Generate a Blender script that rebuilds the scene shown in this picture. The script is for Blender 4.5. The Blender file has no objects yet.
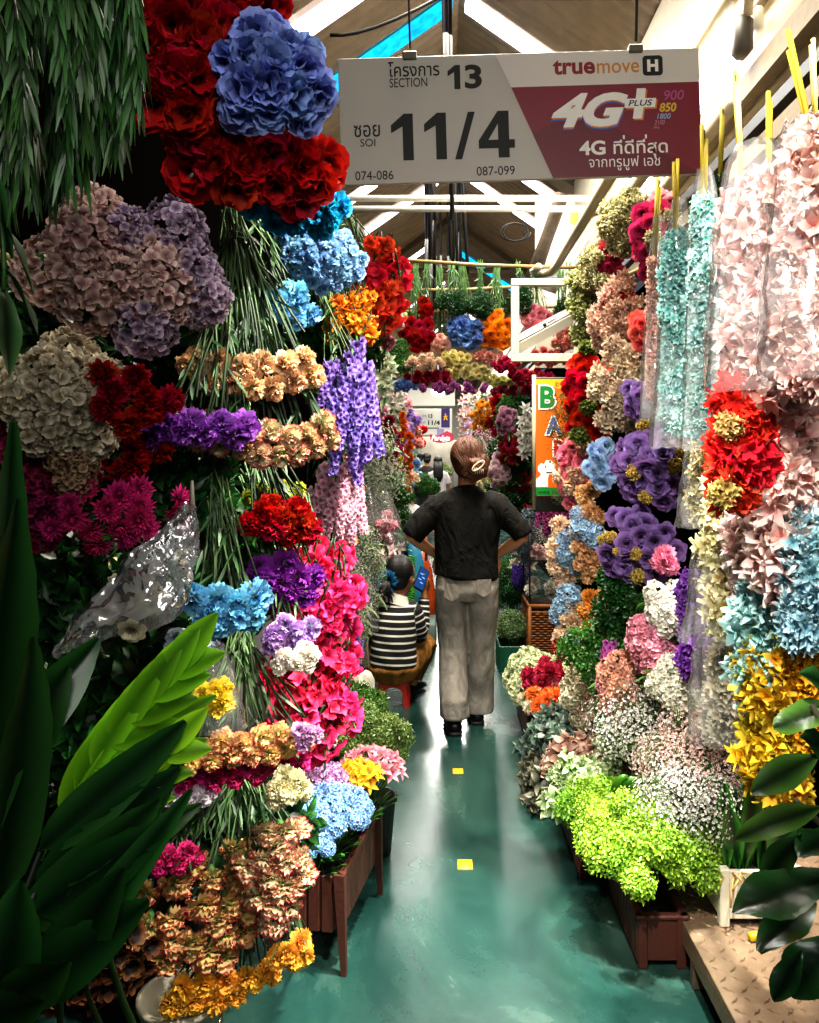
import bpy, bmesh, math, random
import numpy as np
from mathutils import Vector, Matrix, Quaternion

random.seed(7)
NR = np.random.RandomState(11)
SC = bpy.context.scene
COL = SC.collection
PI = math.pi

# ------------------------------------------------------------------ camera frame
F, VX, VY, EYE = 850.0, 440.0, 460.0, 1.5


def at(px, py, Y):
    """World point at depth Y that lies on the sight line of a photo pixel."""
    return Vector(((px - VX) / F * Y, Y, EYE - (py - VY) / F * Y))


def lin(h, a=1.0):
    h = h.lstrip('#')
    o = []
    for i in (0, 2, 4):
        c = int(h[i:i + 2], 16) / 255.0
        o.append(c / 12.92 if c <= 0.04045 else ((c + 0.055) / 1.055) ** 2.4)
    return (o[0], o[1], o[2], a)


# ------------------------------------------------------------------ tagging
def tag(o, label=None, cat=None, group=None, kind=None):
    if label:
        o['label'] = label
    if cat:
        o['category'] = cat
    if group:
        o['group'] = group
    if kind:
        o['kind'] = kind
    return o


def empty(name, loc=(0, 0, 0), rz=0.0):
    o = bpy.data.objects.new(name, None)
    o.empty_display_size = 0.05
    o.location = loc
    o.rotation_euler = (0, 0, rz)
    COL.objects.link(o)
    return o


def thing(name, label, cat, loc=(0, 0, 0), rz=0.0, group=None):
    return tag(empty(name, loc, rz), label, cat, group)


def link(name, me, parent=None, mat=None, world=True):
    """Link a mesh; coordinates given in world space are kept when parented (parents are only translated / turned)."""
    o = bpy.data.objects.new(name, me)
    COL.objects.link(o)
    if mat is not None and len(me.materials) == 0:
        me.materials.append(mat)
    if parent is not None:
        o.parent = parent
        if world:
            o.matrix_parent_inverse = root_matrix(parent).inverted()
    return o


def root_matrix(o):
    m = Matrix.LocRotScale(o.location, o.rotation_euler if o.rotation_mode != 'QUATERNION' else o.rotation_quaternion, o.scale)
    if o.parent is not None:
        m = root_matrix(o.parent) @ o.matrix_parent_inverse @ m
    return m


# ------------------------------------------------------------------ mesh accumulator
class MB:
    def __init__(s):
        s.v, s.f, s.m, s.t, s.r, s.n = [], [], [], [], [], 0

    def add(s, v, f, mat=0, tip=None, rnd=None):
        v = np.asarray(v, dtype=float).reshape(-1, 3)
        k = len(v)
        s.v.append(v)
        b = s.n
        s.f.extend(tuple(b + i for i in q) for q in f)
        s.m.extend([mat] * len(f))
        s.t.append(np.full(k, 0.5) if tip is None else np.asarray(tip, dtype=float).reshape(-1))
        s.r.append(np.full(k, NR.rand() if rnd is None else rnd))
        s.n += k
        return s

    def mesh(s, name, mats, smooth=True):
        me = bpy.data.meshes.new(name)
        v = np.concatenate(s.v) if s.v else np.zeros((0, 3))
        me.from_pydata(v.tolist(), [], s.f)
        for m in (mats if isinstance(mats, (list, tuple)) else [mats]):
            me.materials.append(m)
        if len(me.polygons):
            me.polygons.foreach_set('material_index', np.array(s.m, dtype=np.int32))
            me.polygons.foreach_set('use_smooth', np.full(len(me.polygons), smooth))
            a = me.attributes.new('tip', 'FLOAT', 'POINT')
            a.data.foreach_set('value', np.concatenate(s.t).astype(np.float32))
            a = me.attributes.new('rnd', 'FLOAT', 'POINT')
            a.data.foreach_set('value', np.concatenate(s.r).astype(np.float32))
        me.update()
        return me

    def build(s, name, mats, parent=None, smooth=True, world=True):
        return link(name, s.mesh(name, mats, smooth), parent, world=world)


def grid_faces(nu, nv, closed=False):
    f = []
    for i in range(nu - 1):
        for j in range(nv if closed else nv - 1):
            a, b = i * nv + j, i * nv + (j + 1) % nv
            f.append((a, b, b + nv, a + nv))
    return f


def box(mb, c, d, rz=0.0, mat=0, bev=0.0, rot=None):
    """A box with chamfered edges when bev > 0."""
    hx, hy, hz = d[0] / 2, d[1] / 2, d[2] / 2
    M = rot if rot is not None else Matrix.Rotation(rz, 3, 'Z')
    M = np.array(M)
    if bev <= 0:
        v = np.array([(x, y, z) for z in (-hz, hz) for y in (-hy, hy) for x in (-hx, hx)])
        f = [(0, 2, 3, 1), (4, 5, 7, 6), (0, 1, 5, 4), (2, 6, 7, 3), (0, 4, 6, 2), (1, 3, 7, 5)]
        mb.add(v @ M.T + np.array(c), f, mat)
        return
    bm = bmesh.new()
    bmesh.ops.create_cube(bm, size=1.0)
    for q in bm.verts:
        q.co = Vector((q.co.x * d[0], q.co.y * d[1], q.co.z * d[2]))
    bmesh.ops.bevel(bm, geom=bm.edges[:] + bm.verts[:], offset=min(bev, hx * .9, hy * .9, hz * .9), segments=1, affect='EDGES')
    bm.verts.index_update()
    v = np.array([q.co[:] for q in bm.verts])
    f = [tuple(x.index for x in q.verts) for q in bm.faces]
    bm.free()
    mb.add(v @ M.T + np.array(c), f, mat)


def tube(mb, pts, rad, n=6, mat=0, ref=None, cap=True, tip=None, rnd=None):
    """Swept tube. rad: scalar, list of scalars or list of (rx, ry); ref: direction of rx."""
    P = np.array([tuple(p) for p in pts], dtype=float)
    k = len(P)
    R = [rad] * k if np.isscalar(rad) else list(rad)
    T = np.gradient(P, axis=0)
    T /= np.linalg.norm(T, axis=1)[:, None] + 1e-12
    r0 = np.array(ref if ref is not None else ((1, 0, 0) if abs(T[0][0]) < .8 else (0, 1, 0)), dtype=float)
    V, ang = [], np.arange(n) * 2 * PI / n
    for i in range(k):
        x = r0 - T[i] * np.dot(r0, T[i])
        x /= np.linalg.norm(x) + 1e-12
        y = np.cross(T[i], x)
        rx, ry = (R[i], R[i]) if np.isscalar(R[i]) else R[i]
        V.append(P[i] + np.outer(np.cos(ang) * rx, x) + np.outer(np.sin(ang) * ry, y))
        if ref is None:
            r0 = x
    f = grid_faces(k, n, True)
    if cap:
        f += [tuple(range(n))[::-1], tuple(range((k - 1) * n, k * n))]
    tp = np.repeat(np.linspace(0, 1, k), n) if tip is None else np.full(k * n, tip)
    mb.add(np.concatenate(V), f, mat, tp, rnd)


def bez(a, b, c, n=6):
    a, b, c = Vector(a), Vector(b), Vector(c)
    return [a * (1 - t) ** 2 + b * 2 * t * (1 - t) + c * t * t for t in [i / (n - 1) for i in range(n)]]


def ball(mb, c, r, mat=0, nu=8, nv=12, tip=.5):
    """Ellipsoid; r scalar or (rx, ry, rz)."""
    r = (r, r, r) if np.isscalar(r) else r
    V = []
    for i in range(nu + 1):
        th = PI * i / nu
        for j in range(nv):
            ph = 2 * PI * j / nv
            V.append((c[0] + r[0] * math.sin(th) * math.cos(ph), c[1] + r[1] * math.sin(th) * math.sin(ph), c[2] + r[2] * math.cos(th)))
    mb.add(V, [q[::-1] for q in grid_faces(nu + 1, nv, True)], mat, np.full(len(V), tip))


def lathe(mb, prof, c=(0, 0, 0), n=20, mat=0):
    V = [(c[0] + r * math.cos(2 * PI * j / n), c[1] + r * math.sin(2 * PI * j / n), c[2] + z) for r, z in prof for j in range(n)]
    mb.add(V, grid_faces(len(prof), n, True), mat)


def prism(mb, poly, y0, y1, mat=0):
    """Polygon in the x-z plane given as (x, z), extruded from y0 to y1."""
    k = len(poly)
    v = [(x, y0, z) for x, z in poly] + [(x, y1, z) for x, z in poly]
    f = [tuple(range(k)), tuple(range(2 * k - 1, k - 1, -1))] + [(i, i + k, (i + 1) % k + k, (i + 1) % k) for i in range(k)]
    mb.add(v, f, mat)


def remesh(o, voxel, smooth=2, subdiv=0):
    m = o.modifiers.new('r', 'REMESH')
    m.mode = 'VOXEL'
    m.voxel_size = voxel
    m.use_smooth_shade = True
    if smooth:
        s = o.modifiers.new('s', 'SMOOTH')
        s.iterations = smooth
        s.factor = .5
    dg = bpy.context.evaluated_depsgraph_get()
    dg.update()
    mats = [x for x in o.data.materials]
    me = bpy.data.meshes.new_from_object(o.evaluated_get(dg))
    o.modifiers.clear()
    old = o.data
    o.data = me
    if len(me.materials) == 0:
        for x in mats:
            me.materials.append(x)
    me.name = o.name
    bpy.data.meshes.remove(old)
    return o


# ------------------------------------------------------------------ materials
MATS = {}


def nt_new(name):
    m = bpy.data.materials.new(name)
    m.use_nodes = True
    nt = m.node_tree
    nt.nodes.clear()
    out = nt.nodes.new('ShaderNodeOutputMaterial')
    return m, nt, out


def N(nt, typ, **kw):
    n = nt.nodes.new(typ)
    for k, v in kw.items():
        if k in n.inputs.keys() if isinstance(k, str) else False:
            n.inputs[k].default_value = v
        else:
            setattr(n, k, v)
    return n


def simple(name, col, rough=.5, metal=0.0, bump=0.0, bscale=40.0, var=0.0, spec=.5, emit=0.0, ecol=None, coat=0.0):
    """Principled material with optional noise colour variation and noise bump."""
    key = ('s', name)
    if key in MATS:
        return MATS[key]
    m, nt, out = nt_new(name)
    p = nt.nodes.new('ShaderNodeBsdfPrincipled')
    c = lin(col) if isinstance(col, str) else col
    p.inputs['Base Color'].default_value = c
    p.inputs['Roughness'].default_value = rough
    p.inputs['Metallic'].default_value = metal
    p.inputs['Specular IOR Level'].default_value = spec
    p.inputs['Coat Weight'].default_value = coat
    if emit:
        p.inputs['Emission Color'].default_value = lin(ecol) if ecol else c
        p.inputs['Emission Strength'].default_value = emit
    if bump or var:
        tc = nt.nodes.new('ShaderNodeTexCoord')
        no = nt.nodes.new('ShaderNodeTexNoise')
        no.inputs['Scale'].default_value = bscale
        no.inputs['Detail'].default_value = 5
        nt.links.new(tc.outputs['Object'], no.inputs['Vector'])
        if bump:
            b = nt.nodes.new('ShaderNodeBump')
            b.inputs['Strength'].default_value = bump
            b.inputs['Distance'].default_value = .01
            nt.links.new(no.outputs['Fac'], b.inputs['Height'])
            nt.links.new(b.outputs['Normal'], p.inputs['Normal'])
        if var:
            mx = nt.nodes.new('ShaderNodeMix')
            mx.data_type = 'RGBA'
            mx.inputs[6].default_value = tuple(x * (1 - var) for x in c[:3]) + (1,)
            mx.inputs[7].default_value = tuple(min(1, x * (1 + var)) for x in c[:3]) + (1,)
            nt.links.new(no.outputs['Fac'], mx.inputs[0])
            nt.links.new(mx.outputs[2], p.inputs['Base Color'])
    nt.links.new(p.outputs[0], out.inputs[0])
    MATS[key] = m
    return m


def petal_mat(c0, c1, edge=.55, soft=.35, trans=.3, rough=.65, hv=.012, vv=.38, name=None, spec=.25):
    """Cloth petal: colour runs from c0 (base) to c1 (rim) along the 'tip' attribute; varies per petal and per flower."""
    key = ('p', c0, c1, edge, soft, trans, rough)
    if key in MATS:
        return MATS[key]
    m, nt, out = nt_new(name or 'petal_%s_%s' % (c0, c1))
    L = nt.links.new
    at_ = nt.nodes.new('ShaderNodeAttribute')
    at_.attribute_name = 'tip'
    ar = nt.nodes.new('ShaderNodeAttribute')
    ar.attribute_name = 'rnd'
    mr = nt.nodes.new('ShaderNodeMapRange')
    mr.interpolation_type = 'SMOOTHSTEP'
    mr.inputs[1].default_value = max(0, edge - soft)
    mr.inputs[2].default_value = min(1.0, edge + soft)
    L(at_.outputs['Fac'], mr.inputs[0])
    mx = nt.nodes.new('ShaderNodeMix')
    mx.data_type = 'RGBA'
    mx.inputs[6].default_value = tuple(x * .75 for x in lin(c0)[:3]) + (1,)  # base darkened: shade deep between petals put into the colour
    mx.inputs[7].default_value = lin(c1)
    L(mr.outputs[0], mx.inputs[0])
    oi = nt.nodes.new('ShaderNodeObjectInfo')
    hs = nt.nodes.new('ShaderNodeHueSaturation')
    h = nt.nodes.new('ShaderNodeMapRange')
    h.inputs[3].default_value = .5 - hv
    h.inputs[4].default_value = .5 + hv
    L(oi.outputs['Random'], h.inputs[0])
    L(h.outputs[0], hs.inputs['Hue'])
    v = nt.nodes.new('ShaderNodeMapRange')
    v.inputs[3].default_value = 1 - vv
    v.inputs[4].default_value = 1 + vv * .6
    L(ar.outputs['Fac'], v.inputs[0])
    L(v.outputs[0], hs.inputs['Value'])
    L(mx.outputs[2], hs.inputs['Color'])
    p = nt.nodes.new('ShaderNodeBsdfPrincipled')
    p.inputs['Roughness'].default_value = rough
    p.inputs['Specular IOR Level'].default_value = spec
    L(hs.outputs[0], p.inputs['Base Color'])
    tr = nt.nodes.new('ShaderNodeBsdfTranslucent')
    L(hs.outputs[0], tr.inputs['Color'])
    ms = nt.nodes.new('ShaderNodeMixShader')
    ms.inputs[0].default_value = trans
    L(p.outputs[0], ms.inputs[1])
    L(tr.outputs[0], ms.inputs[2])
    L(ms.outputs[0], out.inputs[0])
    MATS[key] = m
    return m


def leaf_mat(c0, c1, rough=.38, trans=.25):
    return petal_mat(c0, c1, .5, .5, trans, rough, .012, .4, 'leaf_%s_%s' % (c0, c1), spec=.5)


def plastic_mat(name='clear_plastic', white=.1, gloss=.12, tint='ffffff', bs=5.0, bd=.012, op=0.0):
    key = ('pl', name)
    if key in MATS:
        return MATS[key]
    m, nt, out = nt_new(name)
    L = nt.links.new
    tc = nt.nodes.new('ShaderNodeTexCoord')
    no = nt.nodes.new('ShaderNodeTexNoise')
    no.inputs['Scale'].default_value = bs
    no.inputs['Detail'].default_value = 4
    no.inputs['Distortion'].default_value = 1.5
    L(tc.outputs['Object'], no.inputs['Vector'])
    b = nt.nodes.new('ShaderNodeBump')
    b.inputs['Strength'].default_value = 1
    b.inputs['Distance'].default_value = bd
    L(no.outputs['Fac'], b.inputs['Height'])
    t = nt.nodes.new('ShaderNodeBsdfTransparent')
    t.inputs['Color'].default_value = lin(tint)
    d = nt.nodes.new('ShaderNodeBsdfDiffuse')
    d.inputs['Color'].default_value = (.95, .95, .97, 1)
    L(b.outputs[0], d.inputs['Normal'])
    tl = nt.nodes.new('ShaderNodeBsdfTranslucent')
    tl.inputs['Color'].default_value = (.9, .9, .92, 1)
    g = nt.nodes.new('ShaderNodeBsdfGlossy')
    g.inputs['Roughness'].default_value = .12
    L(b.outputs[0], g.inputs['Normal'])
    dm = nt.nodes.new('ShaderNodeMixShader')
    dm.inputs[0].default_value = .5
    L(d.outputs[0], dm.inputs[1])
    L(tl.outputs[0], dm.inputs[2])
    m1 = nt.nodes.new('ShaderNodeMixShader')
    # milky amount varies in soft streaks
    mr = nt.nodes.new('ShaderNodeMapRange')
    mr.inputs[1].default_value = .35
    mr.inputs[2].default_value = .7
    mr.inputs[3].default_value = white * .4
    mr.inputs[4].default_value = white * 1.6
    L(no.outputs['Fac'], mr.inputs[0])
    L(mr.outputs[0], m1.inputs[0])
    L(t.outputs[0], m1.inputs[1])
    L(dm.outputs[0], m1.inputs[2])
    lw = nt.nodes.new('ShaderNodeLayerWeight')
    lw.inputs['Blend'].default_value = .25
    L(b.outputs[0], lw.inputs['Normal'])
    mm = nt.nodes.new('ShaderNodeMath')
    mm.operation = 'MULTIPLY_ADD'
    mm.inputs[1].default_value = .5
    mm.inputs[2].default_value = gloss
    L(lw.outputs['Fresnel'], mm.inputs[0])
    m2 = nt.nodes.new('ShaderNodeMixShader')
    L(mm.outputs[0], m2.inputs[0])
    L(m1.outputs[0], m2.inputs[1])
    L(g.outputs[0], m2.inputs[2])
    L(m2.outputs[0], out.inputs[0])
    MATS[key] = m
    return m


GREEN = lambda: leaf_mat('16300f', '4f7a34', .5, .1)
DKGREEN = lambda: leaf_mat('0c2410', '2f5a2a', .45, .1)


# ------------------------------------------------------------------ petals and flower heads (unit radius, facing +Z)
def petal(L=1, W=.7, nu=4, nv=5, bw=.25, cup=0, curl=0, ruf=0, rn=2.5, notch=0, rnd=.35, point=0, ph=0):
    t = np.linspace(0, 1, nu)[:, None]
    s = np.linspace(-1, 1, nv)[None, :]
    if point:
        wid = W / 2 * (np.sin(PI * np.clip(t, 0, 1) ** .8) * .98 + .03 + bw * (1 - t) * .5)
        y = L * t * np.ones_like(s)
    else:
        wid = W / 2 * (bw + (1 - bw) * np.sin(PI / 2 * np.clip(t * 1.2, 0, 1)))
        y = L * t * (1 - rnd * s * s * t)
    if notch:
        y = y + L * notch * t * t * (np.where(np.arange(nv) % 2 == 0, 1, -1))[None, :]
    x = s * wid
    z = cup * W * s * s * (t ** .5) + curl * L * t ** 2 + ruf * L * t * t * np.sin(rn * PI * s + ph)
    V = np.stack([x + 0 * y, y, z + 0 * y], axis=-1).reshape(-1, 3)
    return V, grid_faces(nu, nv), (t + 0 * s).reshape(-1)


def put(mb, P, el, az, r0=0, z0=0, roll=0, mat=0, rnd=None, org=None, frame=None):
    """Tilt a petal el away from the axis, spin it to az and add it."""
    V, f, t = P
    if roll:
        c, s = math.cos(roll), math.sin(roll)
        V = np.stack([V[:, 0] * c + V[:, 2] * s, V[:, 1], -V[:, 0] * s + V[:, 2] * c], axis=1)
    se, ce = math.sin(el), math.cos(el)
    x, y, z = V[:, 0], V[:, 1] * se - V[:, 2] * ce + r0, V[:, 1] * ce + V[:, 2] * se + z0
    ca, sa = math.cos(az), math.sin(az)
    V = np.stack([x * ca - y * sa, x * sa + y * ca, z], axis=1)
    if frame is not None:
        V = V @ np.array(frame).T
    if org is not None:
        V = V + np.array(org)
    mb.add(V, f, mat, t, rnd)


def frame_to(d, spin=None):
    """3x3 whose +Z is d."""
    q = Vector((0, 0, 1)).rotation_difference(Vector(d).normalized())
    m = q.to_matrix()
    if spin is None:
        spin = NR.rand() * 6.28
    return m @ Matrix.Rotation(spin, 3, 'Z')


GA = 2.399963
U = lambda a, b: a + (b - a) * NR.rand()


def fib(n, zmin=-1.0, jit=.15):
    """Directions on a sphere from the +Z pole down to zmin."""
    out = []
    for i in range(n):
        z = 1 - (i + .5) / n * (1 - zmin)
        r = math.sqrt(max(0, 1 - z * z))
        a = i * GA
        out.append(Vector((r * math.cos(a) + U(-jit, jit), r * math.sin(a) + U(-jit, jit), z + U(-jit, jit))).normalized())
    return out


def h_carnation(mb, n=40, calyx=True):
    for k in range(n):
        f = (k + .5) / n
        P = petal(U(.8, 1.05), U(.62, .85), 5, 7, .18, U(-.1, .15), U(-.25, .1), U(.1, .17), U(2.2, 3.2), .05, .25, ph=U(0, 6))
        put(mb, P, math.radians(6 + 104 * f ** .8 + U(-8, 8)), k * GA + U(-.3, .3), .04, -.3 - .12 * f, U(-.3, .3))
    if calyx:
        tube(mb, [(0, 0, -.15), (0, 0, -.5), (0, 0, -.95), (0, 0, -1.15)], [.42, .34, .22, .08], 7, 1, tip=.7)


def h_ruffle(mb, n=30):
    for k in range(n):
        f = (k + .5) / n
        P = petal(U(.85, 1.15), U(.85, 1.25), 6, 8, .2, U(.02, .22), U(-.25, .12), U(.07, .13), U(1.2, 2.2), .02, .3, ph=U(0, 6))
        put(mb, P, math.radians(8 + 92 * f ** .85 + U(-10, 10)), k * GA + U(-.4, .4), .05, -.35, U(-.3, .3))


def h_rose(mb):
    k = 0
    for i, (np_, el, L, W) in enumerate([(3, 3, .75, .5), (3, 9, .82, .72), (4, 18, .9, .88), (5, 33, .95, .98), (5, 50, .98, 1.02), (5, 70, .92, 1.0)]):
        for j in range(np_):
            P = petal(L * U(.95, 1.05), W, 6, 7, .3, .34 - .035 * i, -.18 - .05 * i * U(.6, 1.2), .03, 1.5, 0, .3, ph=U(0, 6))
            put(mb, P, math.radians(el + U(-4, 4)), (j + .5 * (i % 2)) * 2 * PI / np_ + U(-.15, .15), .05 + .03 * i, -.5)
            k += 1


def h_peony(mb, n=60):
    for k in range(n):
        f = (k + .5) / n
        P = petal(U(.8, 1.0), U(.34, .5), 5, 5, .3, .25, U(.1, .35) * (1 if f < .7 else -.5), .06, 2, .03, .35, ph=U(0, 6))
        put(mb, P, math.radians(5 + 110 * f ** .75 + U(-6, 6)), k * GA + U(-.2, .2), .06, -.28)


def h_dahlia(mb, n=60):
    for k in range(n):
        f = (k + .5) / n
        P = petal(U(.85, 1.0) * (.55 + .45 * f), .26, 4, 3, .5, .3, U(-.1, .2), 0, 1, 0, .4, point=1)
        put(mb, P, math.radians(5 + 95 * f ** .8 + U(-5, 5)), k * GA, .05, -.12)


def floret(mb, org, d, s, n=4, L=1, W=1, el=72, point=0, mat=0, ruf=.05, nu=3, nv=3, curl=0, cup=.05):
    M = np.array(frame_to(d)) * s
    r = NR.rand()
    for j in range(n):
        P = petal(L, W, nu, nv, .25, cup, curl, ruf, 1, 0, .3, point, U(0, 6))
        put(mb, P, math.radians(el + U(-12, 12)), j * 2 * PI / n + U(-.2, .2), .04, 0, U(-.2, .2), mat, r, org, M)


def h_hydrangea(mb, n=100, zmin=-.55, s=.22, flat=.85):
    for d in fib(n, zmin):
        r = U(.78, .98)
        o = (d.x * r, d.y * r, d.z * r * flat)
        floret(mb, o, d + Vector((U(-.6, .6), U(-.6, .6), U(-.4, .4))), s * U(.85, 1.2), 4, 1, 1.05, U(55, 78), ruf=.2, nu=4, nv=4)


def h_spike(mb, n=40, s=.25, droop=.25, rad=.26):
    """Flower spike from z=-1 (wide) to z=1 (tip)."""
    tube(mb, [(0, 0, -1.3), (0, 0, 0), (0, 0, 1)], [.05, .045, .02], 5, 1, tip=.6)
    for i in range(n):
        z = -1 + 2 * i / n
        a = i * GA
        k = 1.05 - .5 * (z + 1) / 2
        d = Vector((math.cos(a), math.sin(a), droop + U(-.3, .3)))
        floret(mb, (math.cos(a) * rad * k * .7, math.sin(a) * rad * k * .7, z), d, s * k, 5, 1, .85, 48, ruf=.12, cup=.15, curl=-.3, nu=4, nv=4)


def h_cascade(mb, n=60, s=.4, droop=-.2):
    """Fluffy cluster of long pointed florets (a piece of a blossom garland)."""
    for d in fib(n, -1):
        r = U(.35, .82)
        o = (d.x * r, d.y * r, d.z * r)
        floret(mb, o, d + Vector((U(-.5, .5), U(-.5, .5), droop + U(-.5, .4))), s * U(.85, 1.25), 5, 1, .52, U(34, 68), ruf=.12, nu=5, nv=3, curl=U(-.45, .15), cup=.2, point=1)


def h_lily(mb, n=6):
    for k in range(n):
        P = petal(1.1, .5, 6, 5, .3, .18, -.35, .04, 1.5, 0, .3, point=1, ph=U(0, 6))
        put(mb, P, math.radians(48 + (k % 2) * 10 + U(-5, 5)), k * 2 * PI / n, .03, -.25)
    tube(mb, [(0, 0, -.2), (0, 0, -.8)], [.12, .04], 5, 1, tip=.5)


def h_glad(mb, n=22):
    """Drooping loose spray of big soft petals with green stems among them."""
    for k in range(n):
        d = Vector((U(-1, 1), U(-1, 1), U(-.9, .9)))
        d = d.normalized() * U(.35, .85)
        floret(mb, d, d + Vector((U(-.5, .5), U(-.5, .5), U(-.5, .3))), U(.36, .5), 5, 1, .95, 50, ruf=.2, nu=4, nv=5, curl=-.2, cup=.12)
    for k in range(5):
        a, b = Vector((U(-.5, .5), U(-.5, .5), 1.1)), Vector((U(-.8, .8), U(-.8, .8), -.6))
        tube(mb, bez(a, (a + b) / 2 + Vector((U(-.2, .2), U(-.2, .2), 0)), b, 5), .045, 4, 1)


def h_buds(mb, n=22):
    for k in range(n):
        d = Vector((U(-1, 1), U(-1, 1), U(-1, 1))).normalized() * U(.4, .95)
        tube(mb, [d * .1, d * .6, d * .85, d, d * 1.12], [.02, .03, .13, .11, .02], 5, 0, tip=None)


def h_gyp(mb, n=110, s=.06, stems=26):
    for k in range(n):
        d = fib_pt(k, n, -.25) * U(.62, 1.02)
        floret(mb, d, d + Vector((0, 0, .3)), s * U(.8, 1.3), 4, 1, 1.1, U(40, 75), nu=2, nv=3)
    for k in range(stems):
        d = fib_pt(int(k * n / stems), n, -.2)
        tube(mb, bez((0, 0, -.6), (d.x * .3, d.y * .3, d.z * .6), d * .95, 4), .012, 3, 1, cap=False)


def fib_pt(i, n, zmin):
    z = 1 - (i + .5) / n * (1 - zmin)
    r = math.sqrt(max(0, 1 - z * z))
    a = i * GA
    return Vector((r * math.cos(a), r * math.sin(a), z))


def h_tuft(mb, n=190, L=.26, W=.13, zmin=-.35, point=1, shell=.45):
    """Rounded leafy bush, small leaves on short twigs."""
    for k in range(n):
        d = fib_pt(k, n, zmin)
        r = U(shell, 1.0)
        o = d * r
        M = np.array(frame_to(d + Vector((U(-.6, .6), U(-.6, .6), U(-.2, .6)))))
        rr = NR.rand()
        for j in range(3):
            P = petal(L * U(.8, 1.2), W, 3, 3, .3, .12, -.12, 0, 1, 0, .4, point)
            put(mb, P, math.radians(U(35, 75)), j * 2.1 + U(-.3, .3), 0, 0, 0, 0, rr, o, M)


def h_leafy(mb, n=30, L=.62, W=.34, zmin=-.4):
    """Tuft of larger pointed leaves."""
    for k in range(n):
        d = fib_pt(k, n, zmin)
        o = d * U(.3, .75)
        M = np.array(frame_to(d + Vector((U(-.5, .5), U(-.5, .5), U(-.2, .5)))))
        rr = NR.rand()
        for j in range(2):
            P = petal(L * U(.8, 1.2), W, 5, 5, .3, .14, -.2, .03, 1, 0, .4, 1)
            put(mb, P, math.radians(U(50, 80)), j * 3.1 + U(-.6, .6), 0, 0, 0, 0, rr, o, M)


def h_cone(mb):
    """Cup shaped dried flower with a dark hollow centre."""
    for k in range(12):
        put(mb, petal(.9, .6, 4, 4, .5, .2, -.2, .05, 1.5, 0, .3, ph=U(0, 6)), math.radians(28 + (k % 2) * 14), k * 2 * PI / 12, .18, -.4)


def h_marigold(mb):
    h_peony(mb, 34)


HEADS = {'carnation': h_carnation, 'ruffle': h_ruffle, 'rose': h_rose, 'peony': h_peony, 'dahlia': h_dahlia, 'hydrangea': h_hydrangea, 'spike': h_spike,
         'cascade': h_cascade, 'lily': h_lily, 'glad': h_glad, 'buds': h_buds, 'gyp': h_gyp, 'tuft': h_tuft, 'leafy': h_leafy, 'cone': h_cone, 'marigold': h_marigold}
HM = {}


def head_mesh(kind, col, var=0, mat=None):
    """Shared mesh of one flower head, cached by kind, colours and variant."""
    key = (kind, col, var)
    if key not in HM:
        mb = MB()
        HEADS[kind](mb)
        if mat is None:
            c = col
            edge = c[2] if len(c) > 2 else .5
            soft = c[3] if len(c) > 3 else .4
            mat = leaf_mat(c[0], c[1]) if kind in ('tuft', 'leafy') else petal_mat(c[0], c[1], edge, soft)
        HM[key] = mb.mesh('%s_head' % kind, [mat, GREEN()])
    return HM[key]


def place_head(name, me, root, pos, d, s, spin=None):
    """A flower head as a part of its bunch; pos in world coordinates."""
    o = bpy.data.objects.new(name, me)
    COL.objects.link(o)
    o.parent = root
    o.rotation_mode = 'QUATERNION'
    o.rotation_quaternion = frame_to(d, spin).to_quaternion()
    sc = s if np.isscalar(s) else s
    o.scale = (sc, sc, sc) if np.isscalar(sc) else sc
    o.location = Vector(pos) - root.location
    return o


def strap_leaf(mb, base, d, L, W, droop=.3, up=Vector((0, 0, 1)), nu=6, mat=0, fold=.15, twist=0):
    """One long narrow leaf from base along d, bending downwards."""
    d = Vector(d).normalized()
    side = d.cross(up)
    if side.length < .05:
        side = d.cross(Vector((1, 0, 0)))
    side.normalize()
    nrm = side.cross(d).normalized()
    if twist:
        q = Quaternion(d, twist)
        side, nrm = q @ side, q @ nrm
    V, T = [], []
    for i in range(nu):
        t = i / (nu - 1)
        c = Vector(base) + d * L * t - up * droop * L * t * t
        w = W * .5 * (math.sin(PI * min(1, t * .92 + .08)) ** .7) + .0004
        V += [c - side * w + nrm * fold * w, c, c + side * w + nrm * fold * w]
        T += [t, t, t]
    mb.add([tuple(v) for v in V], grid_faces(nu, 3), mat, T)


def broad_leaf(mb, base, d, L, W, droop=.25, fold=.25, wave=.06, nu=12, nv=9, up=Vector((0, 0, 1)), twist=0, mat=0, vein=.0, shape=.85, veins=9):
    """A broad ovate leaf with a folded midrib and raised side veins; 'tip' runs from midrib (0) to the rim (1)."""
    d = Vector(d).normalized()
    side = d.cross(up)
    if side.length < .05:
        side = d.cross(Vector((1, 0, 0)))
    side.normalize()
    nrm = side.cross(d).normalized()
    if twist:
        q = Quaternion(d, twist)
        side, nrm = q @ side, q @ nrm
    V, T = [], []
    ph = U(0, 6)
    for i in range(nu):
        t = i / (nu - 1)
        c = Vector(base) + d * L * t - up * droop * L * t * t
        w = W * .5 * (math.sin(PI * (t ** shape) * .97 + .03)) ** .75
        for j in range(nv):
            s = -1 + 2 * j / (nv - 1)
            v = c + side * w * s + nrm * (fold * w * abs(s) + wave * W * math.sin(3.2 * PI * t + ph + (2 if s > 0 else 0)) * abs(s) + vein * W * math.cos(2 * PI * (t * veins - abs(s) * 1.6)) * (abs(s) > .05)) + d * w * .25 * abs(s) * (1 - t)
            V.append(tuple(v))
            T.append(abs(s))
    mb.add(V, grid_faces(nu, nv), mat, T)
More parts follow.
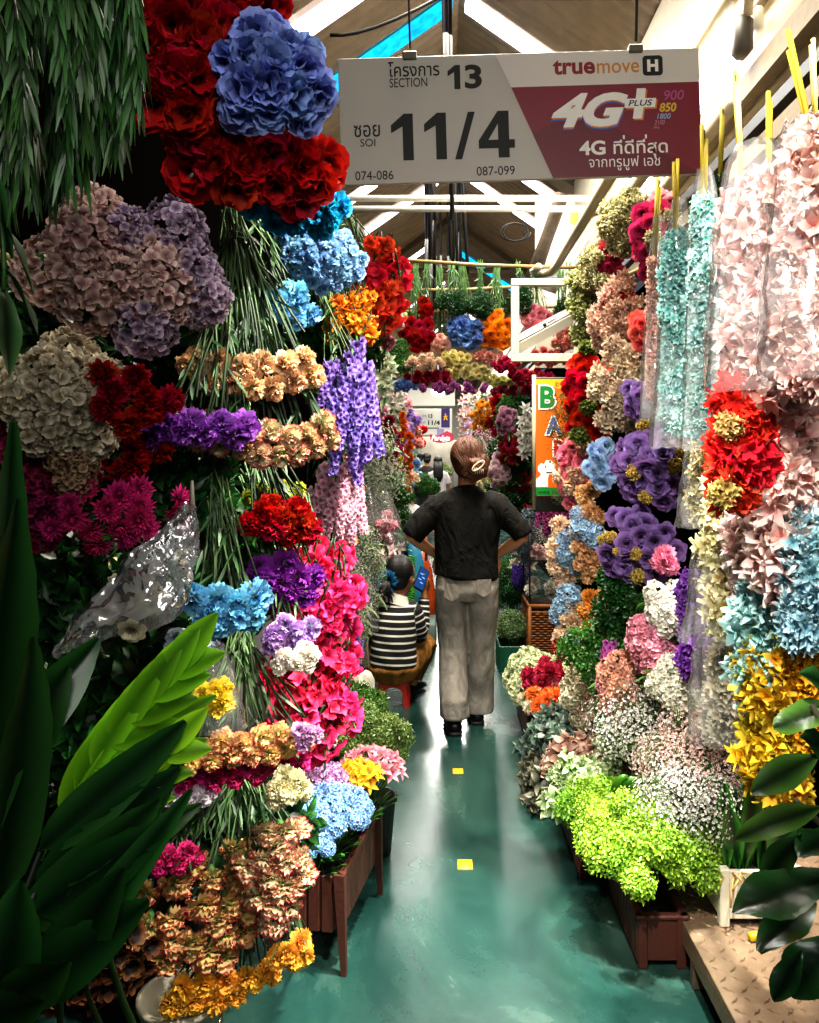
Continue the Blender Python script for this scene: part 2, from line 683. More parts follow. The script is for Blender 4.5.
# ================================================================== camera
cd = bpy.data.cameras.new('camera')
cd.sensor_fit = 'VERTICAL'
cd.sensor_height = 36.0
cd.lens = F * 36.0 / 1023.0
cd.shift_x = -(VX - 409.5) / 1023.0
cd.shift_y = -(511.5 - VY) / 1023.0
cd.clip_start = .05
cd.clip_end = 200
cam = bpy.data.objects.new('camera', cd)
cam.location = (0, 0, EYE)
cam.rotation_euler = (PI / 2, 0, 0)
COL.objects.link(cam)
SC.camera = cam

# ================================================================== the setting
def struct(name, mb, mats, smooth=False):
    o = mb.build(name, mats, None, smooth)
    o['kind'] = 'structure'
    return o


def floor_mat():
    m, nt, out = nt_new('green_floor_paint')
    L = nt.links.new
    tc = nt.nodes.new('ShaderNodeTexCoord')
    mp = nt.nodes.new('ShaderNodeMapping')
    mp.inputs['Scale'].default_value = (1.0, .55, 1)
    L(tc.outputs['Object'], mp.inputs[0])
    n1 = nt.nodes.new('ShaderNodeTexNoise')
    n1.inputs['Scale'].default_value = 2.2
    n1.inputs['Detail'].default_value = 8
    n1.inputs['Roughness'].default_value = .62
    n1.inputs['Distortion'].default_value = .6
    L(mp.outputs[0], n1.inputs['Vector'])
    cr = nt.nodes.new('ShaderNodeValToRGB')
    e = cr.color_ramp.elements
    e[0].position, e[0].color = .36, lin('15332f')
    e[1].position, e[1].color = .8, lin('5c7a6c')
    k = e.new(.56)
    k.color = lin('24463f')
    L(n1.outputs['Fac'], cr.inputs[0])
    n2 = nt.nodes.new('ShaderNodeTexNoise')
    n2.inputs['Scale'].default_value = 60
    n2.inputs['Detail'].default_value = 6
    L(tc.outputs['Object'], n2.inputs['Vector'])
    mx = nt.nodes.new('ShaderNodeMix')
    mx.data_type = 'RGBA'
    mx.blend_type = 'MULTIPLY'
    mx.inputs[0].default_value = .35
    L(cr.outputs[0], mx.inputs[6])
    L(n2.outputs['Color'], mx.inputs[7])
    p = nt.nodes.new('ShaderNodeBsdfPrincipled')
    L(mx.outputs[2], p.inputs['Base Color'])
    p.inputs['Specular IOR Level'].default_value = .45
    mr = nt.nodes.new('ShaderNodeMapRange')
    mr.inputs[1].default_value = .3
    mr.inputs[2].default_value = .75
    mr.inputs[3].default_value = .16
    mr.inputs[4].default_value = .34
    L(n1.outputs['Fac'], mr.inputs[0])
    L(mr.outputs[0], p.inputs['Roughness'])
    b = nt.nodes.new('ShaderNodeBump')
    b.inputs['Strength'].default_value = .25
    b.inputs['Distance'].default_value = .004
    n3 = nt.nodes.new('ShaderNodeTexNoise')
    n3.inputs['Scale'].default_value = 9
    n3.inputs['Detail'].default_value = 3
    L(tc.outputs['Object'], n3.inputs['Vector'])
    L(n3.outputs['Fac'], b.inputs['Height'])
    L(b.outputs[0], p.inputs['Normal'])
    L(p.outputs[0], out.inputs[0])
    return m


YMAX = 34.0
mb = MB()
mb.add([(-3, -1.5, 0), (3.5, -1.5, 0), (3.5, YMAX, 0), (-3, YMAX, 0)], [(0, 1, 2, 3)])
struct('floor', mb, floor_mat())

RX, RZ, SL = .15, 5.2, .7        # ridge x, ridge height, roof slope
def roof_z(x):
    return RZ - SL * abs(x - RX)

m_roof = simple('corrugated_roof', '8a7a62', .75, .2, .3, 6, .35)
mb = MB()
ys = np.arange(-1.4, YMAX, .022)
wav = np.cumsum(np.ones(len(ys))) * 2 * PI / 6
for x0, x1 in ((-2.2, RX), (RX, 2.2)):
    V = []
    for y, w in zip(ys, wav):
        dz = .018 * math.sin(w)
        V += [(x0, y, roof_z(x0) + dz), (x1, y, roof_z(x1) + dz)]
    mb.add(V, [(2 * i, 2 * i + 1, 2 * i + 3, 2 * i + 2) for i in range(len(ys) - 1)])
struct('ceiling', mb, m_roof, True)

# translucent roof sheets let into the slopes (daylight comes through them)
def sky_mat(name, col, st):
    m, nt, out = nt_new(name)
    e = nt.nodes.new('ShaderNodeEmission')
    tc = nt.nodes.new('ShaderNodeTexCoord')
    no = nt.nodes.new('ShaderNodeTexNoise')
    no.inputs['Scale'].default_value = 12
    cr = nt.nodes.new('ShaderNodeValToRGB')
    c = lin(col)
    cr.color_ramp.elements[0].color = tuple(x * .55 for x in c[:3]) + (1,)
    cr.color_ramp.elements[1].color = c
    cr.color_ramp.elements[0].position = .3
    cr.color_ramp.elements[1].position = .6
    nt.links.new(tc.outputs['Object'], no.inputs[0])
    nt.links.new(no.outputs['Fac'], cr.inputs[0])
    nt.links.new(cr.outputs[0], e.inputs['Color'])
    e.inputs['Strength'].default_value = st
    nt.links.new(e.outputs[0], out.inputs[0])
    return m

m_sky_w = sky_mat('white_roof_sheet', 'f2ecff', 6.0)
m_sky_b = sky_mat('blue_roof_sheet', '18b4f0', 1.6)
k = 1
for (y, wd, xa, xb, m) in [(5.75, .3, -1.3, -.05, m_sky_w), (6.75, .3, -.95, .1, m_sky_b), (6.75, .3, .2, .95, m_sky_w), (4.3, .3, .35, 1.2, m_sky_w),
                           (10.8, .3, -.95, -.02, m_sky_w), (9.4, .3, -1.5, -.7, m_sky_w), (10.6, .3, .35, 1.5, m_sky_w), (9.4, .3, .5, 1.25, m_sky_w), (13.7, .3, -1.1, -.25, m_sky_w),
                           (14.5, .35, .25, 1.3, m_sky_b), (17.5, .35, -.6, .1, m_sky_w), (19.5, .35, .25, .8, m_sky_w), (23, .4, -.6, .1, m_sky_w)]:
    mb = MB()
    V = []
    for i in range(9):
        yy = y - wd / 2 + wd * i / 8
        dz = -.035 + .012 * math.sin(i * 1.6)
        V += [(xa, yy, roof_z(xa) + dz), (xb, yy, roof_z(xb) + dz)]
    mb.add(V, [(2 * i, 2 * i + 1, 2 * i + 3, 2 * i + 2) for i in range(8)])
    struct('window_%d' % k, mb, m, True)
    k += 1

# walls: dark stall backs left, cream fascia and dark backs right
m_dark = simple('dark_stall_back', '050403', .95, 0, .2, 20, .3, spec=0.0)
m_cream = simple('cream_fascia', 'cfc3a6', .6, 0, .1, 8, .18)
mb = MB()
box(mb, (-1.15, 16, 1.75), (.1, 35, 3.5))
struct('wall_left', mb, m_dark)
mb = MB()
box(mb, (1.45, 16, 1.35), (.1, 35, 2.7))
struct('wall_right', mb, m_dark)
mb = MB()
box(mb, (1.4, 16, 3.55), (.1, 35, 1.5))
struct('wall_right_upper', mb, m_cream)
mb = MB()
box(mb, (0, YMAX, 2.6), (5, .1, 5.6))
struct('wall_back', mb, simple('far_wall_grey', 'b9b6ac', .8, 0, 0, 5, .3))
# ledges and rails running along the right-hand fascia
m_beam = simple('dusty_beam', '8d7f68', .65, 0, .2, 25, .3)
m_pipe = simple('cream_pipe', 'b5a888', .4, 0, .1, 30, .25)
m_black = simple('black_strip', '14120f', .5)
for i, (x, z, w, h, m) in enumerate([(1.3, 3.06, .06, .1, m_beam), (1.31, 2.88, .05, .05, m_black), (1.28, 2.74, .05, .07, m_beam), (1.33, 3.42, .04, .06, m_beam)]):
    mb = MB()
    box(mb, (x, 8, z), (w, 19, h))
    struct('trim_%d' % (i + 1), mb, m)
mb = MB()
tube(mb, [(1.2, 1.2, 3.4), (1.2, 17, 3.4)], .03, 10)
struct('trim_5', mb, m_pipe, True)

# roof trusses
m_wood = simple('old_timber', '6e6250', .8, 0, .3, 20, .3)
for i, y in enumerate((8.6, 12.8, 17.5)):
    mb = MB()
    for s in (-1, 1):
        a, b = Vector((RX, y, RZ - .12)), Vector((RX + s * 2.0, y, RZ - .12 - SL * 2.0))
        tube(mb, [a, a.lerp(b, .5), b], [(.05, .09)] * 3, 4, ref=(0, 1, 0))
    if i:
        tube(mb, [(-.75, y, 4.35), (1.05, y, 4.35)], .04, 6)
        tube(mb, [(-.75, y, 4.23), (1.05, y, 4.23)], .02, 6)
    struct('beam_%d' % (i + 1), mb, m_wood)

# white twin pipes across the aisle
m_white = simple('white_enamel', 'ddd8c8', .4, 0, 0, 20, .1)
for z, lab in ((3.5, 'white pipe crossing the aisle below the hanging sign, upper of the two'), (3.42, 'white pipe crossing the aisle below the hanging sign, lower of the two')):
    mb = MB()
    tube(mb, [(-1.1, 6.5, z), (1.35, 6.5, z)], .024, 10)
    tag(mb.build('ceiling_pipe', m_white), lab, 'pipe', 'white pipes across the aisle')

# cables and thin conduits dropping from the ridge
m_cable = simple('dark_cable', '17140f', .6)
for k in range(30):
    y = U(5.6, 13)
    x = RX + U(-.3, .1) * (y / 9)
    mb = MB()
    z1 = U(3.1, 3.7) if k % 3 else U(3.0, 3.3)
    tube(mb, [(x, y, RZ - .3), (x + U(-.02, .02), y, 4.2), (x + U(-.05, .05), y, z1)], U(.008, .022), 6)
    tag(mb.build('hanging_cable', m_cable), 'thin dark cable dropping from the roof ridge', 'cable', 'cables below the roof ridge')
mb = MB()
tube(mb, bez(at(330, 35, 4.2), at(370, 40, 4.2), at(470, -20, 4.2), 8), .009, 6)
tag(mb.build('hanging_wire', m_cable), 'slack wire looping up behind the top of the section sign', 'wire')
mb = MB()
pts = [at(515 + 16 * math.cos(a) * (1 - .03 * a), 232 + 9 * math.sin(a), 6.4) for a in np.linspace(0, 13, 40)]
tube(mb, pts, .006, 5)
tag(mb.build('hanging_wire_coil', m_cable), 'loose coil of dark wire beside the cream wall below the sign', 'wire')

# bark covered leaning post right of the aisle under the sign
mb = MB()
tube(mb, [at(562, 195, 6.6), at(548, 235, 6.6), at(530, 285, 6.6)], [.055, .05, .06], 10)
tag(mb.build('leaning_wooden_post', simple('bark', '4d4130', .9, 0, .8, 30, .5)), 'rough dark wooden post leaning under the hanging sign', 'post')
mb = MB()
tube(mb, [at(572, 225, 6.7), at(556, 262, 6.7), at(545, 290, 6.7)], [(.09, .02)] * 3, 4, ref=(1, 0, 0))  # leaning board, not hung from anything
tag(mb.build('leaning_board', m_white), 'pale board leaning behind the rough wooden post', 'board')
# cream wall panel behind the stall rails
mb = MB()
box(mb, (1.0, 7.4, 3.05), (.34, .05, 1.5))
struct('wall_partition', mb, m_cream)
mb = MB()
box(mb, at(574, 222, 7.36), (.07, .006, .3), bev=.002)
tag(mb.build('yellow_notice', simple('yellow_paper', 'cfc04a', .6)), 'narrow yellow notice stuck on the cream partition', 'notice')

# stall frame rails of the right-hand stall
m_rail = simple('cream_rail', 'b9ad93', .35, 0, .05, 30, .2)
def rail(name, pts, r, lab, grp=None):
    mb = MB()
    tube(mb, pts, r, 10)
    return tag(mb.build(name, m_rail), lab, 'rail', grp)
rail('hanging_stall_rail', [(.8, 3.4, 2.83), (.8, 5.8, 2.83), (.79, 6.0, 2.83), (.73, 6.08, 2.83), (.66, 6.0, 2.83), (.68, 5.85, 2.83)], .028, 'cream tube rail with a hooked end, nearest the aisle')
rail('hanging_stall_rail', [(1.0, 3.4, 2.9), (1.0, 6.1, 2.9)], .028, 'straight cream tube rail behind the hooked one')
rail('hanging_stall_rail', [(1.18, 3.4, 2.93), (1.18, 6.1, 2.93)], .028, 'straight cream tube rail closest to the fascia')
rail('hanging_cross_rail', [(.8, 4.6, 2.83), (1.2, 4.6, 2.93)], .022, 'short cream tube joining the stall rails')

# fluorescent tube on the fascia
t = thing('fluorescent_light', 'lit fluorescent tube with a grey rounded end cap on the cream fascia', 'lamp', (1.27, 4.5, 3.3))
mb = MB()
tube(mb, [(1.24, 3.5, 3.23), (1.24, 5.6, 3.23)], .05, 12)
mb.build('tube', simple('lit_tube', 'ffffff', .4, emit=9.0, ecol='f3f0ff'), t)
mb = MB()
box(mb, (1.23, 3.46, 3.22), (.07, .1, .16), bev=.02)
mb.build('end_cap', simple('grey_cap', '4a453e', .5), t)
mb = MB()
tube(mb, bez((1.24, 3.42, 3.29), (1.22, 3.3, 3.44), (1.0, 3.3, 3.5), 8), .02, 8)
mb.build('bracket', m_rail, t)
mb = MB()
box(mb, (1.3, 4.6, 3.3), (.04, 2.3, .1), bev=.01)
mb.build('batten', m_white, t)
t2 = thing('fluorescent_light', 'lit fluorescent tube further along the fascia behind the stall rails', 'lamp', (1.27, 6.3, 3.3))
mb = MB()
tube(mb, [(1.22, 5.3, 3.05), (1.22, 8.2, 3.05)], .05, 12)
mb.build('tube', bpy.data.materials['lit_tube'], t2)
mb = MB()
box(mb, (1.29, 6.7, 3.1), (.05, 3.0, .14), bev=.01)
mb.build('batten', m_white, t2)

# ================================================================== lettering helper
def letters(body, x0, x1, z0, z1, y, mat, parent, off=0.0, shear=0.0, name='lettering', thick=.0005, kern=1.0):
    """Flat lettering standing in the x-z plane (readable from -y), fitted to the box x0..x1, z0..z1 in the parent's own space."""
    cu = bpy.data.curves.new('lettering', 'FONT')
    cu.body = body
    cu.size = 1
    cu.offset = off
    cu.shear = shear
    cu.extrude = .01
    cu.space_character = kern
    cu.resolution_u = 4
    o = bpy.data.objects.new('tmp', cu)
    COL.objects.link(o)
    dg = bpy.context.evaluated_depsgraph_get()
    dg.update()
    me = bpy.data.meshes.new_from_object(o.evaluated_get(dg))
    bpy.data.objects.remove(o)
    v = np.empty(len(me.vertices) * 3)
    me.vertices.foreach_get('co', v)
    v = v.reshape(-1, 3)
    lo, hi = v.min(0), v.max(0)
    w = np.empty_like(v)
    w[:, 0] = x0 + (v[:, 0] - lo[0]) / (hi[0] - lo[0]) * (x1 - x0)
    w[:, 2] = z0 + (v[:, 1] - lo[1]) / (hi[1] - lo[1]) * (z1 - z0)
    w[:, 1] = y - (v[:, 2] - lo[2]) / max(1e-6, hi[2] - lo[2]) * thick
    me.vertices.foreach_set('co', w.reshape(-1))
    me.materials.clear()
    me.materials.append(mat)
    me.update()
    ob = bpy.data.objects.new(name, me)
    COL.objects.link(ob)
    ob.parent = parent
    return ob


def poly_part(name, polys, y, mat, parent, thick=.0005):
    mb = MB()
    for p in polys:
        prism(mb, p, y - thick, y)
    return mb.build(name, mat, parent, False, world=False)


# ================================================================== the section sign
YS = 3.02
u1 = YS / F
S = thing('hanging_section_sign', 'big white and dark red section sign hanging over the aisle', 'sign', at(338, 60, YS))
S.rotation_euler = (0, -math.radians(1.75), 0)
m_signw = simple('sign_white', 'bdb8ae', .45, 0, 0, 3, .06)
m_signw2 = simple('sign_white_header', 'd9d2ca', .45)
m_red = simple('sign_dark_red', '80142a', .45, 0, 0, 4, .15)
m_ink = simple('sign_black', '17150f', .6)
W_, H_ = 360, 126
def UV(*p):
    return [(a * u1, -b * u1) for a, b in p]
def SL_(body, a0, a1, b0, b1, mat, off=0.0, shear=0.0, y=-.0106, kern=1.0):
    return letters(body, a0 * u1, a1 * u1, -b1 * u1, -b0 * u1, y, mat, S, off, shear, kern=kern)
mb = MB()
box(mb, (W_ / 2 * u1, 0, -H_ / 2 * u1), (W_ * u1, .02, H_ * u1), bev=.002)
mb.build('board', m_signw, S, False, world=False)
poly_part('header_panel', [UV((157, 0.5), (172, 34), (359.5, 34), (359.5, .5))], -.0105, m_signw2, S)
poly_part('red_panel', [UV((172, 34), (211, 125.5), (359.5, 125.5), (359.5, 34))], -.0105, m_red, S)
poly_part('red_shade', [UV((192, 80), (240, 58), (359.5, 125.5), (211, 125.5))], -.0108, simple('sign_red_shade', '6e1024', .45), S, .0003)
SL_('โครงการ', 50, 101, 5, 20, m_ink, .008)
SL_('SECTION', 51, 88.5, 21.5, 30.5, m_ink, 0)
SL_('3', 126, 143, 10, 34, m_ink, .03)
poly_part('lettering', [UV((109, 16), (116.5, 10), (121.5, 10), (121.5, 34), (115.5, 34), (115.5, 17), (109, 21))], -.0105, m_ink, S)
SL_('ซอย', 14, 40, 67, 79, m_ink, .006)
SL_('SOI', 20, 35, 81, 88.5, m_ink, 0)
one = lambda a: UV((a, 68), (a + 13, 57), (a + 22, 57), (a + 22, 103.5), (a + 11.5, 103.5), (a + 11.5, 69.5), (a, 76))
poly_part('lettering', [one(51)], -.0105, m_ink, S)
poly_part('lettering', [one(84)], -.0105, m_ink, S)
poly_part('lettering', [UV((114, 104), (128, 57), (135, 57), (121, 104))], -.0105, m_ink, S)
poly_part('lettering', [UV((157.5, 57), (168.5, 57), (168.5, 85.6), (174, 85.6), (174, 94), (168.5, 94), (168.5, 103.5), (157.5, 103.5), (157.5, 94), (138, 94), (138, 85.6), (157.5, 85.6))], -.0105, m_ink, S)
poly_part('lettering', [UV((138, 86), (157.6, 57), (157.6, 69.5), (147.5, 86))], -.0104, m_ink, S)
SL_('074-086', 14, 52, 113, 122, m_ink, 0)
SL_('087-099', 135, 173, 112, 121, m_ink, 0)
SL_('true', 214, 256, 8, 23, simple('brand_red', '8a1a20', .5), .03)
SL_('move', 258, 300, 12.5, 23, simple('brand_orange', 'cc8526', .5), .008)
hb = []
for cx_, cy_, a0 in ((320, 10, 0), (307, 10, 90), (307, 23, 180), (320, 23, 270)):
    for q in range(5):
        a = math.radians(a0 + q * 22.5)
        hb.append((cx_ + 3.5 * math.cos(a), cy_ - 3.5 * math.sin(a)))
poly_part('badge', [UV(*hb)], -.0108, m_ink, S)
m_lw = simple('letter_white', 'f2efe8', .5)
SL_('H', 308, 319, 10.5, 22.5, m_lw, .05, y=-.0113)
m_glow_o = simple('letter_orange', 'e08a3a', .5)
m_glow_b = simple('letter_blue', '3a6ac0', .5)
SL_('4G', 210, 289, 45, 79, m_glow_b, .04, .35, y=-.0112)
SL_('4G', 211.5, 288, 43.5, 77.5, m_glow_o, .04, .35, y=-.0117)
SL_('4G', 211, 288, 42, 76, m_lw, .045, .35, y=-.0122)
plus = lambda o: UV((297 + o, 39 + o), (306 + o, 39 + o), (304.5 + o, 49 + o), (316 + o, 49 + o), (314.5 + o, 58 + o), (303 + o, 58 + o), (301 + o, 69 + o), (292 + o, 69 + o), (293.7 + o, 58 + o), (284 + o, 58 + o), (285.5 + o, 49 + o), (295.5 + o, 49 + o))
poly_part('plus_shadow', [plus(1.5)], -.0112, m_glow_o, S)
poly_part('plus_mark', [plus(0)], -.0122, m_lw, S)
SL_('PLUS', 288, 312, 50.5, 56.5, m_ink, 0.01, .25, y=-.0127)
SL_('900', 324, 344, 41.5, 51.5, simple('letter_mauve', 'b0508a', .5), .01, .2)
SL_('850', 319, 336, 54, 63, simple('letter_yellow', 'e0b83a', .5), .03, .2)
SL_('1800', 316.5, 330, 64.5, 70, simple('letter_pale_blue', '9ab8d8', .5), .01, .2)
SL_('2100', 313.5, 324, 71, 75.5, simple('letter_pink', 'c98a9a', .5), 0, .2)
SL_('MHz', 312.5, 318.5, 77, 79.5, bpy.data.materials['letter_pink'], 0, .2)
SL_('4G', 238, 264, 89.5, 104, m_lw, .03, y=-.0112)
SL_('ทีดีทีสุด', 272, 326, 89.5, 108, m_lw, .012, y=-.0112)
for a in (281.5, 303.5):
    poly_part('lettering', [UV((a, 85), (a + 2.2, 85), (a + 2.0, 89), (a + .3, 89))], -.0112, m_lw, S, .0005)
SL_('จากทรูมูฟ เอช', 247, 318, 105.5, 120, m_lw, .001, y=-.0112)
for a, b in ((72, 3), (297, 3)):
    mb = MB()
    box(mb, (a * u1, -.004, -b * u1 + .012), (.05, .034, .03), bev=.004)
    cl = mb.build('clip', simple('grey_clip', '6f6a60', .4, .6), S, False, world=False)
w0 = S.location
mb = MB()
p = at(410, 54, YS)
tube(mb, [(p.x, p.y, p.z + .02), (p.x - .06, p.y + .05, roof_z(p.x) - .02)], .004, 5)
tag(mb.build('hanging_sign_wire', m_cable), 'thin wire holding the left clip of the section sign', 'wire')
mb = MB()
p = at(636, 47, YS)
tube(mb, [(p.x, p.y, p.z + .02), (p.x + .05, p.y + .06, roof_z(p.x) - .02)], .006, 5)
tag(mb.build('hanging_sign_wire', m_cable), 'twisted wire holding the right clip of the section sign', 'wire')

# ================================================================== floor markers
m_tape = simple('yellow_tape', 'dca010', .5, 0, 0, 40, .15)
for (px, py, w, d, lab) in [(458, 771.5, .05, .05, 'small yellow square marker on the green floor, farther one'), (465, 865, .055, .055, 'small yellow square marker on the green floor, nearer one')]:
    Y = F * EYE / (py - VY)
    p = at(px, py, Y)
    mb = MB()
    box(mb, (p.x, p.y, .0015), (w, d + .02, .003), bev=.0005)
    tag(mb.build('floor_marker', m_tape), lab, 'marker', 'yellow floor markers')

# ================================================================== light
def area(name, loc, rot, size, power, col=(1, 1, 1), sy=None, spread=180):
    l = bpy.data.lights.new(name, 'AREA')
    l.energy = power
    l.color = col
    l.size = size
    if sy:
        l.shape = 'RECTANGLE'
        l.size_y = sy
    l.spread = math.radians(spread)
    o = bpy.data.objects.new(name, l)
    o.location = loc
    o.rotation_euler = rot
    COL.objects.link(o)
    return o


def spot(name, loc, target, power, size, blend=.3, rad=.05, col=(1, 1, 1)):
    l = bpy.data.lights.new(name, 'SPOT')
    l.energy = power
    l.spot_size = math.radians(size)
    l.spot_blend = blend
    l.shadow_soft_size = rad
    l.color = col
    o = bpy.data.objects.new(name, l)
    o.location = loc
    d = Vector(target) - Vector(loc)
    o.rotation_mode = 'QUATERNION'
    o.rotation_quaternion = d.to_track_quat('-Z', 'Y')
    COL.objects.link(o)
    return o


WARM = (1, .91, .76)
COOL = (1, .97, .9)
area('skylight_near', (.35, 3.9, 4.4), (0, 0, 0), 1.2, 150, WARM, 2.0, 110)
area('skylight_middle', (.25, 6.3, 4.4), (0, 0, 0), 1.0, 130, COOL, 2.0)
area('skylight_far', (.2, 11, 4.2), (0, 0, 0), 1.2, 210, COOL, 3.0)
area('skylight_end', (.2, 18, 4.0), (0, 0, 0), 1.5, 460, COOL, 6.0)
area('skylight_deep', (.2, 27, 4.0), (0, 0, 0), 1.5, 600, COOL, 6.0)
def aim(o, target):
    o.rotation_mode = 'QUATERNION'
    o.rotation_quaternion = (Vector(target) - o.location).to_track_quat('-Z', 'Y')
# soft fill lamp added behind and above the camera
aim(area('camera_fill', (.55, -1.2, 3.0), (0, 0, 0), 1.4, 20, (1, .97, .92), 1.4, 110), (.35, 3.4, 1.0))
# daylight slanting in over the right-hand stall front, and one added low fill
spot('sun_patch', (1.15, 2.0, 3.6), (.72, 2.75, .3), 1100, 26, .5, .03, (1, .95, .85))
spot('sun_patch_garlands', (-.1, .35, 3.1), (.9, 2.4, 1.4), 480, 44, .6, .05, (1, .95, .86))
spot('sun_patch_bouquets', (1.05, 1.5, 3.3), (-.5, 2.2, 1.25), 900, 34, .8, .06, (1, .95, .86))
spot('bouquet_fill_low', (.75, .7, 2.5), (-.42, 2.1, .45), 330, 24, .8, .06, (1, .95, .86))  # added fill to brighten the low carnations
spot('sun_patch_floor', (.55, 2.1, 4.2), (.1, 2.3, 0), 1500, 26, .9, .06, (.97, 1, .95))
w = bpy.data.worlds.new('world')
w.use_nodes = True
w.node_tree.nodes['Background'].inputs[0].default_value = (.55, .6, .7, 1)
w.node_tree.nodes['Background'].inputs[1].default_value = .12
SC.world = w
SC.view_settings.view_transform = 'Standard'
try:
    SC.view_settings.look = 'Medium High Contrast'
except Exception:
    pass
SC.view_settings.exposure = .28
SC.cycles.max_bounces = 8
SC.cycles.transparent_max_bounces = 16
SC.cycles.sample_clamp_indirect = 6
SC.cycles.use_denoising = True
# ================================================================== people
m_skin = simple('skin', 'c98f6a', .5, 0, .05, 60, .06, spec=.35)
m_skin2 = simple('skin_tan', 'a5714c', .5, 0, .05, 60, .06, spec=.35)


def hair_mat(name, col, col2):
    m, nt, out = nt_new(name)
    L = nt.links.new
    tc = nt.nodes.new('ShaderNodeTexCoord')
    wv = nt.nodes.new('ShaderNodeTexWave')
    wv.inputs['Scale'].default_value = 55
    wv.inputs['Distortion'].default_value = 5
    wv.inputs['Detail'].default_value = 4
    L(tc.outputs['Object'], wv.inputs[0])
    cr = nt.nodes.new('ShaderNodeValToRGB')
    cr.color_ramp.elements[0].color = lin(col)
    cr.color_ramp.elements[1].color = lin(col2)
    cr.color_ramp.elements[0].position = .25
    cr.color_ramp.elements[1].position = 1.0
    L(wv.outputs['Fac'], cr.inputs[0])
    p = nt.nodes.new('ShaderNodeBsdfPrincipled')
    p.inputs['Roughness'].default_value = .5
    L(cr.outputs[0], p.inputs['Base Color'])
    b = nt.nodes.new('ShaderNodeBump')
    b.inputs['Strength'].default_value = .35
    b.inputs['Distance'].default_value = .006
    L(wv.outputs['Fac'], b.inputs['Height'])
    L(b.outputs[0], p.inputs['Normal'])
    L(p.outputs[0], out.inputs[0])
    return m


def cloth_mat(name, col, col2, scale=9, bump=.5, weave=300):
    m, nt, out = nt_new(name)
    L = nt.links.new
    tc = nt.nodes.new('ShaderNodeTexCoord')
    mp = nt.nodes.new('ShaderNodeMapping')
    mp.inputs['Scale'].default_value = (1, 1, .45)
    L(tc.outputs['Object'], mp.inputs[0])
    n = nt.nodes.new('ShaderNodeTexNoise')
    n.inputs['Scale'].default_value = scale
    n.inputs['Detail'].default_value = 4
    n.inputs['Distortion'].default_value = 1.2
    L(mp.outputs[0], n.inputs['Vector'])
    n2 = nt.nodes.new('ShaderNodeTexNoise')
    n2.inputs['Scale'].default_value = weave
    L(tc.outputs['Object'], n2.inputs['Vector'])
    cr = nt.nodes.new('ShaderNodeValToRGB')
    cr.color_ramp.elements[0].position = .3
    cr.color_ramp.elements[1].position = .7
    cr.color_ramp.elements[0].color = lin(col)
    cr.color_ramp.elements[1].color = lin(col2)
    L(n.outputs['Fac'], cr.inputs[0])
    p = nt.nodes.new('ShaderNodeBsdfPrincipled')
    p.inputs['Roughness'].default_value = .85
    p.inputs['Specular IOR Level'].default_value = .2
    mx = nt.nodes.new('ShaderNodeMix')
    mx.data_type = 'RGBA'
    mx.blend_type = 'MULTIPLY'
    mx.inputs[0].default_value = .3
    L(cr.outputs[0], mx.inputs[6])
    L(n2.outputs['Color'], mx.inputs[7])
    L(mx.outputs[2], p.inputs['Base Color'])
    b = nt.nodes.new('ShaderNodeBump')
    b.inputs['Strength'].default_value = bump
    b.inputs['Distance'].default_value = .05
    L(n.outputs['Fac'], b.inputs['Height'])
    L(b.outputs[0], p.inputs['Normal'])
    L(p.outputs[0], out.inputs[0])
    return m


def stripe_mat(name, ca, cb, freq, duty):
    """Horizontal stripes measured along the height of the garment."""
    m, nt, out = nt_new(name)
    L = nt.links.new
    a = nt.nodes.new('ShaderNodeAttribute')
    a.attribute_name = 'stripe'
    ml = nt.nodes.new('ShaderNodeMath')
    ml.operation = 'MULTIPLY'
    ml.inputs[1].default_value = freq
    fr = nt.nodes.new('ShaderNodeMath')
    fr.operation = 'FRACT'
    gt = nt.nodes.new('ShaderNodeMath')
    gt.operation = 'LESS_THAN'
    gt.inputs[1].default_value = duty
    L(a.outputs['Fac'], ml.inputs[0])
    L(ml.outputs[0], fr.inputs[0])
    L(fr.outputs[0], gt.inputs[0])
    mx = nt.nodes.new('ShaderNodeMix')
    mx.data_type = 'RGBA'
    mx.inputs[6].default_value = lin(ca)
    mx.inputs[7].default_value = lin(cb)
    L(gt.outputs[0], mx.inputs[0])
    p = nt.nodes.new('ShaderNodeBsdfPrincipled')
    p.inputs['Roughness'].default_value = .85
    L(mx.outputs[2], p.inputs['Base Color'])
    L(p.outputs[0], out.inputs[0])
    return m


def head_shape(mb, c, s, fwd, up=Vector((0, 0, 1)), ears=True):
    """Skull, jaw, nose, brow, lips and ears. c: head centre, s: head height, fwd: way the face looks."""
    f = Vector(fwd).normalized()
    r = f.cross(up).normalized()
    u_ = r.cross(f).normalized()
    M = np.array([r, f, u_]).T
    def bl(o, rr):
        m2 = MB()
        ball(m2, (0, 0, 0), rr, 0, 10, 14)
        mb.add(m2.v[0] @ M.T + np.array(c + r * o[0] + f * o[1] + u_ * o[2]), m2.f)
    bl((0, -.06 * s, .1 * s), (.335 * s, .40 * s, .39 * s))
    bl((0, .1 * s, -.16 * s), (.27 * s, .27 * s, .33 * s))
    bl((0, .25 * s, -.38 * s), (.12 * s, .11 * s, .09 * s))
    bl((0, .36 * s, -.1 * s), (.05 * s, .08 * s, .09 * s))
    bl((0, .33 * s, -.25 * s), (.1 * s, .05 * s, .03 * s))
    bl((0, .3 * s, .05 * s), (.2 * s, .06 * s, .03 * s))
    for q in (-1, 1):
        bl((q * .17 * s, .2 * s, -.12 * s), (.1 * s, .12 * s, .1 * s))
        if ears:
            bl((q * .335 * s, -.02 * s, -.06 * s), (.035 * s, .08 * s, .12 * s))


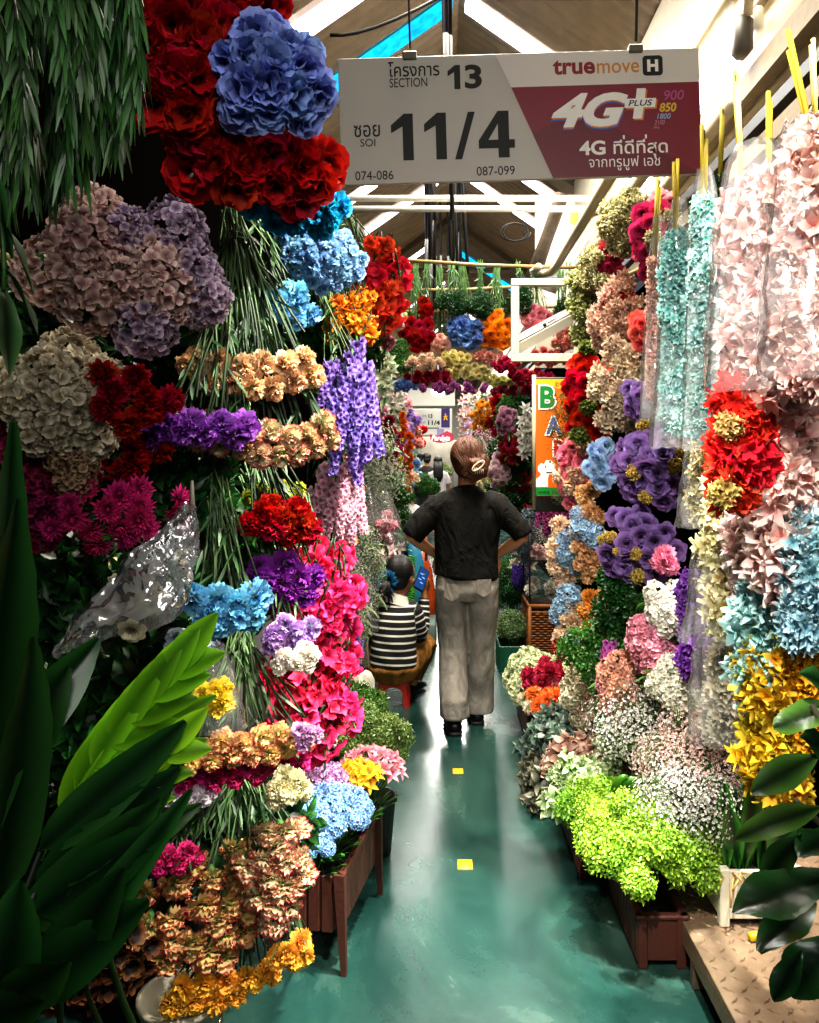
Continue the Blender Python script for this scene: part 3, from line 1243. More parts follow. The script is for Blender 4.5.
def hand(mb, wrist, d, palm_n, s=.17, curl=.5, thumb_side=1, flip=1):
    """Palm, four fingers and a thumb as tapered tubes rooted in the palm; d: pointing way, palm_n: the way the palm faces."""
    d = Vector(d).normalized()
    n = (Vector(palm_n) - d * Vector(palm_n).dot(d)).normalized()
    sd = d.cross(n).normalized() * thumb_side
    w = Vector(wrist)
    tube(mb, [w - d * .02 * 1, w + d * s * .12, w + d * s * .3, w + d * s * .5], [(.024, .019), (.032, .017), (.040, .015), (.038, .013)], 10, ref=sd)
    for i, (o, L, r) in enumerate([(.028, .40, .0088), (.010, .45, .0092), (-.009, .42, .0088), (-.027, .33, .0078)]):
        p = w + d * s * .46 + sd * o
        a = 0
        pts = [p - d * .02, p]
        dd = d.copy()
        for k in range(3):
            a = curl * (.5 + .35 * k)
            dd = (d * math.cos(a) + n * math.sin(a))
            p = p + dd * s * L * (.45, .32, .23)[k]
            pts.append(p)
            d_ = dd
        tube(mb, pts, [r, r, r * .98, r * .9, r * .7], 8, ref=sd)
    p = w + d * s * .14 + sd * .026
    t1 = (sd * .8 + d * .75 + n * .25).normalized()
    t2 = (sd * .25 + d * .9 + n * .4).normalized()
    tube(mb, [p - t1 * .015, p + t1 * s * .2, p + t1 * s * .2 + t2 * s * .2, p + t1 * s * .2 + t2 * s * .32], [.0125, .0115, .0098, .007], 8)


def offset_noise(o, amp, scale, seed=0, zs=1.0):
    """Soft folds in cloth: push vertices along their normals by smooth noise."""
    from mathutils import noise
    me = o.data
    for v in me.vertices:
        q = v.co * scale
        q.z *= zs
        v.co += v.normal * (noise.noise(q + Vector((seed, seed * 2, 0))) * amp)
    me.update()


# ---------------------------------------------------------------- the woman walking away
def walking_woman():
    base = at(467, 728, 4.76)
    base.z = 0
    P = thing('person', 'person in black top and loose grey jeans walking away, hair clipped up, hands on hips', 'person', base)
    B = lambda x, y, z: Vector((x, y, z))
    # body
    mb = MB()
    head_shape(mb, B(.0, .02, 1.495), .225, (0.12, 1, -.05))
    tube(mb, [B(0, -.005, 1.27), B(0, .0, 1.34), B(0, .005, 1.42), B(0, .01, 1.5)], [(.075, .06), (.052, .052), (.05, .052), (.05, .05)], 14, ref=(1, 0, 0))
    tube(mb, [B(0, 0, .8), B(0, 0, .95), B(0, 0, 1.1), B(0, 0, 1.22), B(0, 0, 1.29)], [(.15, .10), (.13, .09), (.14, .10), (.15, .09), (.09, .06)], 16, ref=(1, 0, 0))
    for s in (-1, 1):
        tube(mb, [B(s * .13, 0, 1.265), B(s * .18, -.01, 1.25), B(s * .25, -.03, 1.17), B(s * .315, -.045, 1.085)], [.05, .046, .04, .034], 10)
        tube(mb, [B(s * .315, -.05, 1.085), B(s * .27, .0, 1.04), B(s * .2, .07, .985), B(s * .165, .1, .955)], [.036, .036, .029, .024], 10)
        hand(mb, B(s * .165, .1, .955), (-s * .3, .25, -1), (-s * .6, -1, 0), .17, .35, thumb_side=-1 if s > 0 else 1)
    for s, yk, yf in ((-1, .0, -.07), (1, .06, .12)):
        tube(mb, [B(s * .085, 0, .85), B(s * .083, (yk) * .5, .65), B(s * .078, yk, .45), B(s * .072, (yk + yf) / 2 - .02, .28), B(s * .062, yf, .09), B(s * .062, yf, .05)], [.085, .075, .052, .05, .034, .036], 12)
    body = mb.build('body', m_skin, P, world=False)
    remesh(body, .006, 3)
    # trousers
    mb = MB()
    tube(mb, [B(0, 0, .955), B(0, 0, .9), B(0, -.01, .84), B(0, -.01, .78), B(0, -.005, .735)], [(.148, .105), (.16, .115), (.178, .128), (.18, .13), (.165, .115)], 26, ref=(1, 0, 0))
    for s, yk, yf, zf in ((-1, .01, -.075, .085), (1, .06, .115, .06)):
        tube(mb, [B(s * .088, -.005, .8), B(s * .088, .0, .7), B(s * .084, yk * .6, .58), B(s * .08, yk, .45), B(s * .078, yk * .6 + yf * .4, .3), B(s * .075, yf, .17), B(s * .072, yf, zf)],
             [(.092, .115), (.091, .108), (.086, .095), (.082, .088), (.081, .086), (.082, .09), (.083, .096)], 20, ref=(1, 0, 0))
    jeans = mb.build('jeans', cloth_mat('grey_denim', '857f78', 'aba59c', 16, .25, 500), P, world=False)
    remesh(jeans, .009, 3)
    offset_noise(jeans, .006, 17, 3, .6)
    # back pockets, belt loops, centre seam
    m_stitch = simple('denim_seam', '5a554f', .9)
    for s in (-1, 1):
        mb = MB()
        V = []
        for i, (x, z) in enumerate([(-.05, .838), (.05, .838), (.052, .765), (0, .742), (-.052, .765)]):
            xx = s * .088 + x * .8
            V.append((xx, -.147 + 1.4 * xx * xx, z + .012 * s))
        mb.add(V, [tuple(range(5))])
        mb.build('pocket', cloth_mat('pocket_denim_%d' % (s + 1), '7d7770', 'a29c93', 16, .25, 500), P, False, world=False)
    # top
    mb = MB()
    ring = [B(0, .012, 1.338), B(0, .006, 1.325), B(0, -.004, 1.308), B(0, -.01, 1.27), B(0, -.012, 1.19), B(0, -.012, 1.09), B(.0, -.012, .99), B(.0, -.012, .9), B(-.004, -.012, .845)]
    tube(mb, ring, [(.072, .062), (.092, .072), (.132, .088), (.175, .1), (.186, .118), (.18, .122), (.176, .125), (.18, .13), (.184, .134)], 28, ref=(1, 0, -.35))
    for s in (-1, 1):
        tube(mb, [B(s * .10, -.01, 1.255), B(s * .17, -.012, 1.235), B(s * .235, -.03, 1.175), B(s * .28, -.045, 1.12), B(s * .31, -.05, 1.075)], [.085, .08, .073, .066, .06], 16)
    top = mb.build('black_top', cloth_mat('black_knit', '0b0b0a', '1e1d1b', 12, .6, 400), P, world=False)
    remesh(top, .009, 4)
    offset_noise(top, .014, 9, 1, .5)
    # hair
    m_hair = hair_mat('brown_hair', '190c06', '7e4624')
    mb = MB()
    ball(mb, (0, -.022, 1.525), (.096, .112, .108), 0, 16, 24)
    ball(mb, (0, -.06, 1.47), (.078, .07, .075), 0, 12, 18)
    ball(mb, (.05, -.115, 1.455), (.066, .055, .058), 0, 12, 18)
    ball(mb, (.085, -.1, 1.49), (.04, .04, .045), 0, 10, 14)
    tube(mb, [B(.085, -.1, 1.5), B(.02, -.155, 1.485), B(-.015, -.12, 1.43), B(.04, -.12, 1.405), B(.1, -.12, 1.43)], [.022, .03, .03, .028, .022], 10)
    h = mb.build('hair', m_hair, P, world=False)
    remesh(h, .006, 2)
    for k in range(16):
        mb = None
    mb = MB()
    for k in range(46):
        a = U(0, 6.28)
        q = B(.085 * math.sin(a), -.02 - .1 * abs(math.cos(a * .5)), 1.525 + .1 * math.cos(a))
        tube(mb, bez(q, q + B(U(-.03, .03), U(-.03, .01), U(-.02, .03)), B(.05 + U(-.05, .06), -.15, 1.45 + U(-.04, .04)), 6), .0014, 3, cap=False)
    for k in range(60):
        a = U(-1.3, 1.3)
        x0, z0 = .08 * math.sin(a), 1.52 + .09 * math.cos(a) * U(.3, 1)
        tube(mb, bez((x0, -.1, z0), (x0 * .9 + .02, -.15, 1.47), (.05 + U(-.04, .05), -.165, 1.45 + U(-.03, .04)), 6), .0035, 4, cap=False)
    for k in range(12):
        a = U(0, 6.28)
        tube(mb, bez((.05 + .05 * math.cos(a), -.15, 1.455 + .05 * math.sin(a)), (.05 + .08 * math.cos(a), -.17, 1.455 + .07 * math.sin(a)), (.05 + .1 * math.cos(a + .4), -.15, 1.46 + .1 * math.sin(a + .4)), 5), .0015, 3, cap=False)
    mb.build('hair_strand', m_hair, h, world=False)
    mb = MB()
    ring = [B(.055 + .03 * math.cos(a) * 1 + .012 * math.sin(a), -.185, 1.468 + .024 * math.sin(a) + .012 * math.cos(a)) for a in np.linspace(0, 2 * PI, 20)]
    tube(mb, ring, .0045, 6, cap=False)
    for k in range(5):
        x = .035 + k * .011
        tube(mb, [B(x, -.184, 1.46 - .002 * k), B(x + .004, -.18, 1.435), B(x + .004, -.165, 1.425)], .003, 5)
    mb.build('hair_clip', simple('cream_clip', 'd8cbb0', .25), P, world=False)
    # shoes
    m_shoe = simple('black_leather', '0e0c0b', .35)
    m_sole = simple('shoe_sole', '2a2724', .7)
    for s, yf, yaw in ((-1, -.07, .15), (1, .12, -.1)):
        o = thing_part = empty('shoe', (s * .066 - .01, yf, 0), -yaw * s)
        o.parent = P
        mb = MB()
        tube(mb, [(0, -.075, .035), (0, -.06, .04), (0, -.02, .042), (0, .05, .038), (0, .11, .03), (0, .15, .024)], [(.022, .02), (.038, .032), (.04, .036), (.044, .034), (.042, .026), (.016, .012)], 16, ref=(1, 0, 0))
        link('upper', mb.mesh('upper', m_shoe), o, world=False)
        mb = MB()
        tube(mb, [(0, -.08, .01), (0, -.05, .01), (0, .02, .01), (0, .1, .01), (0, .152, .01)], [(.024, .01), (.042, .01), (.043, .01), (.047, .01), (.02, .01)], 16, ref=(1, 0, 0))
        link('sole', mb.mesh('sole', m_sole), o, world=False)
    return P


# ---------------------------------------------------------------- the woman sitting on the stool with a phone
def seated_woman():
    base = at(393, 707, 5.16)
    base.y += .1
    base.z = 0
    P = thing('person', 'person in striped top and tan trousers sitting on a red stool, holding a phone', 'person', base)
    B = lambda x, y, z: Vector((x, y, z))
    hd = B(.055, .03, .785)
    fw = Vector((.75, .8, -.28))
    mb = MB()
    head_shape(mb, hd, .215, fw)
    tube(mb, [B(0.01, 0, .58), B(.02, 0, .64), B(.04, .015, .72), B(.05, .02, .78)], [(.07, .06), (.05, .05), (.046, .048), (.045, .045)], 12, ref=(1, 0, 0))
    tube(mb, [B(0, -.01, .2), B(0, -.02, .32), B(0, -.01, .45), B(.005, 0, .56), B(.01, 0, .62)], [(.15, .11), (.12, .09), (.125, .09), (.14, .085), (.08, .06)], 16, ref=(1, 0, 0))
    # right arm raised with the phone, left arm across the lap
    tube(mb, [B(.11, 0, .575), B(.14, .0, .53), B(.155, .02, .45), B(.16, .04, .4)], [.045, .042, .036, .034], 10)
    tube(mb, [B(.16, .04, .4), B(.175, .08, .5), B(.185, .1, .6), B(.19, .11, .67)], [.034, .033, .027, .023], 10)
    hand(mb, B(.19, .11, .67), (-.1, .02, 1), (-.4, -.5, 0), .155, .9, thumb_side=1)
    tube(mb, [B(-.1, .0, .575), B(-.15, .03, .5), B(-.17, .08, .4)], [.045, .04, .034], 10)
    tube(mb, [B(-.17, .08, .4), B(-.1, .2, .37), B(0, .26, .38)], [.034, .03, .024], 10)
    hand(mb, B(0, .26, .38), (1, .2, 0), (0, -.3, -1), .155, .5, thumb_side=-1)
    for s, k, f in ((1, B(.205, .22, .33), B(.10, .2, .06)), (-1, B(-.23, .26, .34), B(-.18, .32, .06))):
        tube(mb, [B(s * .075, .0, .22), B(s * .075, 0, .22).lerp(k, .5), k], [.085, .075, .055], 12)
        tube(mb, [k, k.lerp(f, .35), k.lerp(f, .9), f], [.055, .052, .036, .036], 12)
    body = mb.build('body', m_skin2, P, world=False)
    remesh(body, .006, 3)
    # trousers
    mb = MB()
    tube(mb, [B(0, -.03, .3), B(0, -.03, .24), B(0, -.01, .205), B(0, 0, .19)], [(.135, .1), (.165, .125), (.17, .125), (.15, .11)], 22, ref=(1, 0, 0))
    for s, k, f in ((1, B(.205, .215, .335), B(.115, .2, .1)), (-1, B(-.23, .26, .34), B(-.19, .3, .1))):
        h0 = B(s * .075, .0, .225)
        tube(mb, [h0, h0.lerp(k, .35), h0.lerp(k, .7), k], [.098, .092, .082, .07], 16)
        tube(mb, [k, k.lerp(f, .15), k.lerp(f, .5), f], [.068, .07, .066, .058], 16)
    pants = mb.build('trousers', cloth_mat('tan_cotton', '6e4a1e', 'a8763a', 13, .6, 400), P, world=False)
    remesh(pants, .008, 3)
    offset_noise(pants, .01, 16, 5)
    # striped top: body and sleeves, with the stripe coordinate measured along each
    mb = MB()
    tor = [B(0, -.035, .235), B(0, -.035, .3), B(0, -.03, .38), B(0, -.022, .46), B(.003, -.012, .54), B(.008, -.003, .59), B(.012, .0, .625), B(.016, .0, .65)]
    rr = [(.152, .118), (.145, .112), (.138, .108), (.142, .105), (.148, .1), (.13, .085), (.085, .065), (.056, .054)]
    segs = [(tor, rr, 24, (1, 0, 0)),
            ([B(.085, 0, .585), B(.125, .0, .56), B(.148, .008, .49), B(.162, .03, .41), B(.165, .045, .385)], [.06, .058, .053, .047, .044], 14, None),
            ([B(.16, .03, .385), B(.172, .07, .46), B(.182, .095, .56), B(.187, .105, .63)], [.044, .046, .039, .034], 14, None),
            ([B(-.08, .0, .585), B(-.13, .015, .54), B(-.165, .05, .45), B(-.172, .08, .395)], [.06, .056, .05, .045], 14, None),
            ([B(-.172, .075, .395), B(-.11, .18, .375), B(-.03, .245, .38)], [.045, .042, .035], 14, None)]
    for pts, r, n, ref in segs:
        tube(mb, pts, r, n, ref=ref)
    top = mb.build('striped_top', stripe_mat('black_white_stripes', '0c0c0e', 'd9d5cc', 1, .28), P, world=False)
    remesh(top, .007, 3)
    # stripe coordinate: height on the trunk, length along the nearest sleeve elsewhere
    me = top.data
    st = np.zeros(len(me.vertices))
    Q = np.empty(len(me.vertices) * 3)
    me.vertices.foreach_get('co', Q)
    Q = Q.reshape(-1, 3)
    best, st = np.full(len(Q), 1e9), np.zeros(len(Q))
    for k, sg in enumerate(segs):
        pts, acc = np.array([tuple(p) for p in sg[0]]), 0
        for p0, p1 in zip(pts[:-1], pts[1:]):
            ab = p1 - p0
            L = np.linalg.norm(ab)
            t = np.clip((Q - p0) @ ab / (L * L), 0, 1)
            d = np.linalg.norm(Q - p0 - t[:, None] * ab, axis=1) - (.12 if k == 0 else .045)
            val = (Q[:, 2] + .04 * Q[:, 0]) / .043 if k == 0 else (acc + t * L) / .036 + .3
            w = d < best
            best[w], st[w] = d[w], val[w]
            acc += L
    at2 = me.attributes.new('stripe', 'FLOAT', 'POINT')
    at2.data.foreach_set('value', st.astype(np.float32))
    offset_noise(top, .006, 14, 2)
    # white collar, hair, ponytail, blue scrunchie
    mb = MB()
    tube(mb, [B(.0, -.015, .61), B(.01, -.008, .645), B(.02, -.004, .675)], [(.11, .072), (.085, .066), (.07, .06)], 20, ref=(1, 0, 0), cap=False)
    mb.build('collar', simple('white_collar', 'c9c6bd', .8), P, world=False)
    m_hair = hair_mat('black_hair', '050404', '1f1a18')
    r_ = fw.cross(Vector((0, 0, 1))).normalized()
    back = Vector((-fw.x, -fw.y, 0)).normalized()
    mb = MB()
    ball(mb, hd + back * .03 + Vector((0, 0, .032)), (.088, .092, .1), 0, 14, 20)
    ball(mb, hd + back * .05 + Vector((0, 0, -.02)), (.075, .075, .075), 0, 12, 16)
    ht = mb.build('hair', m_hair, P, world=False)
    remesh(ht, .006, 2)
    pt = hd + back * .125 + Vector((0, -.01, -.03))
    mb = MB()
    for k in range(26):
        e = pt + Vector((U(-.09, .04), U(-.07, .0), U(-.15, -.08)))
        tube(mb, bez(pt, pt + Vector((U(-.06, .02), -.05, .0)), e, 6), [.014, .016, .014, .01, .006, .002], 5)
    mb.build('ponytail', m_hair, P, world=False)
    mb = MB()
    for k in range(16):
        a = k * 2 * PI / 16
        put(mb, petal(.06, .06, 4, 5, .4, .2, -.2, .25, 2, 0, .2, ph=U(0, 6)), math.radians(U(45, 85)), a, .012, 0, 0, 0, None, pt + back * .0, frame_to((back.x, back.y - .5, .25)))
    mb.build('scrunchie', petal_mat('0a3a66', '2f7fb5'), P, world=False)
    # shoes
    for s, f, yaw in ((1, B(.11, .235, 0), -.6), (-1, B(-.2, .36, 0), .4)):
        o = empty('shoe', f, yaw)
        o.parent = P
        mb = MB()
        tube(mb, [(0, -.09, .03), (0, -.06, .036), (0, 0, .038), (0, .06, .034), (0, .12, .024)], [(.025, .02), (.038, .032), (.04, .034), (.043, .03), (.025, .016)], 14, ref=(1, 0, 0))
        link('upper', mb.mesh('upper', bpy.data.materials['black_leather']), o, world=False)
    # phone is its own thing
    ph = thing('phone', 'dark phone with a blue lit screen held by the seated person in stripes', 'phone', base + Vector((.168, .055, .755)))
    ph.rotation_euler = (math.radians(-18), math.radians(32), math.radians(25))
    mb = MB()
    box(mb, (0, 0, 0), (.074, .009, .15), bev=.003)
    mb.build('case', simple('phone_case', '0b0d14', .25), ph, False, world=False)
    mb = MB()
    box(mb, (0, -.0052, .003), (.066, .001, .135))
    mb.build('screen', simple('phone_screen', '12305e', .15, emit=.35, ecol='24508f'), ph, False, world=False)
    mb = MB()
    for k in range(4):
        box(mb, (-.012 + .02 * (k % 2), -.006, .03 - .018 * k), (.022, .0006, .006))
    mb.build('icon', simple('phone_icon', '6f9bd8', .3, emit=.4), ph, False, world=False)
    # stool
    t = thing('stool', 'low red plastic stool with arched sides under the seated person', 'stool', base)
    m_st = simple('red_plastic', 'c0281c', .35, 0, .03, 60, .08)
    h, a0, a1, th = .158, .088, .104, .012
    mb = MB()
    box(mb, (0, 0, h), (a0 * 2 + .012, a0 * 2 + .012, .02), bev=.006)
    mb.build('seat', m_st, t, False, world=False)
    for q in range(4):
        mb = MB()
        M = np.array(Matrix.Rotation(q * PI / 2, 3, 'Z'))
        # arched side: outer trapezoid with an arch cut out, bent to the taper
        arch = [(.058 * math.cos(x), .055 + .055 * math.sin(x) * 1.0) for x in np.linspace(0, PI, 9)]
        out_ = [(a1, 0), (a0, h), (-a0, h), (-a1, 0)]
        poly = [(a1, 0), (a0, h), (0, h), (0, .11)] + []
        V = []
        ins = [(-.062, 0)] + [(-x, z) for x, z in [(.058, .05)]] + []
        inner = [(.066, 0), (.06, .05)] + [(.06 * math.cos(x), .07 + .045 * math.sin(x)) for x in np.linspace(0, PI, 9)] + [(-.06, .05), (-.066, 0)]
        k = len(inner)
        outer = []
        for i in range(k):
            u = i / (k - 1)
            if u < .3:
                w = u / .3
                outer.append((a1 + (a0 - a1) * w, h * w))
            elif u < .7:
                w = (u - .3) / .4
                outer.append((a0 - 2 * a0 * w, h))
            else:
                w = (u - .7) / .3
                outer.append((-a0 - (a1 - a0) * w, h * (1 - w)))
        for ring in (outer, inner):
            for dep in (0, -th):
                for x, z in ring:
                    V.append((x, -(a1 + (a0 - a1) * z / h) - dep, z))
        F_ = []
        for i in range(k - 1):
            F_ += [(i, i + 1, 2 * k + i + 1, 2 * k + i), (k + i, 3 * k + i, 3 * k + i + 1, k + i + 1), (i, k + i, k + i + 1, i + 1), (2 * k + i, 2 * k + i + 1, 3 * k + i + 1, 3 * k + i)]
        mb.add(np.array(V) @ M.T, F_)
        mb.build('side_panel', m_st, t, False, world=False)


# ---------------------------------------------------------------- small far figures
def far_person(px, Y, label, shirt, pants, hair, long_hair=False, h=1.62, lean=0, seated=False, yaw=0.0):
    b = at(px, 460, Y)
    b.z = 0
    P = thing('person', label, 'person', b, yaw)
    k = h / 1.62
    B = lambda x, y, z: Vector((x * k, y * k, z * k))
    dz = -.38 if seated else 0
    mb = MB()
    head_shape(mb, B(0, .02 + lean, 1.495 + dz), .22 * k, (.1, 1, 0))
    tube(mb, [B(0, lean * .8, 1.27 + dz), B(0, lean, 1.42 + dz)], [.052 * k, .05 * k], 10)
    for s in (-1, 1):
        tube(mb, [B(s * .17, lean * .7, 1.27 + dz), B(s * .22, lean * .7, 1.05 + dz), B(s * .21, .06 + lean, .84 + dz)], [.045 * k, .038 * k, .026 * k], 8)
        hand(mb, B(s * .21, .06 + lean, .84 + dz), (0, .15, -1), (-s, 0, 0), .16 * k, .4, thumb_side=s)
        if seated:
            tube(mb, [B(s * .09, 0, .48), B(s * .1, .38, .47), B(s * .1, .4, .05)], [.08, .06, .04], 10)
        else:
            tube(mb, [B(s * .085, 0, .85), B(s * .08, .02, .45), B(s * .075, 0, .04)], [.08 * k, .055 * k, .038 * k], 10)
        tube(mb, [B(s * .08, -.06 + (.4 if seated else 0), .03), B(s * .08, .12 + (.4 if seated else 0), .03)], [(.035, .03), (.035, .025)], 8, ref=(1, 0, 0))
    body = mb.build('body', m_skin, P, world=False)
    remesh(body, .011, 2)
    mb = MB()
    tube(mb, [B(0, lean, 1.33 + dz), B(0, lean * .9, 1.28 + dz), B(0, lean * .6, 1.15 + dz), B(0, 0, .95 + dz), B(0, 0, .84 + dz)], [(.075, .06), (.17, .09), (.185, .12), (.17, .12), (.18, .125)], 18, ref=(1, 0, 0))
    for s in (-1, 1):
        tube(mb, [B(s * .13, lean * .7, 1.25 + dz), B(s * .2, lean * .7, 1.14 + dz), B(s * .225, lean * .7, 1.03 + dz)], [.075, .065, .06], 12)
    o = mb.build('shirt', simple('shirt_' + shirt, shirt, .85, 0, .3, 12, .2), P, world=False)
    remesh(o, .014, 2)
    mb = MB()
    tube(mb, [B(0, 0, .9 + dz), B(0, 0, .82 + dz), B(0, 0, .74 + dz)], [(.15, .11), (.175, .125), (.16, .11)], 16, ref=(1, 0, 0))
    for s in (-1, 1):
        if seated:
            tube(mb, [B(s * .09, 0, .48), B(s * .11, .4, .47), B(s * .11, .42, .1)], [.1, .085, .07], 12)
        else:
            tube(mb, [B(s * .088, 0, .8), B(s * .083, .01, .45), B(s * .078, 0, .07)], [.092, .075, .07], 12)
    o = mb.build('trousers', simple('trousers_' + pants, pants, .85, 0, .3, 12, .2), P, world=False)
    remesh(o, .014, 2)
    mb = MB()
    ball(mb, B(0, -.005 + lean, 1.53 + dz), (.094 * k, .11 * k, .1 * k), 0, 10, 16)
    ball(mb, B(0, -.04 + lean, 1.47 + dz), (.085 * k, .075 * k, .08 * k), 0, 10, 16)
    if long_hair:
        tube(mb, [B(0, -.06 + lean, 1.5 + dz), B(0, -.1, 1.35 + dz), B(.01, -.12, 1.2 + dz), B(.0, -.12, 1.08 + dz)], [(.09, .05), (.1, .045), (.1, .04), (.06, .02)], 12, ref=(1, 0, 0))
    mb.build('hair', bpy.data.materials[hair], P, world=False)
    return P


walking_woman()
seated_woman()
far_person(438, 17.5, 'person with long black hair in a pink skirt walking far down the aisle', 'b9b2b0', '8e6f70', 'black_hair', True, 1.58)
far_person(427, 19.5, 'person in black standing far down the aisle beside the long haired walker', '17151a', '1c1a1c', 'black_hair', False, 1.66)
far_person(413, 10.6, 'person in a white shirt sitting hunched beyond the orange marigold garland', 'd5d3cc', '4c5060', 'black_hair', False, 1.6, .1, True, .4)
far_person(420, 24, 'person in grey seen far down the aisle behind the orange garland', '77757c', '2a2a30', 'black_hair', False, 1.7)
# ================================================================== colours
RED = ('5a0208', 'bc0e1a', .45, .45)
DKRED = ('3a0408', 'a00d18', .5, .45)
BLUE = ('4660a8', '98aeea', .5, .5)
TURQ = ('06648c', '2bb0d6', .5, .5)
LBLUE = ('4f86b8', 'a6cdec', .5, .5)
SKYB = ('2f86ba', '86cbea', .5, .5)
PEACH = ('dd8240', 'f8d2a6', .45, .45)
VIOLET = ('5a1880', 'ac60cc', .5, .5)
PURPLE = ('4c0c68', '963aa8', .5, .5)
CREAMRED = ('fff2c4', 'd8404a', .97, .08)
CREAMRED2 = ('ffe69c', 'e0525a', .97, .08)
LAV = ('7040a8', 'c8a4e0', .5, .5)
MAGENTA = ('76083c', 'e03a86', .5, .45)
DKMAG = ('4a0626', 'a8265e', .5, .45)
HOTPINK = ('c40a50', 'ff4c8c', .5, .5)
DUSTY = ('b88488', 'f2d6ca', .55, .45)
DUSTYV = ('8a6a90', 'd8c4d4', .55, .45)
CREAM = ('b8a67c', 'f2ead2', .5, .5)
WHITE = ('d8d0bc', 'fbf8ee', .4, .4)
YELLOW = ('ffb400', 'ffe64e', .45, .45)
ORANGE = ('d85a04', 'ffa026', .5, .5)
PINK = ('d05a7a', 'f8b8c2', .5, .5)
BABYPINK = ('f0a49c', 'ffeae2', .45, .5)
SALMON = ('d86a62', 'f8b8a4', .5, .5)
CORAL = ('c82a2c', 'fa7a6e', .5, .5)
CRIMSON = ('6a0a2a', 'd2386a', .55, .5)
TEAL = ('5fb0b0', 'c8ece6', .5, .5)
TEALB = ('6aa6ba', 'bcdfe8', .5, .5)
IVORY = ('dccb88', 'fbf4cc', .45, .45)
APRICOT = ('d88a44', 'fbd3a2', .5, .5)
PEACHC = ('e0a880', 'fbe3c8', .5, .5)
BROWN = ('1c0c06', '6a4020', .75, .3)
ROSEP = ('361a48', '8a6aa8', .6, .45)
OCHRE = ('a86a1a', 'e8b458', .5, .5)
LIME = ('8aa83a', 'dfe8a0', .5, .5)
SPRIG = ('7a8048', 'e8e2b4', .55, .45)
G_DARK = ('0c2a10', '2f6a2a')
G_MID = ('1c4a14', '58963a')
G_LIME = ('4f8a14', 'b8e048')
G_PALE = ('5a7a48', 'c4d49a')
G_GREY = ('3c5240', '8ea48e')

LN, LU = Vector((.45, -.87, -.12)).normalized(), Vector((.9, .44, 0)).normalized()
RN, RU = Vector((-.5, -.85, -.1)).normalized(), Vector((.87, -.5, 0)).normalized()
FN, FU = Vector((0, -1, -.15)).normalized(), Vector((1, 0, 0))
TN, TU = Vector((0, -.62, .78)).normalized(), Vector((1, 0, 0))


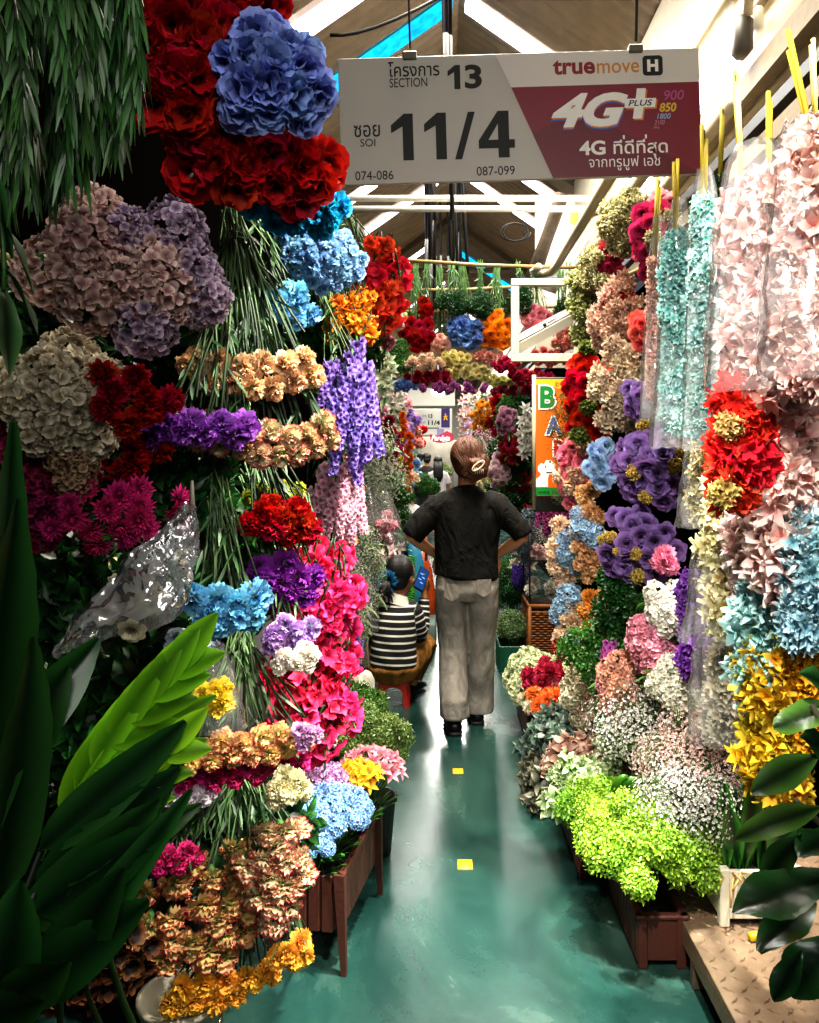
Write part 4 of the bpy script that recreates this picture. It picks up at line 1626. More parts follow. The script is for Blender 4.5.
def bunch(name, kind, px, py, Y, w, h, n, hr, col, label, side='L', tie=None, extra=(), leaves=0, lean=-.15, group=None, cat='bouquet', arc=0, part='blossom', bulge=.6, nvar=3, sway=.35, turn=0, stemcol=None, frond=None, wrap=None, hang=False):
    """A tied bunch: flower heads spread over a bulging oval, stems running to the tie, leaves between them."""
    nrm, u_ = {'L': (LN, LU), 'R': (RN, RU), 'F': (FN, FU), 'T': (TN, TU)}[side]
    up = Vector((0, 0, 1)) if side != 'T' else Vector((0, .78, .62))
    C = at(px, py, Y)
    k = Y / F
    wm, hm, r = w * k / (u_.x if side in 'LR' else 1), h * k, hr * k
    T = at(tie[0], tie[1], Y + (tie[2] if len(tie) > 2 else .08)) if tie else None
    root = thing(name, label, cat, T if T is not None else C - nrm * .02, 0, group)
    bd = bulge * min(wm, hm) + .2 * r
    spots = []
    total = n + sum(e[1] for e in extra)
    if kind in ('rose', 'peony', 'carnation', 'dahlia', 'ruffle', 'marigold', 'cone'):
        cover = total * hr * hr / (w * max(h, hr * .8))
        hr = hr * max(.7, min(1.0, math.sqrt((3.0 if kind in ('carnation', 'ruffle') else 2.0) / cover)))
        r = hr * k
    kinds = [(kind, hr, col, part)] * n
    for e in extra:
        kinds += [(e[0], e[2], e[3], e[4] if len(e) > 4 else 'filler_flower')] * e[1]
    idx = list(range(total))
    rs = random.Random(int(px * 31 + py * 7 + n))
    mixed = kinds[:]
    if extra:
        rs.shuffle(mixed)
    ph = rs.random() * 6.28
    for i, (kd, hh, cc, pn) in enumerate(mixed):
        q = math.sqrt((i + .5) / total)
        a = i * GA + ph
        if w > 2.2 * h and side != 'F':
            a = math.acos(max(-1, min(1, -1 + 2 * (i + .5) / total)))
            a = a if i % 2 else -a
            q = 1.0 if total < 4 else rs.uniform(.9, 1.05)
            x, z, q = math.cos(a) * q, (rs.uniform(.2, .9) if i % 2 else -rs.uniform(.2, .9)) * (1 - .35 * math.cos(a) ** 2), min(1, abs(math.cos(a)))
        else:
            x, z = q * math.cos(a) * .92 + rs.uniform(-.08, .08), q * math.sin(a) * .92 + rs.uniform(-.08, .08)
        pos = C + u_ * (x * wm) + up * (z * hm + arc * hm * x * x) + nrm * (bd * math.sqrt(max(0, 1 - q * q)))
        d = nrm * .9 + u_ * x * .7 + up * (z * .55 + lean) + Vector((rs.uniform(-sway, sway), rs.uniform(-sway, sway), rs.uniform(-sway, sway)))
        if kd == 'spike':
            d = Vector((x * .3, -.25, -1)) if side != 'T' else Vector((x * .5, -.2 + z * .3, 1))
        if hang:
            d = d + Vector((0, 0, -1.1))
        if kd in ('glad', 'cascade'):
            d = Vector((0, 0, 1)) + nrm * .3
        rr = hh * k * rs.uniform(.8, 1.06)
        me = head_mesh(kd, cc, i % nvar)
        place_head(pn, me, root, pos, d, rr, rs.random() * 6.28)
        spots.append((pos, Vector(d).normalized(), rr))
    if T is not None:
        mb, ml = MB(), MB()
        for i, (pos, d, rr) in enumerate(spots):
            b0 = pos - d * rr * .9
            for q in range(2 if total < 16 else 1):
                bb = b0 + Vector((rs.uniform(-.02, .02), rs.uniform(0, .03), rs.uniform(0, .04))) * q * 1.5
                mid = (bb * .6 + T * .4) + nrm * rs.uniform(-.0, .05) + Vector((rs.uniform(-.02, .02), 0, rs.uniform(-.02, .03)))
                pts = bez(bb, mid, T + Vector((rs.uniform(-.025, .025), rs.uniform(-.02, .02), rs.uniform(-.02, .02))), 6)
                tube(mb, pts, .0022 + .0006 * rs.random(), 4, cap=False)
                # swollen joints and narrow leaves along the stem
                for t in (1, 2, 3, 4):
                    if rs.random() < .5:
                        p0 = pts[t]
                        dd = (pts[t - 1] - pts[t]).normalized() * .6 + Vector((rs.uniform(-.7, .7), rs.uniform(-.8, .1), rs.uniform(-.4, .3)))
                        strap_leaf(ml, p0, dd, rs.uniform(.035, .075), .0065, rs.uniform(-.1, .4), nu=4, twist=rs.uniform(-1, 1))
        sm = leaf_mat('1c3016', '5c7a48', .5, .05) if stemcol is None else leaf_mat(stemcol[0], stemcol[1], .5, .05)
        mb.build('stem', sm, root)
        if len(ml.f):
            ml.build('foliage', leaf_mat('16301a', '4c7040', .5, .12) if stemcol is None else leaf_mat(stemcol[0], stemcol[1], .5, .1), root)
    if leaves:
        ml = MB()
        for i in range(leaves):
            q, a = math.sqrt(rs.random()) * 1.1, rs.random() * 6.28
            p0 = C + u_ * (q * math.cos(a) * wm) + up * (q * math.sin(a) * hm) + nrm * (bd * max(0, 1 - q * q) * .6 - .01)
            d = nrm + u_ * math.cos(a) * 1.2 + up * math.sin(a) * 1.2 + Vector((rs.uniform(-.5, .5), 0, rs.uniform(-.6, .3)))
            fl = frond or (2.6 * hr * k if hr * k < .03 else .07, .4)
            broad_leaf(ml, p0, d, fl[0] * rs.uniform(.7, 1.2), fl[0] * fl[1], .3, .2, .08, 5, 5)
        ml.build('foliage', leaf_mat(*(G_MID if stemcol is None else stemcol)), root)
    if wrap:
        sleeve(root, *wrap)
    return root


def sleeve(root, px0, y0, w0, px1, y1, w1, Y, mat='clear_sleeve', white=.17, gl=.07, dep=.7, nseg=16, n=26, crum=.075):
    """A clear plastic sleeve, gathered at the top and open below, hanging round a bunch."""
    from mathutils import noise
    V, T = [], []
    for i in range(nseg):
        t = i / (nseg - 1)
        c = at(px0 + (px1 - px0) * t, y0 + (y1 - y0) * t, Y)
        ww = (w0 + (w1 - w0) * (t ** .55)) * Y / F / 2
        for j in range(n):
            a = 2 * PI * j / n
            q = Vector((math.cos(a) * 1.3, math.sin(a) * 1.3, t * 4 + px0))
            f = 1 + crum * 2.2 * noise.noise(q * 1.4) + crum * math.sin(a * 7 + px0) * (1 - t * .6)
            V.append((c.x + ww * f * math.cos(a), c.y + ww * dep * f * math.sin(a), c.z + (.012 * noise.noise(q * 2 + Vector((5, 0, 0))) if i in (0, nseg - 1) else 0)))
            T.append(t)
    mb = MB()
    mb.add(V, grid_faces(nseg, n, True), 0, T)
    return mb.build('plastic_sleeve', plastic_mat(mat, white, gl), root)


def garland(name, px, y0, y1, w, Y, col, label, kind='cascade', dens=.62, wrap=None, stick=None, group=None, px1=None, tuft=None, taper=.75):
    """A hanging garland of fluffy blossom clusters on a vine, hooked on a rod by its stem."""
    k = Y / F
    r = w * k / 2
    A, B_ = at(px, y0, Y), at(px if px1 is None else px1, y1, Y)
    L = (A - B_).length
    n = max(2, int(round(L / (r * dens))))
    root = thing(name, label, 'garland', A, 0, group)
    for i in range(n):
        t = (i + .35) / n
        p = A.lerp(B_, t) + Vector((U(-.15, .15), U(-.2, .2), 0)) * r
        e = min(1, t / .18, (1 - t) / .16 + .35)
        s = r * (taper + (1 - taper) * e) * U(.9, 1.08)
        place_head('blossom_cluster', head_mesh(kind, col, i % 4), root, p, (U(-.3, .3), U(-.5, .1), 1), (s, s, s * 1.05), U(0, 6.28))
        if tuft and i % 3 == 1:
            place_head('leaf_tuft', head_mesh('cascade', tuft, i % 2), root, p + Vector((-r * .6, -r * .5, -r * .3)), (-.5, -.5, 0), s * .5)
    mb = MB()
    top = A + Vector((0, 0, .03)) if stick is None else at(px + stick[0], stick[1], Y)
    tube(mb, [top, A.lerp(top, .3), A.lerp(B_, .5), B_.lerp(A, .1)], .004, 5)
    if stick:
        for q in range(3):
            o = Vector((U(-.008, .008), U(-.008, .008), U(-.03, .02)))
            tube(mb, [top + o, A + o * .5], .006, 6, tip=.9)
    mb.build('stem', petal_mat('6a5a18', 'c8ae3a', .5, .5, .05) if stick else GREEN(), root)
    if wrap:
        sleeve(root, *wrap)
    return root


# ================================================================== left wall of bunches
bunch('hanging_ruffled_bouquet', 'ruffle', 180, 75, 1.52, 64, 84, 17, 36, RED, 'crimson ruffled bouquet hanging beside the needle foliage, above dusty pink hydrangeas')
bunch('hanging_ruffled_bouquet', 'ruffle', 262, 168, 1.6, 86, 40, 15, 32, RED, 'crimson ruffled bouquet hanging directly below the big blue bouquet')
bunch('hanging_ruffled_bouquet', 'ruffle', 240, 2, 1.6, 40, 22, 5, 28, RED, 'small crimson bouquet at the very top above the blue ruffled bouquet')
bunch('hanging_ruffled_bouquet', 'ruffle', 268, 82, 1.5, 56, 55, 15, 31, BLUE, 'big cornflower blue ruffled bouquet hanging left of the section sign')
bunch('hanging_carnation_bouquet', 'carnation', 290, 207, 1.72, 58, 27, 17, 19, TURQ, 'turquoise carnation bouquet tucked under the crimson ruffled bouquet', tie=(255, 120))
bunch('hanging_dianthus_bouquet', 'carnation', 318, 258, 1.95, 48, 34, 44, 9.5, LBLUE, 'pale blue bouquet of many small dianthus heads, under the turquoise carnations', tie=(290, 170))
bunch('hanging_carnation_bouquet', 'carnation', 285, 308, 1.85, 27, 21, 7, 15, SKYB, 'small sky blue carnation bouquet above the peach carnations', tie=(245, 205))
bunch('hanging_gladiolus_bouquet', 'glad', 373, 288, 2.6, 17, 48, 7, 24, ('b80a12', 'ff3a30', .5, .5), 'bright red gladiolus spray drooping at the edge of the ceiling view', tie=(350, 215))
bunch('hanging_gladiolus_bouquet', 'glad', 352, 322, 2.45, 18, 30, 6, 17, ('c84a0a', 'f8a030', .5, .5), 'orange budded spray hanging below the pale blue dianthus', tie=(330, 240), extra=[('buds', 4, 16, ('c86a1a', 'f0b050', .5, .5), 'bud')])
bunch('hanging_rose_bouquet', 'peony', 385, 322, 3.0, 13, 26, 6, 16, PINK, 'soft pink blooms hanging beside the red gladiolus spray', tie=(375, 260))
bunch('hanging_hydrangea_bouquet', 'hydrangea', 128, 272, 1.48, 82, 66, 8, 35, DUSTY, 'dusty pink hydrangea bouquet below the crimson ruffled blooms', nvar=4, bulge=.12, sway=.6, extra=[('hydrangea', 5, 35, DUSTYV, 'blossom')])
bunch('hanging_hydrangea_bouquet', 'hydrangea', 58, 398, 1.5, 48, 46, 7, 33, CREAM, 'cream white hydrangea bouquet beside the dark red dahlias')
bunch('hanging_dahlia_bouquet', 'peony', 130, 396, 1.48, 42, 32, 8, 25, RED, 'bright red dahlia bouquet right of the cream hydrangeas')
bunch('hanging_dahlia_bouquet', 'peony', 120, 447, 1.56, 42, 28, 8, 24, DKRED, 'dark red dahlia bouquet directly below the bright red dahlias')
bunch('hanging_hydrangea_bouquet', 'hydrangea', 36, 470, 1.56, 42, 62, 11, 27, DKMAG, 'dark magenta hydrangea bouquet by the tall green leaf edge')
bunch('hanging_hydrangea_bouquet', 'hydrangea', 72, 462, 1.5, 17, 26, 4, 22, ('6a5038', 'c8a888', .5, .5), 'faded beige hydrangea sprig between magenta and dark red blooms')
bunch('hanging_aster_bouquet', 'dahlia', 115, 512, 1.52, 72, 36, 17, 21, MAGENTA, 'magenta aster bouquet hanging above the clear plastic bag')
bunch('hanging_carnation_bouquet', 'carnation', 250, 376, 1.7, 64, 18, 13, 20, PEACH, 'peach carnation bouquet hanging in a shallow arc over green stems', tie=(232, 205), arc=.8, lean=-.35)
bunch('hanging_carnation_bouquet', 'carnation', 198, 430, 1.6, 52, 12, 8, 20, VIOLET, 'violet carnation bouquet hanging left of the red edged cream carnations', tie=(222, 300), lean=-.35)
bunch('hanging_carnation_bouquet', 'carnation', 266, 446, 1.72, 68, 20, 15, 20, CREAMRED, 'red edged cream carnation bouquet below the peach carnations', tie=(250, 300), arc=.9, lean=-.35)
bunch('hanging_snapdragon_bouquet', 'spike', 345, 413, 2.35, 30, 60, 17, 27, ('46288c', '9c80d2', .5, .5), 'tall lavender purple snapdragon bouquet hanging by the aisle', tie=(322, 290))
bunch('hanging_carnation_bouquet', 'peony', 275, 492, 2.0, 28, 11, 6, 12, ('6a8a14', 'd0d850', .5, .5), 'small lime green pompom bouquet above the red carnations')
bunch('hanging_carnation_bouquet', 'carnation', 280, 522, 1.92, 37, 22, 9, 17, RED, 'red carnation bouquet hanging below the lime pompoms', tie=(240, 400), lean=-.3)
bunch('hanging_carnation_bouquet', 'carnation', 284, 582, 1.95, 34, 24, 9, 17, PURPLE, 'deep purple carnation bouquet hanging below the red carnations', tie=(250, 470), lean=-.3)
bunch('hanging_stock_bouquet', 'spike', 334, 508, 2.45, 27, 32, 11, 24, ('c86a9a', 'f4d0dc', .5, .5), 'pale pink stock bouquet under the lavender snapdragons', tie=(318, 420))
bunch('hanging_gladiolus_bouquet', 'spike', 350, 478, 2.5, 10, 20, 5, 17, ('c8444a', 'f49a90', .5, .5), 'small coral budded bouquet hanging between snapdragons and wrapped gypsophila')
bunch('hanging_gladiolus_bouquet', 'glad', 312, 590, 2.2, 33, 55, 12, 28, HOTPINK, 'hot pink gladiolus bouquet hanging right of the purple carnations', tie=(300, 500))
bunch('hanging_gladiolus_bouquet', 'glad', 312, 690, 2.2, 36, 62, 13, 28, ('b00a40', 'f8447c', .5, .5), 'deep pink gladiolus bouquet drooping above the blue planter flowers', tie=(300, 590))
bunch('hanging_carnation_bouquet', 'carnation', 228, 610, 1.68, 42, 22, 9, 18, SKYB, 'sky blue carnation bouquet hanging right of the clear plastic bag', tie=(212, 468), arc=.6, lean=-.35)
bunch('hanging_carnation_bouquet', 'carnation', 284, 634, 1.9, 28, 16, 6, 16, LAV, 'lavender carnation bouquet hanging in front of hot pink gladiolus', tie=(262, 540), lean=-.3)
bunch('hanging_carnation_bouquet', 'carnation', 298, 658, 1.86, 24, 12, 6, 14, ('f0dcc8', 'fbf2e4', .5, .5), 'ivory carnation bouquet just under the lavender carnations', lean=-.3)
bunch('hanging_carnation_bouquet', 'carnation', 240, 746, 1.84, 68, 15, 15, 17, CREAMRED2, 'long row of red edged yellow carnations below the sky blue ones', tie=(240, 620), lean=-.35)
bunch('hanging_carnation_bouquet', 'carnation', 306, 735, 1.84, 12, 13, 4, 15, ('a860c0', 'e8b8e0', .5, .5), 'pinkish lilac carnation bouquet at the end of the long carnation row')
bunch('hanging_carnation_bouquet', 'carnation', 245, 768, 1.88, 58, 10, 11, 13, MAGENTA, 'magenta carnation bouquet in a thin row under the red edged yellow ones', lean=-.3)
bunch('hanging_carnation_bouquet', 'carnation', 193, 795, 1.84, 22, 13, 6, 14, ('b8a0b8', 'e8dce4', .5, .5), 'pale lilac carnation bouquet beside the big green leaf tip', lean=-.3)
bunch('hanging_carnation_bouquet', 'carnation', 287, 786, 1.86, 25, 15, 7, 14, IVORY, 'cream white carnation bouquet hanging above the lowest big carnation bunch', lean=-.3)
bunch('hanging_carnation_bouquet', 'carnation', 167, 860, 1.86, 30, 12, 7, 15, MAGENTA, 'pink magenta carnation bouquet low down beside the dark leaves', tie=(200, 780), lean=-.3)
bunch('hanging_carnation_bouquet', 'carnation', 200, 905, 1.98, 66, 66, 22, 18, CREAMRED2, 'big low bunch of red edged yellow carnations with drooping stems', tie=(235, 775), bulge=.4, hang=True)
bunch('hanging_carnation_bouquet', 'carnation', 277, 870, 1.96, 30, 58, 16, 18, CREAMRED, 'red edged cream carnation bouquet low beside the slatted planter', tie=(250, 775), bulge=.4, hang=True)
bunch('hanging_carnation_bouquet', 'carnation', 224, 984, 2.0, 52, 13, 11, 17, ('e88a10', 'ffc64e', .45, .45), 'golden yellow carnation bouquet, lowest of the wall above the white bucket', tie=(245, 860), lean=-.3)
bunch('hanging_carnation_bouquet', 'carnation', 290, 948, 2.0, 17, 18, 5, 16, ('e88a10', 'ffc64e', .45, .45), 'small golden yellow carnation bouquet close to the planter leg', tie=(262, 850))
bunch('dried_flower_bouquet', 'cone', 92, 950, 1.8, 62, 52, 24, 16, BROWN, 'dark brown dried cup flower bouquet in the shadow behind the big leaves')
bunch('hanging_wrapped_bouquet', 'carnation', 216, 694, 1.72, 14, 20, 6, 15, YELLOW, 'wrapped yellow carnation bouquet touching the bright leaf tips', wrap=(205, 640, 24, 218, 728, 62, 1.74, 'thin_sleeve', .09, .08))
bunch('hanging_wrapped_bouquet', 'carnation', 186, 645, 1.75, 20, 14, 5, 13, ('5a90b0', 'd8e4ec', .5, .5), 'wrapped blue and white bouquet peeking above the bright leaf')
bunch('hanging_berry_bouquet', 'buds', 330, 665, 2.6, 8, 26, 5, 15, ('a80a14', 'e83a40', .5, .5), 'red berry spray at the edge of the hot pink gladiolus', tie=(322, 610))
bunch('hanging_berry_bouquet', 'buds', 326, 722, 2.65, 10, 24, 7, 13, ('b8c0b0', 'f0f2ea', .5, .5), 'white and red berry spray above the green pot plants', tie=(322, 670), extra=[('buds', 4, 12, RED, 'berry')])
bunch('hanging_daisy_bouquet', 'dahlia', 334, 683, 2.6, 9, 13, 4, 11, YELLOW, 'small yellow daisy bouquet between two berry sprays')
bunch('hanging_freesia_bouquet', 'buds', 348, 650, 2.9, 14, 12, 5, 11, ('4a2a86', '9470c8', .5, .5), 'small purple budded spray in front of the wrapped gypsophila')
bunch('hanging_marigold_garland', 'marigold', 350, 533, 2.8, 5, 28, 9, 9, ('e07808', 'ffb020', .5, .5), 'short golden marigold garland beside the wrapped gypsophila', bulge=.3)
GYP = ('98a084', 'e6e8d2', .5, .5)
bunch('hanging_wrapped_bouquet', 'gyp', 366, 466, 2.95, 22, 40, 11, 23, GYP, 'gypsophila bouquet in a clear sleeve, hanging just right of lavender snapdragons', tie=(345, 400), leaves=16, wrap=(350, 410, 14, 372, 524, 60, 2.95, 'thin_sleeve', .09, .08))
bunch('hanging_wrapped_bouquet', 'gyp', 345, 590, 3.0, 14, 60, 13, 18, GYP, 'long wrapped gypsophila bouquet hanging above the green pot plants', leaves=20, wrap=(346, 520, 22, 347, 668, 42, 3.0, 'thin_sleeve', .09, .08), stemcol=G_PALE)
bunch('hanging_wrapped_bouquet', 'gyp', 366, 568, 3.6, 9, 46, 9, 14, GYP, 'wrapped gypsophila bouquet hanging right behind the seated person', leaves=12, wrap=(366, 510, 14, 366, 632, 26, 3.6, 'thin_sleeve', .09, .08), stemcol=G_PALE)
bunch('hanging_wrapped_bouquet', 'peony', 384, 528, 4.6, 12, 15, 6, 9, PINK, 'wrapped pink and green bouquet above the blue scrunchie', leaves=14, wrap=(380, 490, 12, 390, 550, 36, 4.6, 'thin_sleeve', .09, .08))
bunch('hanging_wrapped_bouquet', 'lily', 389, 556, 5.5, 16, 14, 9, 8, ('e8b0b8', 'fbf0e4', .5, .5), 'cream and pink bouquet just behind the head of the seated person', side='F', leaves=16)

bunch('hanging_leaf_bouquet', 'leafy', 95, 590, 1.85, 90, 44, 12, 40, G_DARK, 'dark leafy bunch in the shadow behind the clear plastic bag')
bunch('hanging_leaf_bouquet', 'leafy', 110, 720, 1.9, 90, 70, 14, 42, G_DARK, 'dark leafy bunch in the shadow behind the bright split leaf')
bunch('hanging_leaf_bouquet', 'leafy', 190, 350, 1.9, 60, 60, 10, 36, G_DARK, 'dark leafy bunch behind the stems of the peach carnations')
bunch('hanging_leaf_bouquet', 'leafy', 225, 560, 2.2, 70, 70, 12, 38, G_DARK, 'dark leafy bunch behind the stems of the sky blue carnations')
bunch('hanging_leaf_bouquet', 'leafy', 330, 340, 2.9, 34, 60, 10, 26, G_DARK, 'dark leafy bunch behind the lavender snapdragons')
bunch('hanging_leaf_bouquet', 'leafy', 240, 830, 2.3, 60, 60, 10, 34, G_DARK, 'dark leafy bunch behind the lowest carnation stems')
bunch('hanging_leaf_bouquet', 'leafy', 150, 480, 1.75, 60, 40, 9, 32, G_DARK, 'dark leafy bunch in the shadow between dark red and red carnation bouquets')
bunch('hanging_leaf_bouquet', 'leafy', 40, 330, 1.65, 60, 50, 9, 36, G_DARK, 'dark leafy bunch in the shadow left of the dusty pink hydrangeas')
# clear plastic bag hung among the bunches
def hanging_bag():
    from mathutils import noise
    t = thing('hanging_plastic_bag', 'crumpled clear plastic bag of cream roses hanging above the bright green leaf', 'bag', at(190, 508, 1.55))
    top, lo = at(192, 508, 1.55), at(110, 650, 1.5)
    V = []
    n, m = 22, 30
    for i in range(n):
        s = i / (n - 1)
        for j in range(m):
            a = 2 * PI * j / m
            px = 190 + (118 - 190) * s + (4 + 74 * s ** .8) * math.cos(a) * (1 - .18 * s)
            py = 508 + 122 * s + 30 * s * math.sin(a) * .3 - 18 * s * math.cos(a)
            q = Vector((math.cos(a) * 2, math.sin(a) * 2, s * 3))
            p = at(px, py, 1.52 + .06 * math.sin(a) * s + .035 * noise.noise(q * 1.5) + .015 * noise.noise(q * 4))
            V.append(tuple(p + Vector((.012 * noise.noise(q * 3), 0, .02 * noise.noise(q * 2.2)))))
    mb = MB()
    mb.add(V, grid_faces(n, m, True))
    mb.build('bag_film', plastic_mat('crumpled_film', .3, .3, bs=4, bd=.06), t)
    rs = random.Random(4)
    for k in range(9):
        s = rs.uniform(.55, .95)
        p = at(190 - 72 * s + rs.uniform(-50, 20) * s, 508 + 128 * s + rs.uniform(-12, 12), 1.54)
        place_head('rose_head', head_mesh('rose', ('9a8a6a', 'e8dcc4', .5, .5), k % 3), t, p, (rs.uniform(-.6, .3), -.9, rs.uniform(-.6, .3)), .022)
    mb = MB()
    tube(mb, [top + Vector((0, 0, .05)), top, top + Vector((.0, 0, -.02))], [.003, .006, .004], 6)
    mb.build('bag_tie', simple('bag_tie', '5a5448', .6), t)
hanging_bag()

# ================================================================== dark foliage hanging top left
def needle_foliage():
    t = thing('hanging_needle_foliage', 'dark green foliage with long drooping needle leaves filling the upper left corner', 'foliage', at(10, -60, .95))
    rs = random.Random(3)
    for k in range(10):
        mb = MB()
        a0 = at(-50 + 14 * k, -70 - rs.uniform(0, 40), .9 + rs.uniform(-.05, .15))
        ex, ey = 6 + 15 * k + rs.uniform(-8, 8), 205 - 9 * k + rs.uniform(-14, 10)
        if k > 7:
            ey -= 28
        tip = at(ex, ey, .9 + rs.uniform(-.08, .16))
        ctrl = a0.lerp(tip, .5) + Vector((.05, 0, .07))
        spine = bez(a0, ctrl, tip, 10)
        tube(mb, spine, .0022, 4, tip=.3)
        for i in range(210):
            u = rs.random() * .98 * 9
            i0 = int(u)
            p = spine[i0].lerp(spine[min(9, i0 + 1)], u - i0)
            dv = (spine[min(9, i0 + 1)] - spine[i0]).normalized()
            d = dv * 1.15 + Vector((rs.uniform(-.55, .5), rs.uniform(-.6, .45), rs.uniform(-.75, .1)))
            strap_leaf(mb, p, d, rs.uniform(.026, .05), .0055, .4, nu=4, twist=rs.uniform(-1.2, 1.2))
        mb.build('frond', leaf_mat('0a200c', '3f6a34', .45, .15), t)
    return t
needle_foliage()
def leafy_branch():
    t = thing('hanging_leafy_branch', 'dark broad leaved branch hanging below the needle foliage at the edge', 'foliage', at(0, 170, .95))
    rs = random.Random(9)
    mb = MB()
    sp = bez(at(-30, 110, .95), at(8, 210, .95), at(4, 290, .95), 8)
    tube(mb, sp, .003, 5)
    mb.build('stem', GREEN(), t)
    for k in range(13):
        mb = MB()
        p = sp[min(7, int(k * 8 / 13))]
        d = Vector((rs.uniform(-.4, .7), rs.uniform(-.5, .2), rs.uniform(-1.1, -.4)))
        broad_leaf(mb, p, d, rs.uniform(.06, .09), .034, .3, .25, .05, 9, 7, twist=rs.uniform(-.7, .7))
        mb.build('leaf', leaf_mat('0e2610', '3c6a38', .4, .2), t)
leafy_branch()

# ================================================================== big leaves, lower left foreground
def big_leaves():
    t = thing('potted_foliage_plant', 'large dark green plant with long glossy leaves in the lower left foreground', 'plant', (-.85, .95, 0))
    mb = MB()
    lathe(mb, [(.0, .02), (.14, 0), (.17, .28), (.18, .3), (.165, .3), (.15, .27), (0, .26)], (-.85, .95, 0), 24)
    mb.build('pot', simple('dark_pot', '201a18', .5), t)
    LM = leaf_mat('123616', '2c6028', .32, .28)  # darker copy of the leaf green, shade put into the colour
    LM2 = leaf_mat('66a81c', '96d830', .4, .4)  # brighter copy of the leaf green, light put into the colour
    specs = [  # base px,py,Y -> tip px,py,Y, width m, material, twist
        ((25, 1010, 1.0), (192, 790, 1.02), .05, LM, .3), ((30, 980, 1.0), (188, 752, 1.06), .05, LM, .5), ((40, 1000, 1.02), (125, 868, .98), .075, LM, .1),
        ((20, 1000, .98), (150, 900, 1.0), .07, LM, -.2), ((10, 1000, .95), (70, 960, .9), .06, LM, .4), 
        ((0, 900, .95), (36, 640, .9), .075, LM, 1.0), ((-30, 860, .9), (22, 505, .9), .085, LM, .9), ((-10, 800, .92), (18, 430, .95), .06, LM, .8),
        ((40, 850, 1.0), (186, 722, 1.04), .06, LM, .4), ((35, 890, 1.0), (180, 768, 1.04), .06, LM, .3), ((35, 915, 1.0), (172, 822, 1.02), .065, LM, .2), ((-20, 800, .95), (70, 668, 1.0), .07, LM, .5), ((0, 760, .95), (100, 640, 1.05), .06, LM, .4), ((0, 1000, .95), (24, 880, .88), .07, LM, .2), ((-20, 1020, .95), (45, 1000, .9), .06, LM, .3), ((20, 930, 1.0), (160, 800, 1.03), .07, LM, .4)]
    st = MB()
    for a, b, w, m, tw in specs:
        A, B_ = at(*a), at(*b)
        mb = MB()
        broad_leaf(mb, A, B_ - A, (B_ - A).length, w, -.05, .3, .03, 16, 9, twist=tw, vein=.02, veins=7, shape=.7, up=Vector((.2, -.9, .4)))
        mb.build('leaf', m, t)
        tube(st, bez(A, A + Vector((-.1, 0, -.3)), (-.85, .95, .27), 6), .006, 6)
    st.build('stem', GREEN(), t)
    # the bright split leaf
    t = thing('split_leaf_plant', 'bright green split leaf with finger like lobes catching the light below the plastic bag', 'plant', (-.55, 1.28, 0))
    mb = MB()
    lathe(mb, [(.0, .02), (.1, 0), (.12, .2), (.13, .22), (.115, .22), (.1, .2), (0, .19)], (-.55, 1.28, 0), 20)
    mb.build('pot', bpy.data.materials['dark_pot'], t)
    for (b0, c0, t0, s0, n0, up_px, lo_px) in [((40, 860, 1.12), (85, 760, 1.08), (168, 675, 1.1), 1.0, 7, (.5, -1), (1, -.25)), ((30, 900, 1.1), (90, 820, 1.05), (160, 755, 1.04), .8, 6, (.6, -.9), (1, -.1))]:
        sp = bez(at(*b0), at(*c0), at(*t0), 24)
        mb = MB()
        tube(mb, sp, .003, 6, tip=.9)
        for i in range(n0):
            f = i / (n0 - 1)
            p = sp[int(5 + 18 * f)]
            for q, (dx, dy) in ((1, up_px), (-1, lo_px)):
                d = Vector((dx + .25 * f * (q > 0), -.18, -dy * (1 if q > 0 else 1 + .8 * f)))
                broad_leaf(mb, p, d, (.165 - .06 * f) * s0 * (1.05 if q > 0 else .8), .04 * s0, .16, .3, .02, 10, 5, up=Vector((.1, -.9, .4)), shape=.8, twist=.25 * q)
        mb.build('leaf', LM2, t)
    mb = MB()
    tube(mb, bez(at(60, 880, 1.15), (-.55, 1.22, .6), (-.55, 1.28, .19), 8), .005, 6)
    mb.build('stem', GREEN(), t)
    # pale ribbed single leaf pointing right
    t = thing('potted_foliage_plant', 'pale green pointed leaf reaching towards the pink magenta carnations', 'plant', (-.42, 1.56, 0))
    mb = MB()
    lathe(mb, [(.0, .02), (.09, 0), (.11, .18), (.12, .2), (.105, .2), (0, .18)], (-.42, 1.56, 0), 20)
    mb.build('pot', bpy.data.materials['dark_pot'], t)
    for a, b, w in (((80, 880, 1.25), (200, 800, 1.3), .05), ((90, 790, 1.25), (205, 735, 1.28), .055), ((85, 760, 1.2), (215, 690, 1.22), .04)):
        mb = MB()
        A, B_ = at(*a), at(*b)
        broad_leaf(mb, A, B_ - A, (B_ - A).length, w, .1, .25, .05, 14, 9, twist=.5, vein=.012, shape=.75, up=Vector((.1, -.8, .6)))
        mb.build('leaf', LM2 if w != .05 else leaf_mat('2a5a2a', '6aa04a', .4, .3), t)
        mb = MB()
        tube(mb, bez(A, A + Vector((-.05, 0, -.2)), (-.42, 1.56, .18), 6), .004, 6)
        mb.build('stem', GREEN(), t)
big_leaves()
# ================================================================== right wall: roses and mixed garlands
def RB(*a, **k):
    k.setdefault('side', 'R')
    k.setdefault('group', None)
    return bunch(*a, **k)

